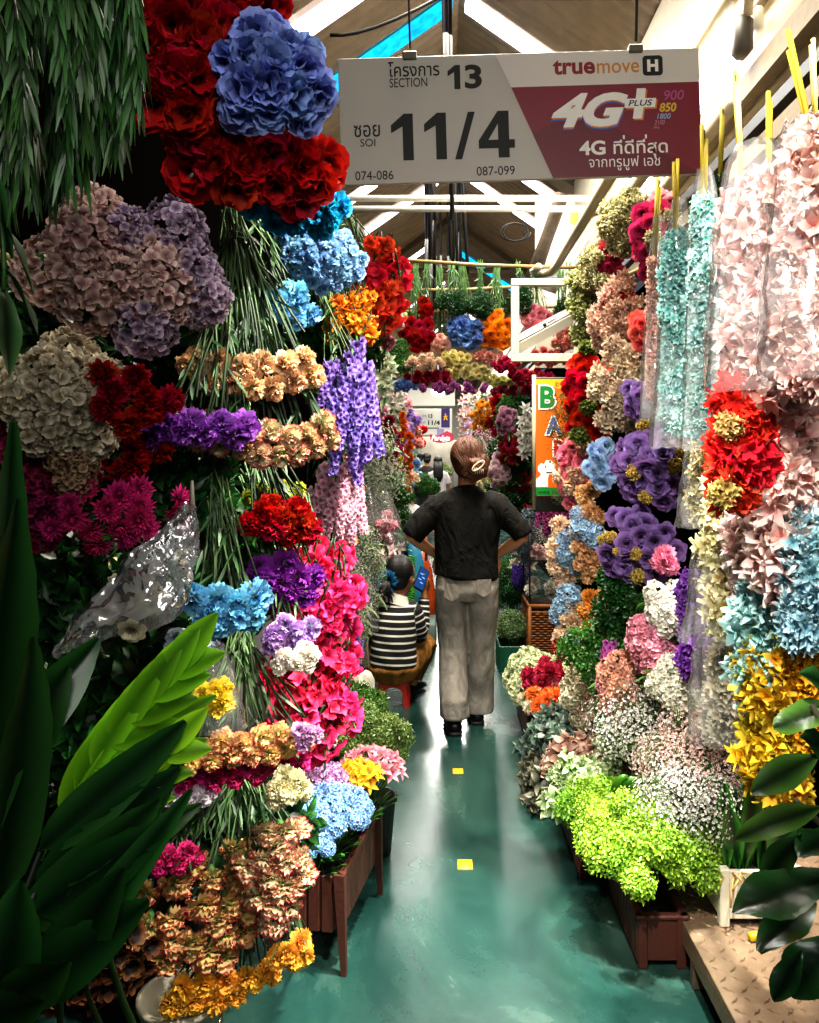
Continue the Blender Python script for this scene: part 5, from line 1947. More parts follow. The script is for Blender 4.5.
FILL = lambda n, hr, c=SPRIG: [('cascade', n, hr, c, 'sprig')]
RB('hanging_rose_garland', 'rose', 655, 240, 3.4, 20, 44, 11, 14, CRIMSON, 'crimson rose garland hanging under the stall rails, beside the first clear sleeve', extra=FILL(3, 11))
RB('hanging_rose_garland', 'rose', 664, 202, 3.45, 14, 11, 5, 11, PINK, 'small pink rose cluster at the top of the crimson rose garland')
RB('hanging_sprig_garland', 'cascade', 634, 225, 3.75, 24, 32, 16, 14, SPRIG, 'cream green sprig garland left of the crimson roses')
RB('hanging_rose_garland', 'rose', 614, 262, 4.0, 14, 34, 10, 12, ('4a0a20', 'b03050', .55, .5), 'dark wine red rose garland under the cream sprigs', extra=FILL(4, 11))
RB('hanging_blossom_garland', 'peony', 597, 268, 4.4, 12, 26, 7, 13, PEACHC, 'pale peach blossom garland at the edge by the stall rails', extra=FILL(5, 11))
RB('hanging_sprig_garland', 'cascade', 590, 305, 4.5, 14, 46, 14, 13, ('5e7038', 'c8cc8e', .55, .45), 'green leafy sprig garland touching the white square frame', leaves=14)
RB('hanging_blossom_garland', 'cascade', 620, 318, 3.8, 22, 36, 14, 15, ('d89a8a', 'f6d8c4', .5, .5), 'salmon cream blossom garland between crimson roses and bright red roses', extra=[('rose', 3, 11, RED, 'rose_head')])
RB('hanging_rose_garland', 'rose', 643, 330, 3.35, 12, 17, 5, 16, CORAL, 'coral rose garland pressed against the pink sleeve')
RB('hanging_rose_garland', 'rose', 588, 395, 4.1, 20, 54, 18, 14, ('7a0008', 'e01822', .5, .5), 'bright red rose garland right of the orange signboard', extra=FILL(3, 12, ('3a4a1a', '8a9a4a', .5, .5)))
RB('hanging_blossom_garland', 'cascade', 622, 385, 3.7, 20, 44, 16, 15, ('c8a890', 'f6e6cc', .5, .5), 'pinkish cream blossom garland beside the bright red roses', extra=[('rose', 3, 11, CORAL, 'rose_head')])
RB('hanging_rose_garland', 'rose', 577, 470, 4.35, 17, 42, 15, 12, ('b02050', 'f08aa0', .5, .5), 'rose pink garland below the bright red roses', extra=[('peony', 5, 12, PEACHC, 'peony_head')])
RB('hanging_rose_garland', 'rose', 601, 462, 3.85, 13, 28, 10, 13, ('5a80b8', 'b4d0f0', .5, .5), 'powder blue rose garland beside the purple roses')
RB('hanging_rose_garland', 'rose', 640, 400, 3.3, 15, 22, 8, 13, ROSEP, 'small purple rose garland under the coral roses')
RB('hanging_rose_garland', 'rose', 652, 462, 3.25, 34, 46, 19, 17, ROSEP, 'upper purple rose garland with golden sprigs', extra=FILL(5, 8, ('8a6a1a', 'd8c06a', .5, .5)))
RB('hanging_rose_garland', 'rose', 640, 545, 3.3, 36, 42, 19, 17, ROSEP, 'lower purple rose garland above the round pink peony', extra=FILL(5, 8, ('8a6a1a', 'd8c06a', .5, .5)))
RB('hanging_blossom_garland', 'peony', 566, 552, 4.5, 14, 36, 16, 14, PEACHC, 'pale peach blossom garland above the glass case', extra=[('hydrangea', 3, 11, ('6a9ac8', 'bcd6ee', .5, .5), 'blue_hydrangea')])
RB('hanging_blossom_garland', 'peony', 590, 530, 4.15, 15, 50, 17, 15, APRICOT, 'apricot blossom garland left of the purple roses', extra=[('hydrangea', 3, 12, ('6a9ac8', 'bcd6ee', .5, .5), 'blue_hydrangea')])
RB('hanging_blossom_garland', 'peony', 572, 638, 4.4, 14, 56, 18, 14, PEACHC, 'lower pale peach garland beside the wicker basket', extra=[('hydrangea', 6, 12, ('6a9ac8', 'bcd6ee', .5, .5), 'blue_hydrangea')])
RB('hanging_blossom_garland', 'peony', 598, 615, 4.1, 13, 34, 12, 15, ('c8660e', 'f8b45a', .5, .5), 'orange blossom garland below the apricot one')
RB('hanging_leaf_garland', 'tuft', 640, 600, 3.4, 40, 30, 8, 22, G_DARK, 'dark leafy garland behind the round pink peony')
RB('hanging_leaf_garland', 'tuft', 625, 655, 3.5, 44, 40, 10, 22, G_MID, 'green leafy garland behind the pink hydrangeas')
RB('hanging_peony_ball', 'peony', 666, 563, 3.1, 9, 9, 4, 18, ('b83a68', 'f09ab4', .5, .5), 'round pink peony ball below the purple roses')
RB('hanging_hydrangea_bouquet', 'hydrangea', 668, 606, 3.1, 15, 22, 6, 16, WHITE, 'white hydrangea bouquet under the pink peony ball', leaves=8)
RB('hanging_hydrangea_bouquet', 'hydrangea', 653, 638, 3.15, 14, 26, 7, 16, ('d05a80', 'f8b4c4', .5, .5), 'pink hydrangea bouquet left of the violet garland', leaves=8)
RB('hanging_hydrangea_bouquet', 'hydrangea', 679, 684, 3.0, 22, 20, 8, 16, ('c8c8a0', 'fbfaee', .4, .4), 'round white hydrangea bouquet above the white gypsophila', leaves=8)
RB('hanging_blossom_garland', 'hydrangea', 622, 690, 3.3, 16, 34, 12, 15, ('d88a70', 'f8c8ac', .5, .5), 'peach hydrangea cone hanging above the pink astilbe', leaves=10, extra=[('hydrangea', 3, 12, PINK, 'pink_floret')])
RB('hanging_blossom_garland', 'hydrangea', 606, 650, 3.6, 8, 36, 9, 12, OCHRE, 'thin ochre blossom garland left of the peach cone', leaves=8)
RB('hanging_stock_bouquet', 'spike', 612, 675, 3.35, 7, 26, 5, 22, ('8a1a80', 'd878c8', .5, .5), 'magenta stock spike bouquet left of the peach cone')
RB('hanging_hydrangea_bouquet', 'hydrangea', 590, 690, 3.8, 18, 30, 9, 15, ('a8a078', 'ece6cc', .5, .5), 'beige hydrangea bouquet above the red and orange pots', leaves=6)
RB('hanging_rose_bouquet', 'peony', 567, 648, 4.4, 12, 16, 8, 12, RED, 'red blossom bouquet beside the wicker basket')
RB('hanging_hydrangea_bouquet', 'hydrangea', 582, 668, 4.0, 9, 14, 4, 14, IVORY, 'ivory hydrangea bouquet right of the red blossoms')
RB('hanging_rose_bouquet', 'rose', 628, 702, 3.3, 8, 10, 4, 10, ('8a0410', 'e01a2a', .5, .5), 'tiny red rose bouquet above the pink astilbe')
garland('hanging_violet_garland', 691, 578, 628, 30, 2.88, ('5a1a90', 'a868d0', .5, .5), 'upper violet blossom garland beside the long ivory sleeve')
garland('hanging_violet_garland', 693, 632, 672, 36, 2.86, ('4a1480', '9c5ac8', .5, .5), 'lower violet blossom garland above the round white hydrangeas')

# ------------------------------------------------------------------ long blossom garlands and their sleeves
GP, GT = 'pink blossom garlands', None
garland('hanging_blossom_garland', 768, 190, 395, 92, 1.98, BABYPINK, 'big pale pink blossom garland inside a clear sleeve, hanging highest', stick=(0, 95), wrap=(756, 142, 34, 766, 392, 128, 1.98))
garland('hanging_blossom_garland', 812, 135, 385, 76, 1.82, ('e0988e', 'fbdcd2', .45, .5), 'pale pink blossom garland in a sleeve at the very edge, behind the fiddle leaf plant', stick=(-22, 38), wrap=(806, 120, 40, 812, 380, 110, 1.82))
garland('hanging_blossom_garland', 790, 385, 590, 88, 2.02, BABYPINK, 'pale pink blossom garland without a sleeve, below the big sleeved one')
garland('hanging_blossom_garland', 744, 388, 494, 72, 1.99, ('b80a0e', 'ff3a2e', .5, .5), 'scarlet blossom garland hanging under the big pink sleeve', tuft=('b88a3a', 'f0d890', .5, .5))
garland('hanging_blossom_garland', 758, 505, 598, 72, 2.18, ('e89a98', 'ffeee8', .4, .5), 'white and pink blossom garland above the teal one', taper=.85)
garland('hanging_blossom_garland', 764, 592, 690, 76, 2.12, TEAL, 'pale teal blossom garland above the yellow garland')
garland('hanging_blossom_garland', 806, 520, 640, 56, 1.95, TEALB, 'dusty teal blue blossom garland at the edge beside the pale teal one')
garland('hanging_blossom_garland', 776, 655, 794, 78, 2.08, YELLOW, 'bright yellow blossom garland hanging lowest, below the pale teal one')
garland('hanging_blossom_garland', 808, 628, 745, 46, 2.0, ('d89404', 'ffcc30', .5, .5), 'golden yellow blossom garland below the dusty teal blue one')
garland('hanging_blossom_garland', 704, 205, 438, 34, 2.5, TEAL, 'pale teal blossom garland in a milky sleeve, between two sleeves', stick=(0, 130), wrap=(705, 168, 14, 702, 450, 44, 2.5))
garland('hanging_blossom_garland', 676, 235, 430, 32, 2.85, ('58a8a8', 'b4e4de', .5, .5), 'deeper teal blossom garland in a sleeve beside the crimson roses', stick=(0, 165), wrap=(680, 198, 14, 672, 448, 42, 2.85))
garland('hanging_blossom_garland', 655, 260, 400, 18, 3.1, ('d8988a', 'f4d0c0', .5, .5), 'thin peach pink blossom garland in a sleeve nearest the coral roses', stick=(4, 180), wrap=(660, 215, 12, 652, 420, 26, 3.1))
garland('hanging_blossom_garland', 742, 200, 330, 40, 2.4, ('7ab8b4', 'd4f0ea', .5, .5), 'pale teal blossom garland half hidden behind the big pink sleeve', stick=(-6, 75))
garland('hanging_blossom_garland', 704, 448, 520, 36, 2.72, IVORY, 'short ivory blossom garland in a sleeve right of the purple roses', wrap=(704, 440, 30, 700, 528, 50, 2.72))
garland('hanging_blossom_garland', 724, 485, 632, 58, 2.42, IVORY, 'long ivory blossom garland in a wide sleeve beside the violet blossoms', wrap=(734, 480, 34, 722, 642, 84, 2.45))
garland('hanging_blossom_garland', 726, 642, 735, 46, 2.55, ('c8bc98', 'f4eed8', .5, .5), 'faded ivory blossom garland in a sleeve above the pink gypsophila', wrap=(722, 636, 44, 720, 742, 66, 2.55))
garland('hanging_blossom_garland', 740, 395, 480, 34, 2.5, ('b8c0b0', 'f0f0e4', .5, .5), 'off white blossom garland behind the scarlet one')
garland('hanging_leaf_garland', 720, 180, 300, 30, 2.9, G_DARK, 'dark leafy garland hooked behind the teal sleeves', kind='tuft', dens=1.0, stick=(3, 110))
garland('hanging_leaf_garland', 815, 150, 260, 34, 2.3, G_DARK, 'dark leafy garland hooked high behind the pink sleeves', kind='tuft', dens=1.0, stick=(-5, 45))
# rods the garlands hook on
m_rod = simple('old_bamboo', '8a7838', .5, 0, .2, 60, .3)
for pts, lab in (([(.93, 1.5, 2.1), (.96, 4.8, 2.5)], 'bamboo rod carrying the sleeved garlands'), ([(.95, 1.5, 1.7), (.93, 4.8, 1.72)], 'bamboo rod carrying the lower garlands'), ([(1.08, 1.6, 2.3), (1.15, 4.8, 2.62)], 'bamboo rod close to the fascia behind the sleeves')):
    mb = MB()
    tube(mb, pts, .012, 8)
    tag(mb.build('hanging_bamboo_rod', m_rod), lab, 'rod')
for z, y0, y1, lab in ((1.95, 1.4, 4.5, 'bamboo rod across the middle of the bouquet wall'), (1.2, 1.4, 4.5, 'bamboo rod low behind the bouquet wall')):
    mb = MB()
    tube(mb, [(-.98, y0, z), (-.92, y1, z)], .014, 8)
    tag(mb.build('hanging_bamboo_rod', m_rod), lab, 'rod')

# ================================================================== floor pots, right side
m_terra = simple('rust_plastic', '5a3026', .5, 0, .15, 80, .2)
def planter(label, x, y0, y1, w, h, mat, name='planter_box', z=0.0, slats=True, legs=False):
    cx, cy, d = x + w / 2, (y0 + y1) / 2, y1 - y0
    t = thing(name, label, 'planter', (cx, cy, z))
    for s in (-1, 1):
        mb = MB()
        box(mb, (s * (w / 2 - .008), 0, h / 2 + .01), (.016, d, h - .02), bev=.003)
        if slats:
            for i in range(int(d / .045)):
                box(mb, (s * (w / 2 + .001), -d / 2 + .022 + i * .045, h / 2), (.006, .036, h * .8), bev=.002)
        link('side_panel', mb.mesh('side_panel', mat, False), t, world=False)
        mb = MB()
        box(mb, (0, s * (d / 2 - .008), h / 2 + .01), (w, .016, h - .02), bev=.003)
        for q in (-1, 1):
            box(mb, (q * (w / 2 - .014), s * (d / 2), h / 2), (.028, .014, h), bev=.003)
        link('end_panel', mb.mesh('end_panel', mat, False), t, world=False)
    mb = MB()
    box(mb, (0, 0, h * .6), (w - .03, d - .03, .02))
    link('soil', mb.mesh('soil', simple('soil', '1a120c', .95, 0, .5, 60, .3), False), t, world=False)
    mb = MB()
    for s in (-1, 1):
        box(mb, (s * (w / 2 - .005), 0, h), (.026, d + .02, .014), bev=.004)
        box(mb, (0, s * (d / 2 - .005), h), (w + .02, .026, .014), bev=.004)
    link('rim', mb.mesh('rim', mat, False), t, world=False)
    return t

planter('rust brown planter box under the lime green bush', .585, 2.51, 2.95, .142, .15, m_terra)
planter('rust brown planter box under the variegated white green plant', .5, 3.05, 3.55, .18, .15, m_terra)
planter('rust brown planter box under the dark striped foliage', .47, 3.7, 4.3, .2, .15, m_terra)
planter('rust brown planter box under the lime hydrangeas', .46, 4.45, 5.1, .2, .16, m_terra)

def bush(name, label, c, r, n, hr, col, kind='tuft', cat='plant', seed=0, stems=10, zs=.8, base=None, part='foliage', extra=None, mix=None, zmin=-.3, down=.1):
    """A potted plant: a dome of leafy or flowering tufts on stems."""
    C = Vector(c)
    root = thing(name, label, cat, base or (C.x, C.y, max(.1, C.z - (r if np.isscalar(r) else r[2]) * 1.1)))
    rs = random.Random(seed + int(c[1] * 100))
    for i, d in enumerate(fib(n, zmin, .1)):
        q = rs.uniform(.62, 1.0) if i % 3 else rs.uniform(.2, .6)
        p = C + Vector((d.x * r[0] * q, d.y * r[1] * q, d.z * r[2] * q)) if not np.isscalar(r) else C + Vector((d.x * r * q, d.y * r * q, d.z * r * zs * q))
        kd, cc, h2, pn = kind, col, hr, part
        if mix and rs.random() < mix[0]:
            kd, cc, h2, pn = mix[1:5]
        place_head(pn, head_mesh(kd, cc, i % 4), root, p, d + Vector((rs.uniform(-.3, .3), rs.uniform(-.4, .2), .4 - down)), h2 * rs.uniform(.8, 1.2), rs.random() * 6.28)
    mb = MB()
    b = root.location
    for i in range(stems):
        d = fib_pt(i, stems, 0)
        e = C + Vector((d.x, d.y, d.z)) * (.6 * (r if np.isscalar(r) else min(r)))
        tube(mb, bez(b + Vector((rs.uniform(-.03, .03), rs.uniform(-.05, .05), 0)), b.lerp(e, .5) + Vector((0, 0, .03)), e, 5), .003, 4)
    mb.build('stem', GREEN(), root)
    return root

def atx(px, py, Y):
    return tuple(at(px, py, Y))
LB1 = ('5a9a18', 'cdf05a')
bush('lime_bush', 'bright lime green small leaved bush in the rust planter box, catching the sunlight', atx(645, 846, 2.66), (.22, .24, .16), 54, .055, LB1, seed=1, zmin=-.12)
bush('lime_bush', 'bright lime green bush behind the sunlit one, touching the green bean pods', atx(612, 812, 3.0), (.16, .2, .10), 24, .055, ('4a8a18', 'b4e04a'), seed=2)
bush('variegated_bush', 'white and green variegated bush beside the pinkish leaved plant', atx(588, 790, 3.3), (.15, .22, .12), 30, .06, ('4e8a30', 'e0eec0'), 'leafy', seed=3)
bush('caladium_plant', 'plant with pinkish cream leaves in front of the dark striped foliage', atx(592, 766, 3.65), (.19, .2, .09), 22, .085, ('8a5a48', 'e8c4ae'), 'leafy', seed=4)
bush('striped_foliage_plant', 'dark green plant with silver striped leaves trailing over its box', atx(562, 745, 3.95), (.17, .2, .14), 26, .085, ('14241c', '7a9484'), 'leafy', seed=5, down=.5, zmin=-.7)
bush('silver_foliage_plant', 'dark grey green foliage trailing at the floor edge below the caladium', atx(545, 790, 3.75), (.07, .2, .12), 14, .08, ('1c2a20', '8c8a72'), 'leafy', seed=6, down=.5, zmin=-.7)
bush('gypsophila_bush', 'big white gypsophila mass below the round white hydrangeas', atx(655, 738, 3.15), (.22, .22, .17), 40, .085, ('c4bcb0', 'f2eeea', .5, .5), 'gyp', seed=7, part='blossom')
bush('gypsophila_bush', 'pink and white gypsophila mass below the faded ivory sleeve', atx(700, 772, 2.75), (.2, .22, .14), 40, .08, ('e88a86', 'ffe6de', .4, .5), 'gyp', seed=8, part='blossom')
bush('gypsophila_bush', 'white gypsophila mass lit up beside the lime bush', atx(690, 808, 2.6), (.13, .15, .11), 26, .075, ('e8d8d0', 'fffaf6', .4, .5), 'gyp', seed=9, part='blossom')
bush('hydrangea_bush', 'lime white hydrangea bush in front of the wicker basket', atx(540, 680, 4.8), (.2, .2, .15), 24, .075, ('a8b868', 'eef2cc', .5, .5), 'hydrangea', seed=10, part='blossom')
bush('kalanchoe_plant', 'burgundy and red flowering plant above the orange flowers', atx(556, 678, 4.4), (.17, .12, .1), 28, .058, ('6a0a24', 'c8385a', .5, .5), 'peony', seed=11, part='blossom', mix=(.25, 'peony', PINK, .045, 'pink_blossom'))
bush('gerbera_plant', 'bright orange flowering plant with a yellow bloom at the floor edge', atx(554, 704, 4.2), (.19, .12, .09), 32, .052, ('d8400a', 'ff9a4a', .5, .5), 'dahlia', seed=12, part='blossom', mix=(.2, 'dahlia', ('f0d8a0', 'fff8e0', .5, .5), .045, 'pale_blossom'))
bush('astilbe_plant', 'dusty pink feathery astilbe below the peach hydrangea cone', atx(603, 708, 3.7), (.11, .12, .16), 22, .06, ('c08078', 'f0c4b8', .5, .5), 'gyp', seed=13, part='blossom')
bush('green_pot_plant', 'green leafy plant low behind the pink astilbe', atx(630, 735, 3.5), (.12, .14, .12), 14, .07, G_DARK, seed=14)
# bean like pods among the bushes
t = thing('green_bean_pods', 'cluster of curved glossy green pods lying on the lime bush', 'pods', atx(630, 790, 2.85))
for k in range(5):
    mb = MB()
    a = at(612 + 4 * k, 796 - 2 * k, 2.8)
    b = at(628 + 11 * k, 776 + 2.2 * k, 2.78)
    pts = bez(a, a.lerp(b, .5) + Vector((-.01, 0, .03 - .008 * k)), b, 8)
    tube(mb, pts, [.006, .011, .013, .013, .013, .012, .009, .003], 8)
    mb.build('pod', leaf_mat('1a4a0c', '4a8a1e', .35, .1), t)

# white pot with orchid leaves on the steel platform
def orchid():
    z0 = .142
    p = at(722, 928, 2.46)
    t = thing('square_white_pot', 'square white wooden pot standing on the tread plate platform', 'pot', (p.x + .12, p.y + .13, z0))
    m_p = simple('white_pot_paint', 'd8d2bc', .5, 0, .1, 40, .08)
    w, h = .24, .17
    for s in (-1, 1):
        for ax in (0, 1):
            mb = MB()
            if ax:
                box(mb, (s * (w / 2 - .008), 0, h / 2 + .008), (.016, w - .02, h - .03), bev=.003)
            else:
                box(mb, (0, s * (w / 2 - .008), h / 2 + .008), (w - .02, .016, h - .03), bev=.003)
            link('side_panel', mb.mesh('side_panel', m_p, False), t, world=False)
        for q in (-1, 1):
            mb = MB()
            box(mb, (s * (w / 2 - .012), q * (w / 2 - .012), h / 2), (.03, .03, h), bev=.004)
            link('corner_post', mb.mesh('corner_post', m_p, False), t, world=False)
    mb = MB()
    box(mb, (0, 0, h * .75), (w - .03, w - .03, .02))
    link('soil', mb.mesh('soil', bpy.data.materials['soil'], False), t, world=False)
    c = t.location + Vector((0, 0, h * .78))
    t = thing('orchid_leaf_plant', 'plant with thick upright green strap leaves in the square white pot', 'plant', c)
    rs = random.Random(5)
    for k in range(26):
        b = c + Vector((rs.uniform(-.12, .08), rs.uniform(-.09, .09), 0))
        d = Vector(((b.x - c.x) * 2.2 + rs.uniform(-.2, .15), rs.uniform(-.45, .3), 1))
        mb = MB()
        L = rs.uniform(.22, .36)
        broad_leaf(mb, b, d, L, rs.uniform(.055, .075), .0, .3, .02, 10, 7, up=Vector((rs.uniform(-.6, .3), -1, .25)), shape=1.35)
        mb.build('leaf', leaf_mat('123c14', '4a9030', .28, .25), t)
    mb = MB()
    for k in range(14):
        b = c + Vector((rs.uniform(-.1, .1), rs.uniform(-.13, -.05), .0))
        tube(mb, bez(b, b + Vector((rs.uniform(-.04, .04), -.05, .05)), b + Vector((rs.uniform(-.06, .06), -.07, rs.uniform(-.05, .02))), 6), .003, 5)
    mb.build('aerial_root', simple('dry_root', 'b08a4a', .7), t)
    return c
orchid()

# tread plate platform
def platform():
    x0, x1, y0, y1, z = .714, 1.4, 1.2, 2.95, .142
    t = thing('metal_platform', 'low steel tread plate platform with raised lozenges beside the aisle', 'platform', ((x0 + x1) / 2, (y0 + y1) / 2, 0))
    m_pl = simple('worn_tread_steel', '86705a', .5, .35, .35, 30, .35)
    cx, cy = t.location.x, t.location.y
    mb = MB()
    box(mb, (cx, cy, z - .006), (x1 - x0, y1 - y0, .012), bev=.002)
    n = 0
    for i in range(40):
        for j in range(17):
            x, y = x0 + .025 + j * .041, y0 + .02 + i * .0435
            if x > x1 - .01 or y > y1 - .01:
                continue
            a = PI / 4 if (i + j) % 2 else -PI / 4
            L, W2, hh = .019, .006, .004
            ca, sa = math.cos(a), math.sin(a)
            base = [(L, 0), (0, W2), (-L, 0), (0, -W2)]
            V = [(x + p * ca - q * sa, y + p * sa + q * ca, z) for p, q in base] + [(x + .5 * (p * ca - q * sa), y + .5 * (p * sa + q * ca), z + hh) for p, q in base]
            mb.add(V, [(4, 5, 6, 7)] + [(k, (k + 1) % 4, 4 + (k + 1) % 4, 4 + k) for k in range(4)])
    mb.build('tread_plate', m_pl, t, False)
    mb = MB()
    box(mb, (x0 + .008, cy, z - .04), (.016, y1 - y0, .06), bev=.003)
    mb.build('apron', m_pl, t, False)
    for (x, y) in ((x0 + .02, 2.42), (x0 + .02, 1.3), (x1 - .03, 2.42), (x1 - .03, 1.3)):
        mb = MB()
        box(mb, (x, y, (z - .01) / 2), (.035, .035, z - .012), bev=.003)
        mb.build('leg', m_pl, t, False)
platform()
mb = MB()
p = at(757, 931, 2.4)
box(mb, (p.x, p.y - .0, .156), (.05, .02, .022), rz=.2, bev=.004)
tag(mb.build('yellow_block', simple('yellow_plastic', 'c8a81a', .4)), 'small yellow block lying at the foot of the square white pot', 'block')

# fiddle leaf plant, right foreground
def fiddle():
    base = Vector((.92, 1.62, .145))
    t = thing('fiddle_leaf_plant', 'dark fiddle leaf plant with big glossy leaves in a black pot, lower right corner', 'plant', base)
    mb = MB()
    lathe(mb, [(0, .005), (.095, 0), (.115, .17), (.122, .18), (.122, .2), (.108, .2), (.1, .17), (0, .16)], base, 26)
    mb.build('pot', simple('black_pot', '0f0e0d', .45), t)
    m_f = leaf_mat('0e2a14', '2c5a2a', .3, .18)
    m_f2 = leaf_mat('24401e', '5a8a3a', .3, .3)
    st = MB()
    tops = []
    for (px, py, Y) in ((812, 705, 1.62), (795, 800, 1.66), (830, 760, 1.6)):
        e = at(px, py, Y)
        pts = bez(base + Vector((0, 0, .16)), base + Vector((.0, 0, .5)), e, 10)
        tube(st, pts, .006, 6)
        tops.append(pts)
    st.build('stem', simple('green_bark', '3a3a22', .7), t)
    specs = [((842, 708), (780, 722), .075, m_f2), ((818, 755), (762, 784), .06, m_f2), ((824, 806), (746, 830), .055, m_f2), ((802, 834), (766, 874), .055, m_f), ((836, 876), (746, 904), .1, m_f), ((816, 902), (766, 942), .07, m_f), ((802, 950), (777, 994), .05, m_f),
             ((830, 935), (796, 988), .095, m_f), ((840, 760), (806, 735), .07, m_f), ((842, 830), (806, 850), .08, m_f), ((836, 690), (806, 672), .05, m_f)]
    rs = random.Random(8)
    for k, (a, b, w, m) in enumerate(specs):
        A, B_ = at(a[0], a[1], 1.62 + rs.uniform(-.03, .05)), at(b[0], b[1], 1.55 + rs.uniform(-.06, .1))
        mb = MB()
        broad_leaf(mb, A, B_ - A, (B_ - A).length * 1.1, w, .12, .2, .07, 18, 13, up=Vector((rs.uniform(-.2, .2), -.6, .75)), shape=1.15, vein=.02, veins=7, twist=rs.uniform(-.3, .3))
        mb.build('leaf', m, t)
fiddle()

# ================================================================== left floor: slatted planter and its plants
def slatted_planter():
    f = (at(340, 975, 2.476), at(377, 893, 2.94))
    d = (f[1] - f[0])
    d.z = 0
    L = d.length
    ang = math.atan2(d.x, d.y)
    t = thing('slatted_planter', 'red brown slatted wooden planter box on splayed legs, left of the aisle', 'planter', (f[0].x, f[0].y, 0), -ang)
    m = simple('red_brown_wood', '4c281e', .45, 0, .15, 60, .25)
    w, h0, h1 = .2, .12, .285
    # local: x negative goes away from the aisle, y along the aisle
    for x in (0, -w):
        for y in (0, L):
            mb = MB()
            tp = [(-.016, -.016), (.016, -.016), (.016, .016), (-.016, .016)]
            V = [(x + a * .5 + .012 * (1 if x == 0 else -1), y + b * .5, 0) for a, b in tp] + [(x + a, y + b, h1 + .01) for a, b in tp]
            mb.add(V, [(3, 2, 1, 0), (4, 5, 6, 7)] + [(k, (k + 1) % 4, 4 + (k + 1) % 4, 4 + k) for k in range(4)])
            link('leg', mb.mesh('leg', m, False), t, world=False)
    for x in (-.004, -w + .004):
        mb = MB()
        n = 9
        for i in range(n):
            y = .03 + (L - .06) * (i + .5) / n
            box(mb, (x, y, (h0 + h1) / 2), (.012, (L - .06) / n - .006, h1 - h0), bev=.003)
        box(mb, (x + (.004 if x > -.1 else -.004), L / 2, h1 - .01), (.012, L, .02), bev=.002)
        box(mb, (x - (.006 if x > -.1 else -.006), L / 2, (h0 + h1) / 2), (.006, L - .03, h1 - h0 - .01))
        link('side_panel', mb.mesh('side_panel', m, False), t, world=False)
    for y in (.004, L - .004):
        mb = MB()
        n = 4
        for i in range(n):
            box(mb, (-.02 - (w - .04) * (i + .5) / n, y, (h0 + h1) / 2), ((w - .04) / n - .006, .012, h1 - h0), bev=.003)
        box(mb, (-w / 2, y + (.006 if y < .1 else -.006), (h0 + h1) / 2), (w - .03, .006, h1 - h0 - .01))
        link('end_panel', mb.mesh('end_panel', m, False), t, world=False)
    mb = MB()
    box(mb, (-w / 2, L / 2, h1 - .05), (w - .02, L - .02, .02))
    link('soil', mb.mesh('soil', bpy.data.materials['soil'], False), t, world=False)
slatted_planter()
def pot_flowers(name, label, px, py, Y, rad, n, hr, kind, col, base, seed, blades=30, part='blossom', zs=.6, mix=None, lcol=('163a14', '4a8a2e'), upd=.8):
    C = at(px, py, Y)
    root = thing(name, label, 'flowering plant', base)
    rs = random.Random(seed)
    mb = MB()
    for i, d in enumerate(fib(n, -.1, .12)):
        p = C + Vector((d.x * rad, d.y * rad, d.z * rad * zs))
        kd, cc, hh, pn = (kind, col, hr, part) if not (mix and rs.random() < mix[0]) else mix[1:]
        place_head(pn, head_mesh(kd, cc, i % 3), root, p, d + Vector((rs.uniform(-.3, .3), -.35, upd)), hh * rs.uniform(.85, 1.15), rs.random() * 6.28)
        tube(mb, bez(Vector(base) + Vector((rs.uniform(-.03, .03), rs.uniform(-.03, .03), 0)), Vector(base).lerp(p, .6) + Vector((0, 0, .02)), p, 5), .0025, 4)
    mb.build('stem', GREEN(), root)
    ml = MB()
    for i in range(blades):
        a = rs.random() * 6.28
        b = Vector(base) + Vector((math.cos(a), math.sin(a), 0)) * rad * .35
        strap_leaf(ml, b, Vector((math.cos(a) * .6, math.sin(a) * .6 - .2, 1)), rs.uniform(.12, .22), .012, .35, nu=6)
    ml.build('foliage', leaf_mat(*lcol), root)
pot_flowers('blue_flower_plant', 'light blue flower cluster in the near end of the slatted planter', 332, 815, 2.62, .105, 30, .032, 'hydrangea', ('3a78c8', 'b0d4f4', .5, .5), (-.37, 2.6, .26), 1, 46)
pot_flowers('blue_flower_plant', 'small low light blue flower cluster at the front corner of the slatted planter', 318, 846, 2.5, .04, 8, .024, 'hydrangea', ('3a78c8', 'a8cdf0', .5, .5), (-.37, 2.52, .24), 2, 20)
pot_flowers('pink_violet_plant', 'pinkish violet flower cluster behind the light blue flowers', 322, 786, 2.75, .075, 16, .032, 'hydrangea', ('a85ab0', 'ecc0e4', .5, .5), (-.36, 2.72, .26), 3, 16)
pot_flowers('yellow_lily_plant', 'bright yellow flower cluster in the far end of the slatted planter', 357, 777, 2.8, .07, 20, .036, 'lily', ('e08a04', 'ffce30', .5, .5), (-.29, 2.8, .27), 4, 20)
pot_flowers('pink_lily_plant', 'pink lily cluster around and behind the yellow flowers', 372, 768, 2.92, .1, 22, .036, 'lily', ('e0507a', 'fbb4c0', .5, .5), (-.26, 2.9, .27), 5, 16)
bush('leafy_pot_plant', 'bushy green pot plant with pale leaf edges beside the pink lilies', atx(372, 742, 3.25), (.12, .14, .1), 30, .05, ('3a6a1e', 'b0c878'), seed=20)
bush('leafy_pot_plant', 'darker green pot plant behind the pale edged one', atx(352, 712, 3.55), (.13, .14, .09), 26, .055, ('1e4a14', '6a9a3c'), seed=21)
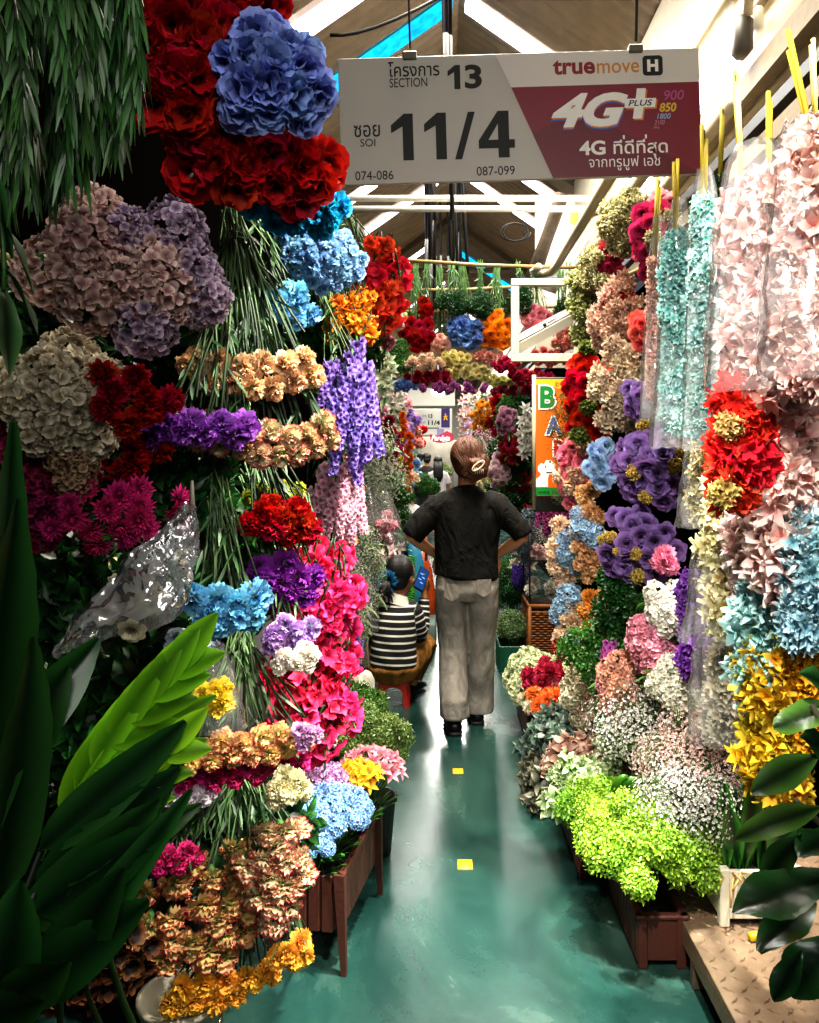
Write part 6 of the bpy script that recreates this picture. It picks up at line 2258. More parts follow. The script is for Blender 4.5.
for (x, y, r, h, lab) in ((-.26, 3.25, .09, .22, 'dark round pot under the pale edged green plant'), (-.37, 3.6, .09, .3, 'dark round pot under the darker green plant')):
    t = thing('plant_pot', lab, 'pot', (x, y, 0))
    mb = MB()
    lathe(mb, [(0, .01), (r * .8, 0), (r, h - .02), (r * 1.08, h - .02), (r * 1.08, h), (r * .94, h), (r * .9, h - .03), (0, h - .03)], (x, y, 0), 22)
    mb.build('body', simple('dark_pot', '201a18', .5), t)
mb = MB()
box(mb, (-.87, 3.4, .34), (.42, 2.2, .68), bev=.01)
tag(mb.build('dark_gap_block', simple('dark_gap_fill', '15100c', .8, 0, .2, 20, .3)), 'dark low block added as shade behind the lowest carnation bouquets', 'filler')  # block added to fill a dark gap, standing in for shade
# white bucket and crumpled sack
t = thing('white_bucket', 'small off white bucket standing under the lowest yellow carnations', 'bucket', (-.62, 2.05, 0))
mb = MB()
lathe(mb, [(0, .01), (.085, 0), (.1, .2), (.108, .2), (.108, .215), (.096, .215), (.082, .02), (0, .02)], (-.62, 2.05, 0), 26)
mb.build('body', simple('bucket_white', 'b0a890', .5), t)
mb = MB()
tube(mb, [Vector((-.62 + .105 * math.cos(a), 2.05 - .03 - .1 * abs(math.sin(a)), .2 - .09 * math.sin(a))) for a in np.linspace(0, PI, 14)], .003, 5)
mb.build('handle', simple('wire_steel', '8a8478', .3, .9), t)
def sack():
    from mathutils import noise
    mb = MB()
    V = []
    n, m = 18, 26
    c = at(356, 672, 4.1)
    for i in range(n):
        th = PI * i / (n - 1)
        for j in range(m):
            a = 2 * PI * j / m
            q = Vector((math.sin(th) * math.cos(a), math.sin(th) * math.sin(a), math.cos(th)))
            f = 1 + .28 * noise.noise(q * 2.3) + .14 * noise.noise(q * 6)
            V.append((c.x + .12 * q.x * f, c.y + .1 * q.y * f, .0 + max(.003, .24 + .24 * q.z * f)))
    mb.add(V, [q[::-1] for q in grid_faces(n, m, True)])
    o = mb.build('plastic_sack', simple('milky_sack', 'a8a698', .3, 0, .6, 14, .2))
    tag(o, 'crumpled whitish plastic sack on the floor beside the red stool', 'sack')
sack()
# ================================================================== flower bridge across the aisle
m_bam = simple('pale_bamboo', 'a8905a', .45, 0, .15, 60, .25)
for (p0, p1, Y, lab) in (((370, 258), (590, 268), 6.0, 'upper pale bamboo rod across the aisle'), ((380, 291), (560, 284), 6.3, 'middle pale bamboo rod across the aisle'), ((390, 312), (585, 305), 6.6, 'lower pale bamboo rod across the aisle')):
    mb = MB()
    a, b = at(*p0, Y), at(*p1, Y)
    tube(mb, [a, a.lerp(b, .5) + Vector((0, 0, -.015)), b], .013, 8)
    tag(mb.build('hanging_bamboo_rod', m_bam), lab, 'rod')
STEMG = ('1c4a1c', '6a9a4e')
def BR(name, kind, px, py, w, h, n, hr, col, label, tie=None, Y=6.0, **k):
    return bunch(name, kind, px, py, Y, w, h, n, hr, col, label, side='F', tie=tie, stemcol=STEMG, lean=-.3, **k)
BR('hanging_rose_bouquet', 'rose', 426, 312, 7, 14, 6, 6.5, RED, 'scarlet rose bouquet high on the flower bridge across the aisle', (428, 262))
BR('hanging_rose_bouquet', 'rose', 418, 335, 17, 18, 13, 7, ('5a0410', 'c01424', .5, .5), 'dark red rose bouquet at the left part of the flower bridge', (415, 266))
BR('hanging_rose_bouquet', 'rose', 441, 343, 12, 10, 7, 6.5, ('c87a68', 'f4c8b4', .5, .5), 'dusty peach rose bouquet on the flower bridge beside the blue one', (440, 268))
BR('hanging_hydrangea_bouquet', 'ruffle', 466, 332, 19, 15, 12, 8.5, ('3a62a8', '86aae2', .5, .5), 'blue blossom bouquet in the middle of the flower bridge', (462, 266))
BR('hanging_rose_bouquet', 'rose', 496, 331, 17, 19, 14, 8, ('e06a04', 'ffa424', .5, .5), 'orange rose bouquet on the flower bridge beside the white frame', (497, 266))
BR('hanging_rose_bouquet', 'rose', 536, 320, 14, 14, 10, 7.5, ('c84a6a', 'f4a0ac', .5, .5), 'pink rose bouquet seen through the white square frame', (535, 268))
BR('hanging_rose_bouquet', 'peony', 563, 340, 12, 14, 9, 7, SALMON, 'salmon blossom bouquet at the right end of the flower bridge', (560, 270))
BR('hanging_rose_bouquet', 'peony', 398, 312, 10, 22, 10, 8, ('a8b858', 'e8f0b8', .5, .5), 'pale yellow green blossoms at the left end of the flower bridge', (396, 262))
BR('hanging_leaf_bouquet', 'tuft', 400, 358, 10, 18, 6, 10, G_MID, 'green leaf bunch at the left end of the flower bridge')
BR('hanging_leaf_bouquet', 'tuft', 452, 302, 14, 10, 6, 9, G_DARK, 'dark green leaf bunch above the blue bouquet on the bridge', (452, 262))
BR('hanging_leaf_bouquet', 'tuft', 480, 306, 10, 9, 5, 9, G_DARK, 'dark green leaf bunch above the orange roses on the bridge', (480, 262))
BR('hanging_leaf_bouquet', 'tuft', 570, 308, 12, 10, 5, 9, G_DARK, 'dark green leaf bunch behind the white square frame', (568, 262))
BR('hanging_leaf_bouquet', 'tuft', 520, 300, 12, 10, 5, 9, G_DARK, 'dark green leaf bunch above the pink roses on the bridge', (518, 262))
for i, (px, py, w, h, n, hr, col, kd, lab) in enumerate([
    (425, 362, 22, 7, 12, 7, PEACHC, 'peony', 'pale peach blossom row under the dark red roses of the bridge'),
    (455, 359, 16, 8, 10, 7, ('a89a3a', 'f0e69a', .5, .5), 'rose', 'pale yellow rose row under the blue bouquet of the bridge'),
    (488, 357, 22, 6, 12, 7, ('c06a6a', 'f4b8a8', .5, .5), 'peony', 'faded pink blossom row under the orange roses of the bridge'),
    (470, 372, 24, 7, 14, 7, ('b8a848', 'f4ecb0', .5, .5), 'rose', 'creamy yellow rose row low on the flower bridge'),
    (505, 366, 16, 7, 10, 7, ('78083a', 'd0305e', .5, .5), 'peony', 'crimson blossom row low on the bridge beside the white frame'),
    (430, 378, 26, 7, 16, 7, ('4a0622', 'b01c46', .5, .5), 'peony', 'wine red blossom row at the lower left of the bridge'),
    (530, 378, 26, 8, 16, 7, ('6a0a2a', 'c83058', .5, .5), 'peony', 'wine red blossom row at the lower right of the bridge'),
    (500, 381, 18, 5, 10, 6, ('8a8a3a', 'd8d68a', .5, .5), 'rose', 'olive yellow rose row at the bottom of the bridge'),
    (455, 388, 40, 5, 22, 6, ('5a1a4a', 'b86aa8', .5, .5), 'peony', 'purple pink blossom fringe along the bottom edge of the bridge'),
    (400, 386, 18, 6, 10, 7, ('2a4a8a', '7a9ad0', .5, .5), 'peony', 'small blue blossom row at the lower left corner of the bridge'),
    (548, 358, 22, 9, 14, 7, ('b04a48', 'f09a88', .5, .5), 'peony', 'coral pink blossom row seen through the white frame'),
    (520, 390, 34, 4, 16, 6, ('5a0a2a', 'b83a5a', .5, .5), 'peony', 'dark red blossom fringe above the orange signboard')]):
    BR('hanging_blossom_bouquet', kd, px, py, w, h, n, hr, col, lab, Y=5.9 + .05 * (i % 4))

# white square frame with a light batten lying across it
t = thing('hanging_square_frame', 'white square wooden frame hanging beside the flower bridge', 'frame', at(546, 282, 5.4))
m_fr = simple('white_frame_paint', 'd8d0bc', .5, 0, .1, 40, .12)
A, B_, Cc, D_ = at(511, 279, 5.4), at(580, 279, 5.4), at(580, 362, 5.4), at(511, 362, 5.4)
for a, b, wd in ((A, B_, 7), (B_, Cc, 6), (Cc, D_, 8), (D_, A, 8)):
    mb = MB()
    m_ = (a + b) / 2
    w = wd * 5.4 / F
    ctr = m_ + (((A + Cc) / 2) - m_).normalized() * w / 2
    if abs(a.x - b.x) > abs(a.z - b.z):
        box(mb, ctr, (abs(a.x - b.x), .04, w), bev=.004)
    else:
        box(mb, ctr, (w, .04, abs(a.z - b.z) - .098), bev=.004)
    mb.build('frame_bar', m_fr, t, False)
t = thing('hanging_light_batten', 'white light batten leaning diagonally behind the square frame', 'light batten', at(546, 328, 5.5))
a, b = at(515, 346, 5.48), at(585, 308, 5.48)
mb = MB()
tube(mb, [a, b], [(.02, .055)] * 2, 4, ref=(0, 1, 0))
mb.build('batten_body', simple('batten_white', 'c8c4b4', .4), t, False)
mb = MB()
tube(mb, [a.lerp(b, .02) + Vector((0, -.016, .012)), b.lerp(a, .02) + Vector((0, -.016, .012))], .004, 5)
mb.build('dark_line', m_black, t)
mb = MB()
q = a.lerp(b, .42) + Vector((0, -.017, .032))
tube(mb, [q + Vector((0, .004, 0)), q + Vector((0, -.002, 0))], .012, 12)
tube(mb, [q + Vector((.02, .0, .012)), q + Vector((.07, .0, .04))], .003, 5)
mb.build('maker_mark', m_black, t)

# ================================================================== orange signboard
def signboard():
    Y = 5.0
    t = thing('hanging_orange_signboard', 'tall narrow orange signboard with coloured stepped letters and a white dog', 'sign', at(533, 377, Y))
    k = Y / F
    ox, oz = at(533, 377, Y).x, at(533, 377, Y).z
    X = lambda px: (px - 533) * k
    Z = lambda py: -(py - 377) * k
    mb = MB()
    box(mb, (X(556), .03, Z(444.5)), (46 * k, .05, 135 * k), bev=.006)
    mb.build('board', simple('board_black', '12100e', .4), t, False, world=False)
    R = lambda a, b, c, d: [(X(a), Z(c)), (X(b), Z(c)), (X(b), Z(d)), (X(a), Z(d))]
    poly_part('orange_panel', [R(535, 578, 379, 496)], .003, simple('sign_orange', 'e86a08', .45, emit=.15), t)  # faint glow added to the panel and letter colours
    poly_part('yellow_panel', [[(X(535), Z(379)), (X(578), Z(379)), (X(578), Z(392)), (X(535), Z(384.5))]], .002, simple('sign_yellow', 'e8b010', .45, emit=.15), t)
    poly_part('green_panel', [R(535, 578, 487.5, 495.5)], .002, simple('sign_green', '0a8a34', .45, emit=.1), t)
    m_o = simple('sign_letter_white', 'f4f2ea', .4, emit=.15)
    for ch, a, b, c, d, col in (('B', 539, 556, 385, 409, '0a7a30'), ('A', 545, 562, 416, 435, '2a6ab8'), ('R', 553, 567, 439, 457, 'd02028'), ('K', 559, 573, 460, 475, '6a3a9a')):
        letters(ch, X(a) + .008, X(b) + .008, Z(d) - .008, Z(c) - .008, .0015, simple('board_black', '12100e', .4), t, .09)
        letters(ch, X(a) - .004, X(b) + .004, Z(d) - .004, Z(c) + .004, .0005, m_o, t, .085)
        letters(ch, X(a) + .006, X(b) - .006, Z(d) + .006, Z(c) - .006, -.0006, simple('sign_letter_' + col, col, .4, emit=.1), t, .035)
    letters('จำหน่าย', X(555), X(570), Z(386), Z(381), .0006, m_ink, t, 0)
    letters('www.bark', X(538), X(562), Z(493.5), Z(490), .0006, m_ink, t, 0)
    dog = []
    for px, py in ((536, 487), (536, 479), (539, 477), (541, 474), (538, 471), (538, 466), (541, 463), (544, 464), (546, 460), (551, 460.5), (555, 464), (556, 470), (553, 474), (549, 474.5), (548, 479), (548, 487)):
        dog.append((X(px), Z(py)))
    poly_part('dog_emblem', [dog], .0012, m_o, t)
    poly_part('dog_mark', [R(546.5, 554, 472, 473.2), R(549, 551, 461, 462.6), R(545, 546.2, 466, 467.6)], .0006, m_ink, t)
    mb = MB()
    tube(mb, [at(534, 375, Y), at(534, 510, Y)], .012, 8)
    mb.build('edge_pole', m_rail, t)
signboard()
bunch('hanging_twig_bouquet', 'gyp', 562, 425, 4.8, 9, 34, 10, 14, ('3a2410', 'b0803a', .5, .5), 'dried brown twig bouquet hanging over the orange signboard', side='F')
bunch('hanging_twig_bouquet', 'gyp', 566, 482, 4.75, 7, 22, 7, 12, ('2a2c22', '8a8a78', .5, .5), 'grey dried twig bouquet low over the orange signboard', side='F')

# ================================================================== glass case on a wicker basket, greenery beside it
def glass_case():
    m_w = None
    Y = 6.0
    a, b = at(529, 605, Y), at(572, 605, Y)
    x0, x1 = a.x, a.x + .36
    y0, y1 = 5.95, 6.4
    t = thing('wicker_basket', 'brown woven wicker basket box under the glass case', 'basket', ((x0 + x1) / 2, (y0 + y1) / 2, 0))
    m, nt, out = nt_new('wicker')
    L = nt.links.new
    p = nt.nodes.new('ShaderNodeBsdfPrincipled')
    p.inputs['Base Color'].default_value = lin('8a5426')
    p.inputs['Roughness'].default_value = .6
    L(p.outputs[0], out.inputs[0])
    zt = a.z
    mb = MB()
    box(mb, ((x0 + x1) / 2, (y0 + y1) / 2, zt / 2), (x1 - x0 - .02, y1 - y0 - .02, zt - .02))
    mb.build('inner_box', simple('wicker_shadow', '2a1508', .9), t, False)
    mb = MB()
    nr, nc = 26, 13
    for r in range(nr):
        z = .02 + (zt - .06) * r / (nr - 1)
        for face in range(2):
            pts = []
            for c in range(nc * 2 + 1):
                u = c / (nc * 2)
                off = .007 * math.cos(PI * c / 2 * 1 + (r % 2) * PI)
                if face == 0:
                    pts.append((x0 + (x1 - x0) * u, y0 - off, z))
                else:
                    pts.append((x0 - off, y0 + (y1 - y0) * u, z))
            tube(mb, pts, .0065, 5, cap=False)
    mb.build('woven_side', m, t)
    mb = MB()
    for q in ((x0, y0), (x1, y0), (x0, y1)):
        tube(mb, [(q[0], q[1], 0), (q[0], q[1], zt)], .013, 8)
    tube(mb, [(x0, y1, zt), (x0, y0, zt), (x1, y0, zt)], .017, 8)
    tube(mb, [(x0, y1, zt - .045), (x0, y0, zt - .045), (x1, y0, zt - .045)], .012, 8)
    mb.build('basket_rim', m, t)
    g = thing('glass_case', 'clear glass display case with thin dark edges on the wicker basket', 'display case', ((x0 + x1) / 2, (y0 + y1) / 2, zt + .018))
    zb, zc = zt + .018, zt + .62
    m_e = simple('case_edge', '3a3630', .35, .5)
    gl = plastic_mat('case_glass', .02, .06, bs=2, bd=.002)
    for (p, q) in (((x0, y0), (x1, y0)), ((x0, y0), (x0, y1))):
        mb = MB()
        mb.add([(p[0], p[1], zb), (q[0], q[1], zb), (q[0], q[1], zc), (p[0], p[1], zc)], [(0, 1, 2, 3)])
        mb.build('glass_pane', gl, g, False)
    for q in ((x0, y0), (x1, y0), (x0, y1), (x1, y1)):
        mb = MB()
        tube(mb, [(q[0], q[1], zb), (q[0], q[1], zc)], .006, 6)
        mb.build('edge_strip', m_e, g)
    for z in (zb + .003, zc, zb + .3):
        mb = MB()
        tube(mb, [(x1, y1, z), (x0, y1, z), (x0, y0, z), (x1, y0, z), (x1, y1, z)], .006, 6)
        mb.build('shelf_edge', m_e, g)
    mb = MB()
    box(mb, ((x0 + x1) / 2, (y0 + y1) / 2, zb + .3), (x1 - x0 - .02, y1 - y0 - .02, .006))
    mb.build('glass_shelf', gl, g, False)
    for i, (x, z, n, hr, col, kd, lab) in enumerate([(.2, .42, 12, .055, ('c8c0a8', 'fbf6ea', .5, .5), 'gyp', 'white gypsophila bunch lying on the shelf of the glass case'), (.1, .34, 10, .03, ('a83a4a', 'f4ccc8', .5, .5), 'rose', 'row of small red and white roses on the shelf of the glass case'),
                                                   (.15, .08, 9, .05, ('b8b0a0', 'f0ece2', .5, .5), 'carnation', 'white flower bunch at the bottom of the glass case')]):
        root = thing('cased_flower_bouquet', lab, 'bouquet', (x0 + x, y0 + .2, zb + z))
        for j in range(n):
            place_head('blossom', head_mesh(kd, col, j % 3), root, (x0 + x + U(-.13, .13), y0 + .16 + U(-.08, .08), zb + z + U(-.02, .06)), (U(-.5, .5), -.6, .8), hr)
glass_case()
bunch('hanging_cream_blossom_bouquet', 'gyp', 562, 560, 5.0, 14, 26, 12, 13, ('b0a888', 'f8f2dc', .5, .5), 'cream blossom bouquet hanging in front of the glass case')
bunch('hanging_magenta_garland', 'spike', 553, 519, 5.6, 18, 12, 9, 13, ('6a1a4a', 'c05a98', .5, .5), 'magenta flower bunch hanging under the orange signboard', side='F')
bunch('hanging_orange_garland', 'marigold', 560, 533, 4.9, 4, 16, 9, 6, ('e06a08', 'ffa838', .5, .5), 'short orange flower garland under the signboard', side='F')
bunch('hanging_grey_foliage', 'tuft', 525, 535, 6.2, 10, 22, 9, 12, ('3a4650', '8a9aa4'), 'blue grey foliage bunch between the walker and the glass case', side='F')
bunch('flower_bouquet', 'lily', 522, 560, 6.6, 11, 12, 9, 8, ('d8c088', 'fbf0d4', .5, .5), 'cream flower bunch left of the glass case', side='F', leaves=6)
bunch('flower_bouquet', 'spike', 518, 575, 6.5, 8, 6, 6, 9, ('34208a', '7a5ac0', .5, .5), 'purple flower bunch left of the glass case below the cream one', side='F')
for i, (px, py, Y, r, col, lab) in enumerate([(512, 596, 6.6, (.1, .2, .18), G_DARK, 'dark green pot plant behind the walking person beside the glass case'), (513, 630, 6.2, (.1, .15, .12), ('2a4a24', '9ab87a'), 'pale edged green pot plant standing in the green crate'), (512, 574, 7.2, (.1, .2, .1), G_MID, 'mid green pot plant farthest along beside the glass case')]):
    bush('leafy_pot_plant', lab, atx(px, py, Y), r, 20, .055, col, seed=30 + i, base=(at(px, py, Y).x, Y, [.0, .03, .0][i]))
t = thing('green_crate', 'dark green plastic crate on the floor left of the wicker basket', 'crate', (at(512, 660, 6.2).x, 6.2, 0))
m_cr = simple('green_plastic', '0c4a34', .45)
for s in (-1, 1):
    mb = MB()
    box(mb, (s * .1, 0, .09), (.012, .36, .18), bev=.003)
    for i in range(6):
        box(mb, (s * .106, -.15 + i * .06, .09), (.008, .012, .17), bev=.002)
    link('side_panel', mb.mesh('side_panel', m_cr, False), t, world=False)
    mb = MB()
    box(mb, (0, s * .18, .09), (.2, .012, .18), bev=.003)
    for i in range(4):
        box(mb, (-.075 + i * .05, s * .186, .09), (.012, .008, .17), bev=.002)
    link('end_panel', mb.mesh('end_panel', m_cr, False), t, world=False)
mb = MB()
box(mb, (0, 0, .01), (.2, .36, .012))
link('base_panel', mb.mesh('base_panel', m_cr, False), t, world=False)

# ================================================================== farther stalls
bunch('hanging_leaf_garland', 'tuft', 397, 500, 7.5, 9, 46, 14, 11, G_MID, 'long green leaf garland hanging beside the marigold garland', side='F')
bunch('hanging_mixed_garland', 'peony', 396, 452, 7.2, 9, 24, 10, 9, ('8a0a3a', 'd83a6a', .5, .5), 'magenta blossom garland hanging above the green leaf garland', side='F', extra=[('peony', 3, 7, YELLOW, 'yellow_blossom')])
bunch('hanging_mixed_garland', 'peony', 390, 440, 6.2, 8, 30, 10, 9, ('7a0a48', 'c8306a', .5, .5), 'dark pink blossom garland left of the magenta one', side='F', leaves=8)
bunch('hanging_orchid_garland', 'lily', 396, 405, 7.8, 10, 26, 16, 8, ('d8c8a0', 'fdfaf0', .5, .5), 'white orchid garland hanging above the magenta blossoms', side='F')
bunch('hanging_orchid_garland', 'lily', 385, 372, 5.2, 8, 26, 12, 9, ('a8b888', 'f0f4dc', .5, .5), 'greenish white blossom garland under the left end of the bridge', side='F', leaves=8)
bunch('hanging_marigold_garland', 'marigold', 403, 424, 6.8, 2, 14, 9, 5.5, ('e04a04', 'ff8a1e', .5, .5), 'upper orange marigold garland hanging above the sitting person in white', side='F', bulge=.2)
bunch('hanging_marigold_garland', 'marigold', 409, 458, 6.7, 3.5, 34, 24, 5.5, ('e04a04', 'ff8a1e', .5, .5), 'long orange marigold garland hanging above the sitting person in white', side='F', bulge=.2)
bunch('hanging_mobile', 'marigold', 484, 415, 10.5, 15, 16, 22, 4.5, ('e08a0c', 'ffc04a', .5, .5), 'golden flower mobile of hanging strings in the distance above the head of the walker', side='F', tie=(484, 385))
bunch('hanging_mobile', 'lily', 482, 400, 10.9, 14, 12, 14, 5, ('e8d8b8', 'fdf8ea', .5, .5), 'pale flower ring at the top of the golden flower mobile', side='F')
bunch('hanging_pale_garland', 'lily', 465, 415, 12.5, 6, 30, 14, 6, ('e8a8a0', 'fde8de', .5, .5), 'pale pink flower garland left of the golden mobile', side='F')
bunch('hanging_pale_garland', 'gyp', 482, 445, 12.0, 12, 18, 8, 10, ('b8c8a8', 'eef4e0', .5, .5), 'pale green wrapped flowers below the golden mobile', side='F')
bunch('hanging_orchid_garland', 'lily', 527, 433, 7.4, 7, 30, 18, 8, ('d8d0b8', 'fbf8ee', .5, .5), 'white orchid garland left of the orange signboard', side='F')
bunch('hanging_leaf_bouquet', 'tuft', 524, 392, 8.0, 9, 10, 5, 10, G_DARK, 'dark leaf bunch above the white orchid garland', side='F')
for i, (px, py, w, h, n, col, lab) in enumerate([(505, 420, 10, 14, 9, ('6a1230', 'd8a0b8', .5, .5), 'top'), (513, 448, 15, 18, 14, ('4a0616', 'b02038', .5, .5), 'upper middle'), (500, 470, 11, 18, 11, ('a84a6a', 'f4d4d8', .5, .5), 'left'), (517, 482, 13, 18, 13, ('5a0a18', 'c03040', .5, .5), 'right'), (506, 500, 14, 16, 12, ('8a1a30', 'e8a0a8', .5, .5), 'lower'), (522, 514, 8, 14, 8, ('8a0a10', 'e03a30', .5, .5), 'lowest')]):
    bunch('hanging_carnation_garland', 'rose', px, py, 8.5 + .1 * i, w, h, n, 5.5, col, '%s garland of the red and pink carnation wall beyond the walking person' % lab, side='F', leaves=12)
bunch('hanging_leaf_garland', 'tuft', 510, 470, 8.9, 18, 56, 16, 12, G_DARK, 'dark leaf curtain behind the red and pink carnation wall', side='F')
bunch('hanging_leaf_bouquet', 'tuft', 512, 412, 9.0, 9, 22, 8, 11, G_MID, 'drooping green stem bunch at the top of the carnation wall', side='F')

# wrapped things beside the seated person
def wrapped():
    p = at(415, 530, 8.0)
    bush('potted_palm', 'grey green potted foliage beyond the seated person', tuple(p), (.1, .1, .12), 16, .06, G_GREY, 'leafy', seed=77, base=(p.x, p.y, 0))
    t = thing('orange_bag', 'orange bag standing beyond the seated person', 'bag', at(422, 560, 7.2))
    mb = MB()
    a = at(424, 585, 7.2)
    tube(mb, [(a.x, 7.2, 0), (a.x, 7.2, .35), (a.x - .01, 7.2, .55), (a.x - .03, 7.2, .72)], [(.11, .09), (.1, .08), (.08, .07), (.05, .04)], 14)
    mb.build('body', simple('orange_plastic', 'c8501e', .45, 0, .4, 12, .2), t)
    mb = MB()
    tube(mb, [(a.x - .06, 7.1, .68), (a.x - .06, 7.08, .86), (a.x + .02, 7.08, .86), (a.x + .02, 7.1, .66)], .012, 6)
    mb.build('handle', bpy.data.materials['orange_plastic'], t)
    t = thing('blue_bag', 'sky blue bag with a green fringe in front of the orange bag', 'bag', at(417, 560, 6.8))
    a = at(415, 560, 6.8)
    mb = MB()
    tube(mb, [(a.x + .02, 6.8, .2), (a.x + .02, 6.8, .5), (a.x, 6.8, .72), (a.x - .02, 6.8, .88)], [(.07, .05), (.075, .05), (.06, .045), (.03, .03)], 14)
    mb.build('body', simple('blue_plastic', '3a90b0', .4, 0, .5, 14, .2), t)
    mb = MB()
    for k in range(22):
        z = .35 + .018 * k
        tube(mb, [(a.x + .0, 6.74, z), (a.x - .03 - .015 * math.sin(k), 6.73, z + .015), (a.x - .055, 6.73, z + .005)], .006, 4)
    mb.build('fringe', simple('green_fringe', '58a828', .6), t)
    mb = MB()
    a = at(395, 700, 5.2)
    # white low crate the blue bag stands on
    mb = MB()
    box(mb, (at(417, 0, 6.8).x, 6.95, .1), (.3, .5, .2), bev=.01)
    tag(mb.build('low_bench', simple('grey_bench', '5a6a64', .6)), 'low grey bench under the blue bag and the orange bag', 'bench')
wrapped()

# distant signs (faint glow added to the boards), lamp, fan
Yf = 24.5
t = thing('hanging_section_sign', 'distant white and purple section sign far down the aisle', 'sign', at(408, 409, Yf))
k = Yf / F
q = lambda a, b, c, d: (a * k, -b * k, c * k, -d * k)
mb = MB()
box(mb, (22 * k, 0, -13 * k), (44 * k, .05, 26 * k), bev=.01)
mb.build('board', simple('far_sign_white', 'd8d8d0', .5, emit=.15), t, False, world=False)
mb = MB()
box(mb, (37.5 * k, -.03, -9 * k), (8.5 * k, .01, 19 * k))
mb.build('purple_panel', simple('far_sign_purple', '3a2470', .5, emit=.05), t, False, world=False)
def FL(body, a, b, c, d, mat, off=0.0):
    letters(body, a * k, c * k, -d * k, -b * k, -.04, mat, t, off, thick=.004)
FL('13', 20.5, 5, 24.5, 9, m_ink, .03)
FL('11/4', 20, 11.5, 32, 16, m_ink, .03)
FL('SECTION', 14, 6, 18.5, 8, m_ink)
FL('SOI', 14.5, 12.5, 17.5, 14.5, m_ink)
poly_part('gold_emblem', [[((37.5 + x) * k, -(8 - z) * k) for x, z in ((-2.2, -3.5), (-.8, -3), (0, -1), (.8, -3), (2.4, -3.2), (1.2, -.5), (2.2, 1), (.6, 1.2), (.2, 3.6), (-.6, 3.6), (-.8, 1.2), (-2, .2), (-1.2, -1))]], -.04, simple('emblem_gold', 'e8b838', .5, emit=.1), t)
poly_part('base_strip', [[(9 * k, -18.6 * k), (31 * k, -18.6 * k), (31 * k, -19.6 * k), (9 * k, -19.6 * k)]], -.03, m_ink, t)
poly_part('lilac_panel', [[(29 * k, -20 * k), (36 * k, -20 * k), (36 * k, -26 * k), (29 * k, -26 * k)]], -.03, simple('lilac', 'a898d8', .5), t)
Yp = 23.0
t = thing('hanging_blank_panel', 'large blank pale panel hanging above the distant section sign', 'panel', at(408, 390, Yp))
mb = MB()
a, b = at(408, 388, Yp), at(455, 406, Yp)
box(mb, ((a.x + b.x) / 2, Yp, (a.z + b.z) / 2), (b.x - a.x, .05, a.z - b.z), bev=.01)
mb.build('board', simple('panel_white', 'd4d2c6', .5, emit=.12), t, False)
mb = MB()
for s in (.1, .9):
    p = a.lerp(Vector((b.x, Yp, a.z)), s)
    tube(mb, [p, p + Vector((0, 0, .9))], .015, 5)
mb.build('hanger', m_cable, t)
t = thing('hanging_round_lamp', 'bright round white lamp in front of the blank pale panel', 'lamp', at(438, 392, 20))
mb = MB()
ball(mb, at(438, 392, 20), (.16, .16, .13), 0, 12, 20)
mb.build('bulb', simple('lamp_glow', 'ffffff', .3, emit=8.0), t)
mb = MB()
p = at(438, 392, 20)
tube(mb, [p + Vector((0, 0, .12)), p + Vector((0, 0, .7))], .02, 6)
mb.build('lamp_stem', m_cable, t)
Yr = 21.0
t = thing('hanging_red_sign', 'small curved crimson shop sign with white script below the distant section sign', 'sign', at(442, 438, Yr))
k2 = Yr / F
mb = MB()
prism(mb, [(x * k2, z * k2) for x, z in [(-12, 4)] + [(-4, 2.2)] + [(5, 7)] + [(11, 4)] + [(12 * math.cos(a), -5 * math.sin(a)) for a in np.linspace(.1, PI - .1, 10)]], -.03, .03)
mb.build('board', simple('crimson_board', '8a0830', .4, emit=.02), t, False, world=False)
letters('Pardata', -10.5 * k2, 8 * k2, -2.6 * k2, 2.6 * k2, -.031, m_lw, t, .02, .25, thick=.004)
letters('flower', 0 * k2, 6 * k2, -4.4 * k2, -2.9 * k2, -.031, m_lw, t, 0, .25, thick=.004)
t = thing('wall_fan', 'round grey green electric fan in the distance left of the red sign', 'fan', at(415, 447, 18))
c = at(415, 447, 18)
mb = MB()
for r in (.06, .1, .14, .17):
    tube(mb, [c + Vector((r * math.cos(a), -.05 * (1 - r / .17), r * math.sin(a))) for a in np.linspace(0, 2 * PI, 24)], .006, 5, cap=False)
for a in np.linspace(0, 2 * PI, 16, endpoint=False):
    tube(mb, [c + Vector((0, -.06, 0)), c + Vector((.17 * math.cos(a), 0, .17 * math.sin(a)))], .004, 4)
mb.build('grille', simple('fan_grille', '8a9a88', .4), t)
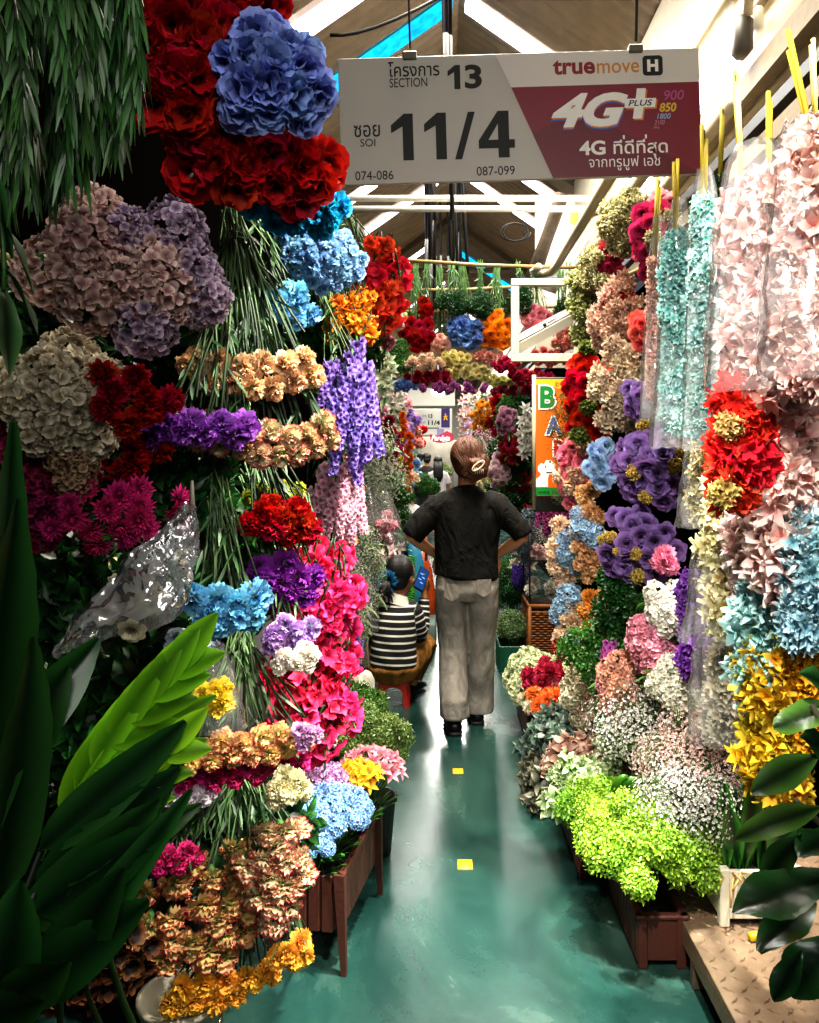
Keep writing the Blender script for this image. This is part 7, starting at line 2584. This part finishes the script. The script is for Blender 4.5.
for q in range(4):
    mb = MB()
    M = Matrix.Rotation(q * PI / 2, 3, 'Y')
    V = [c + M @ Vector(v) for v in ((.02, .02, 0), (.08, .0, .06), (.15, .03, .05), (.15, .04, -.03), (.06, .03, -.02))]
    mb.add([tuple(v) for v in V], [(0, 1, 2, 3, 4)])
    mb.build('blade', simple('fan_blade', '9ab0a0', .4), t)
mb = MB()
tube(mb, [c + Vector((0, .02, 0)), c + Vector((0, .1, 0))], .06, 12)
tube(mb, [c + Vector((0, .08, 0)), c + Vector((0, .1, -c.z))], .03, 8)
mb.build('stand', simple('fan_stand', '5a6258', .5), t)

# distant stall fronts: many coloured bunches in two rows receding to the end
rs = random.Random(21)
PAL = [PINK, WHITE, RED, YELLOW, LAV, PEACHC, MAGENTA, IVORY, SALMON, LBLUE]
PN = ['pink', 'white', 'red', 'yellow', 'lavender', 'pale peach', 'magenta', 'ivory', 'salmon', 'light blue']
WHERE = ['high on the left row', 'low on the left row', 'high on the right row', 'low on the right row']
i = 0
for Y in (10.5, 13.0, 16.0, 20.0):
    for s in (0, 1):
        x = -.62 if s == 0 else .85
        for j, z in enumerate((2.05, 1.2)):
            c = PAL[i % 10]
            px, py = VX + F * x / Y, VY - F * (z - EYE) / Y
            bunch('hanging_flower_bouquet', 'peony', px, py, Y, .3 * F / Y, .4 * F / Y, 14, .12 * F / Y, c, '%s flower bunch %s of far stalls, %s in depth' % (PN[i % 10], WHERE[s * 2 + j], ['first', 'second', 'third', 'fourth'][(10.5, 13.0, 16.0, 20.0).index(Y)]), side='F', leaves=10)
            i += 1
for i, Y in enumerate((26, 30)):
    mb = MB()
    box(mb, (-.2 + .5 * i, Y, 1.1), (1.2, .4, 2.2), bev=.03)
    tag(mb.build('market_kiosk', simple('kiosk_%d' % i, ('8a8478', '6f6a66')[i], .7, 0, 0, 3, .5)), ('pale market kiosk closing the far end of the aisle', 'grey market kiosk beyond the pale one')[i], 'kiosk')
for x, y, z, c, lab in ((-.25, 14.5, 1.0, G_MID, 'green potted plant in the distance under the red sign'), (.05, 22, 1.2, G_PALE, 'pale green plant in the distance beside the long haired walker')):
    bush('leafy_pot_plant', lab, (x, y, z), (.22, .2, .2), 16, .12, c, seed=int(y), base=(x, y, 0))
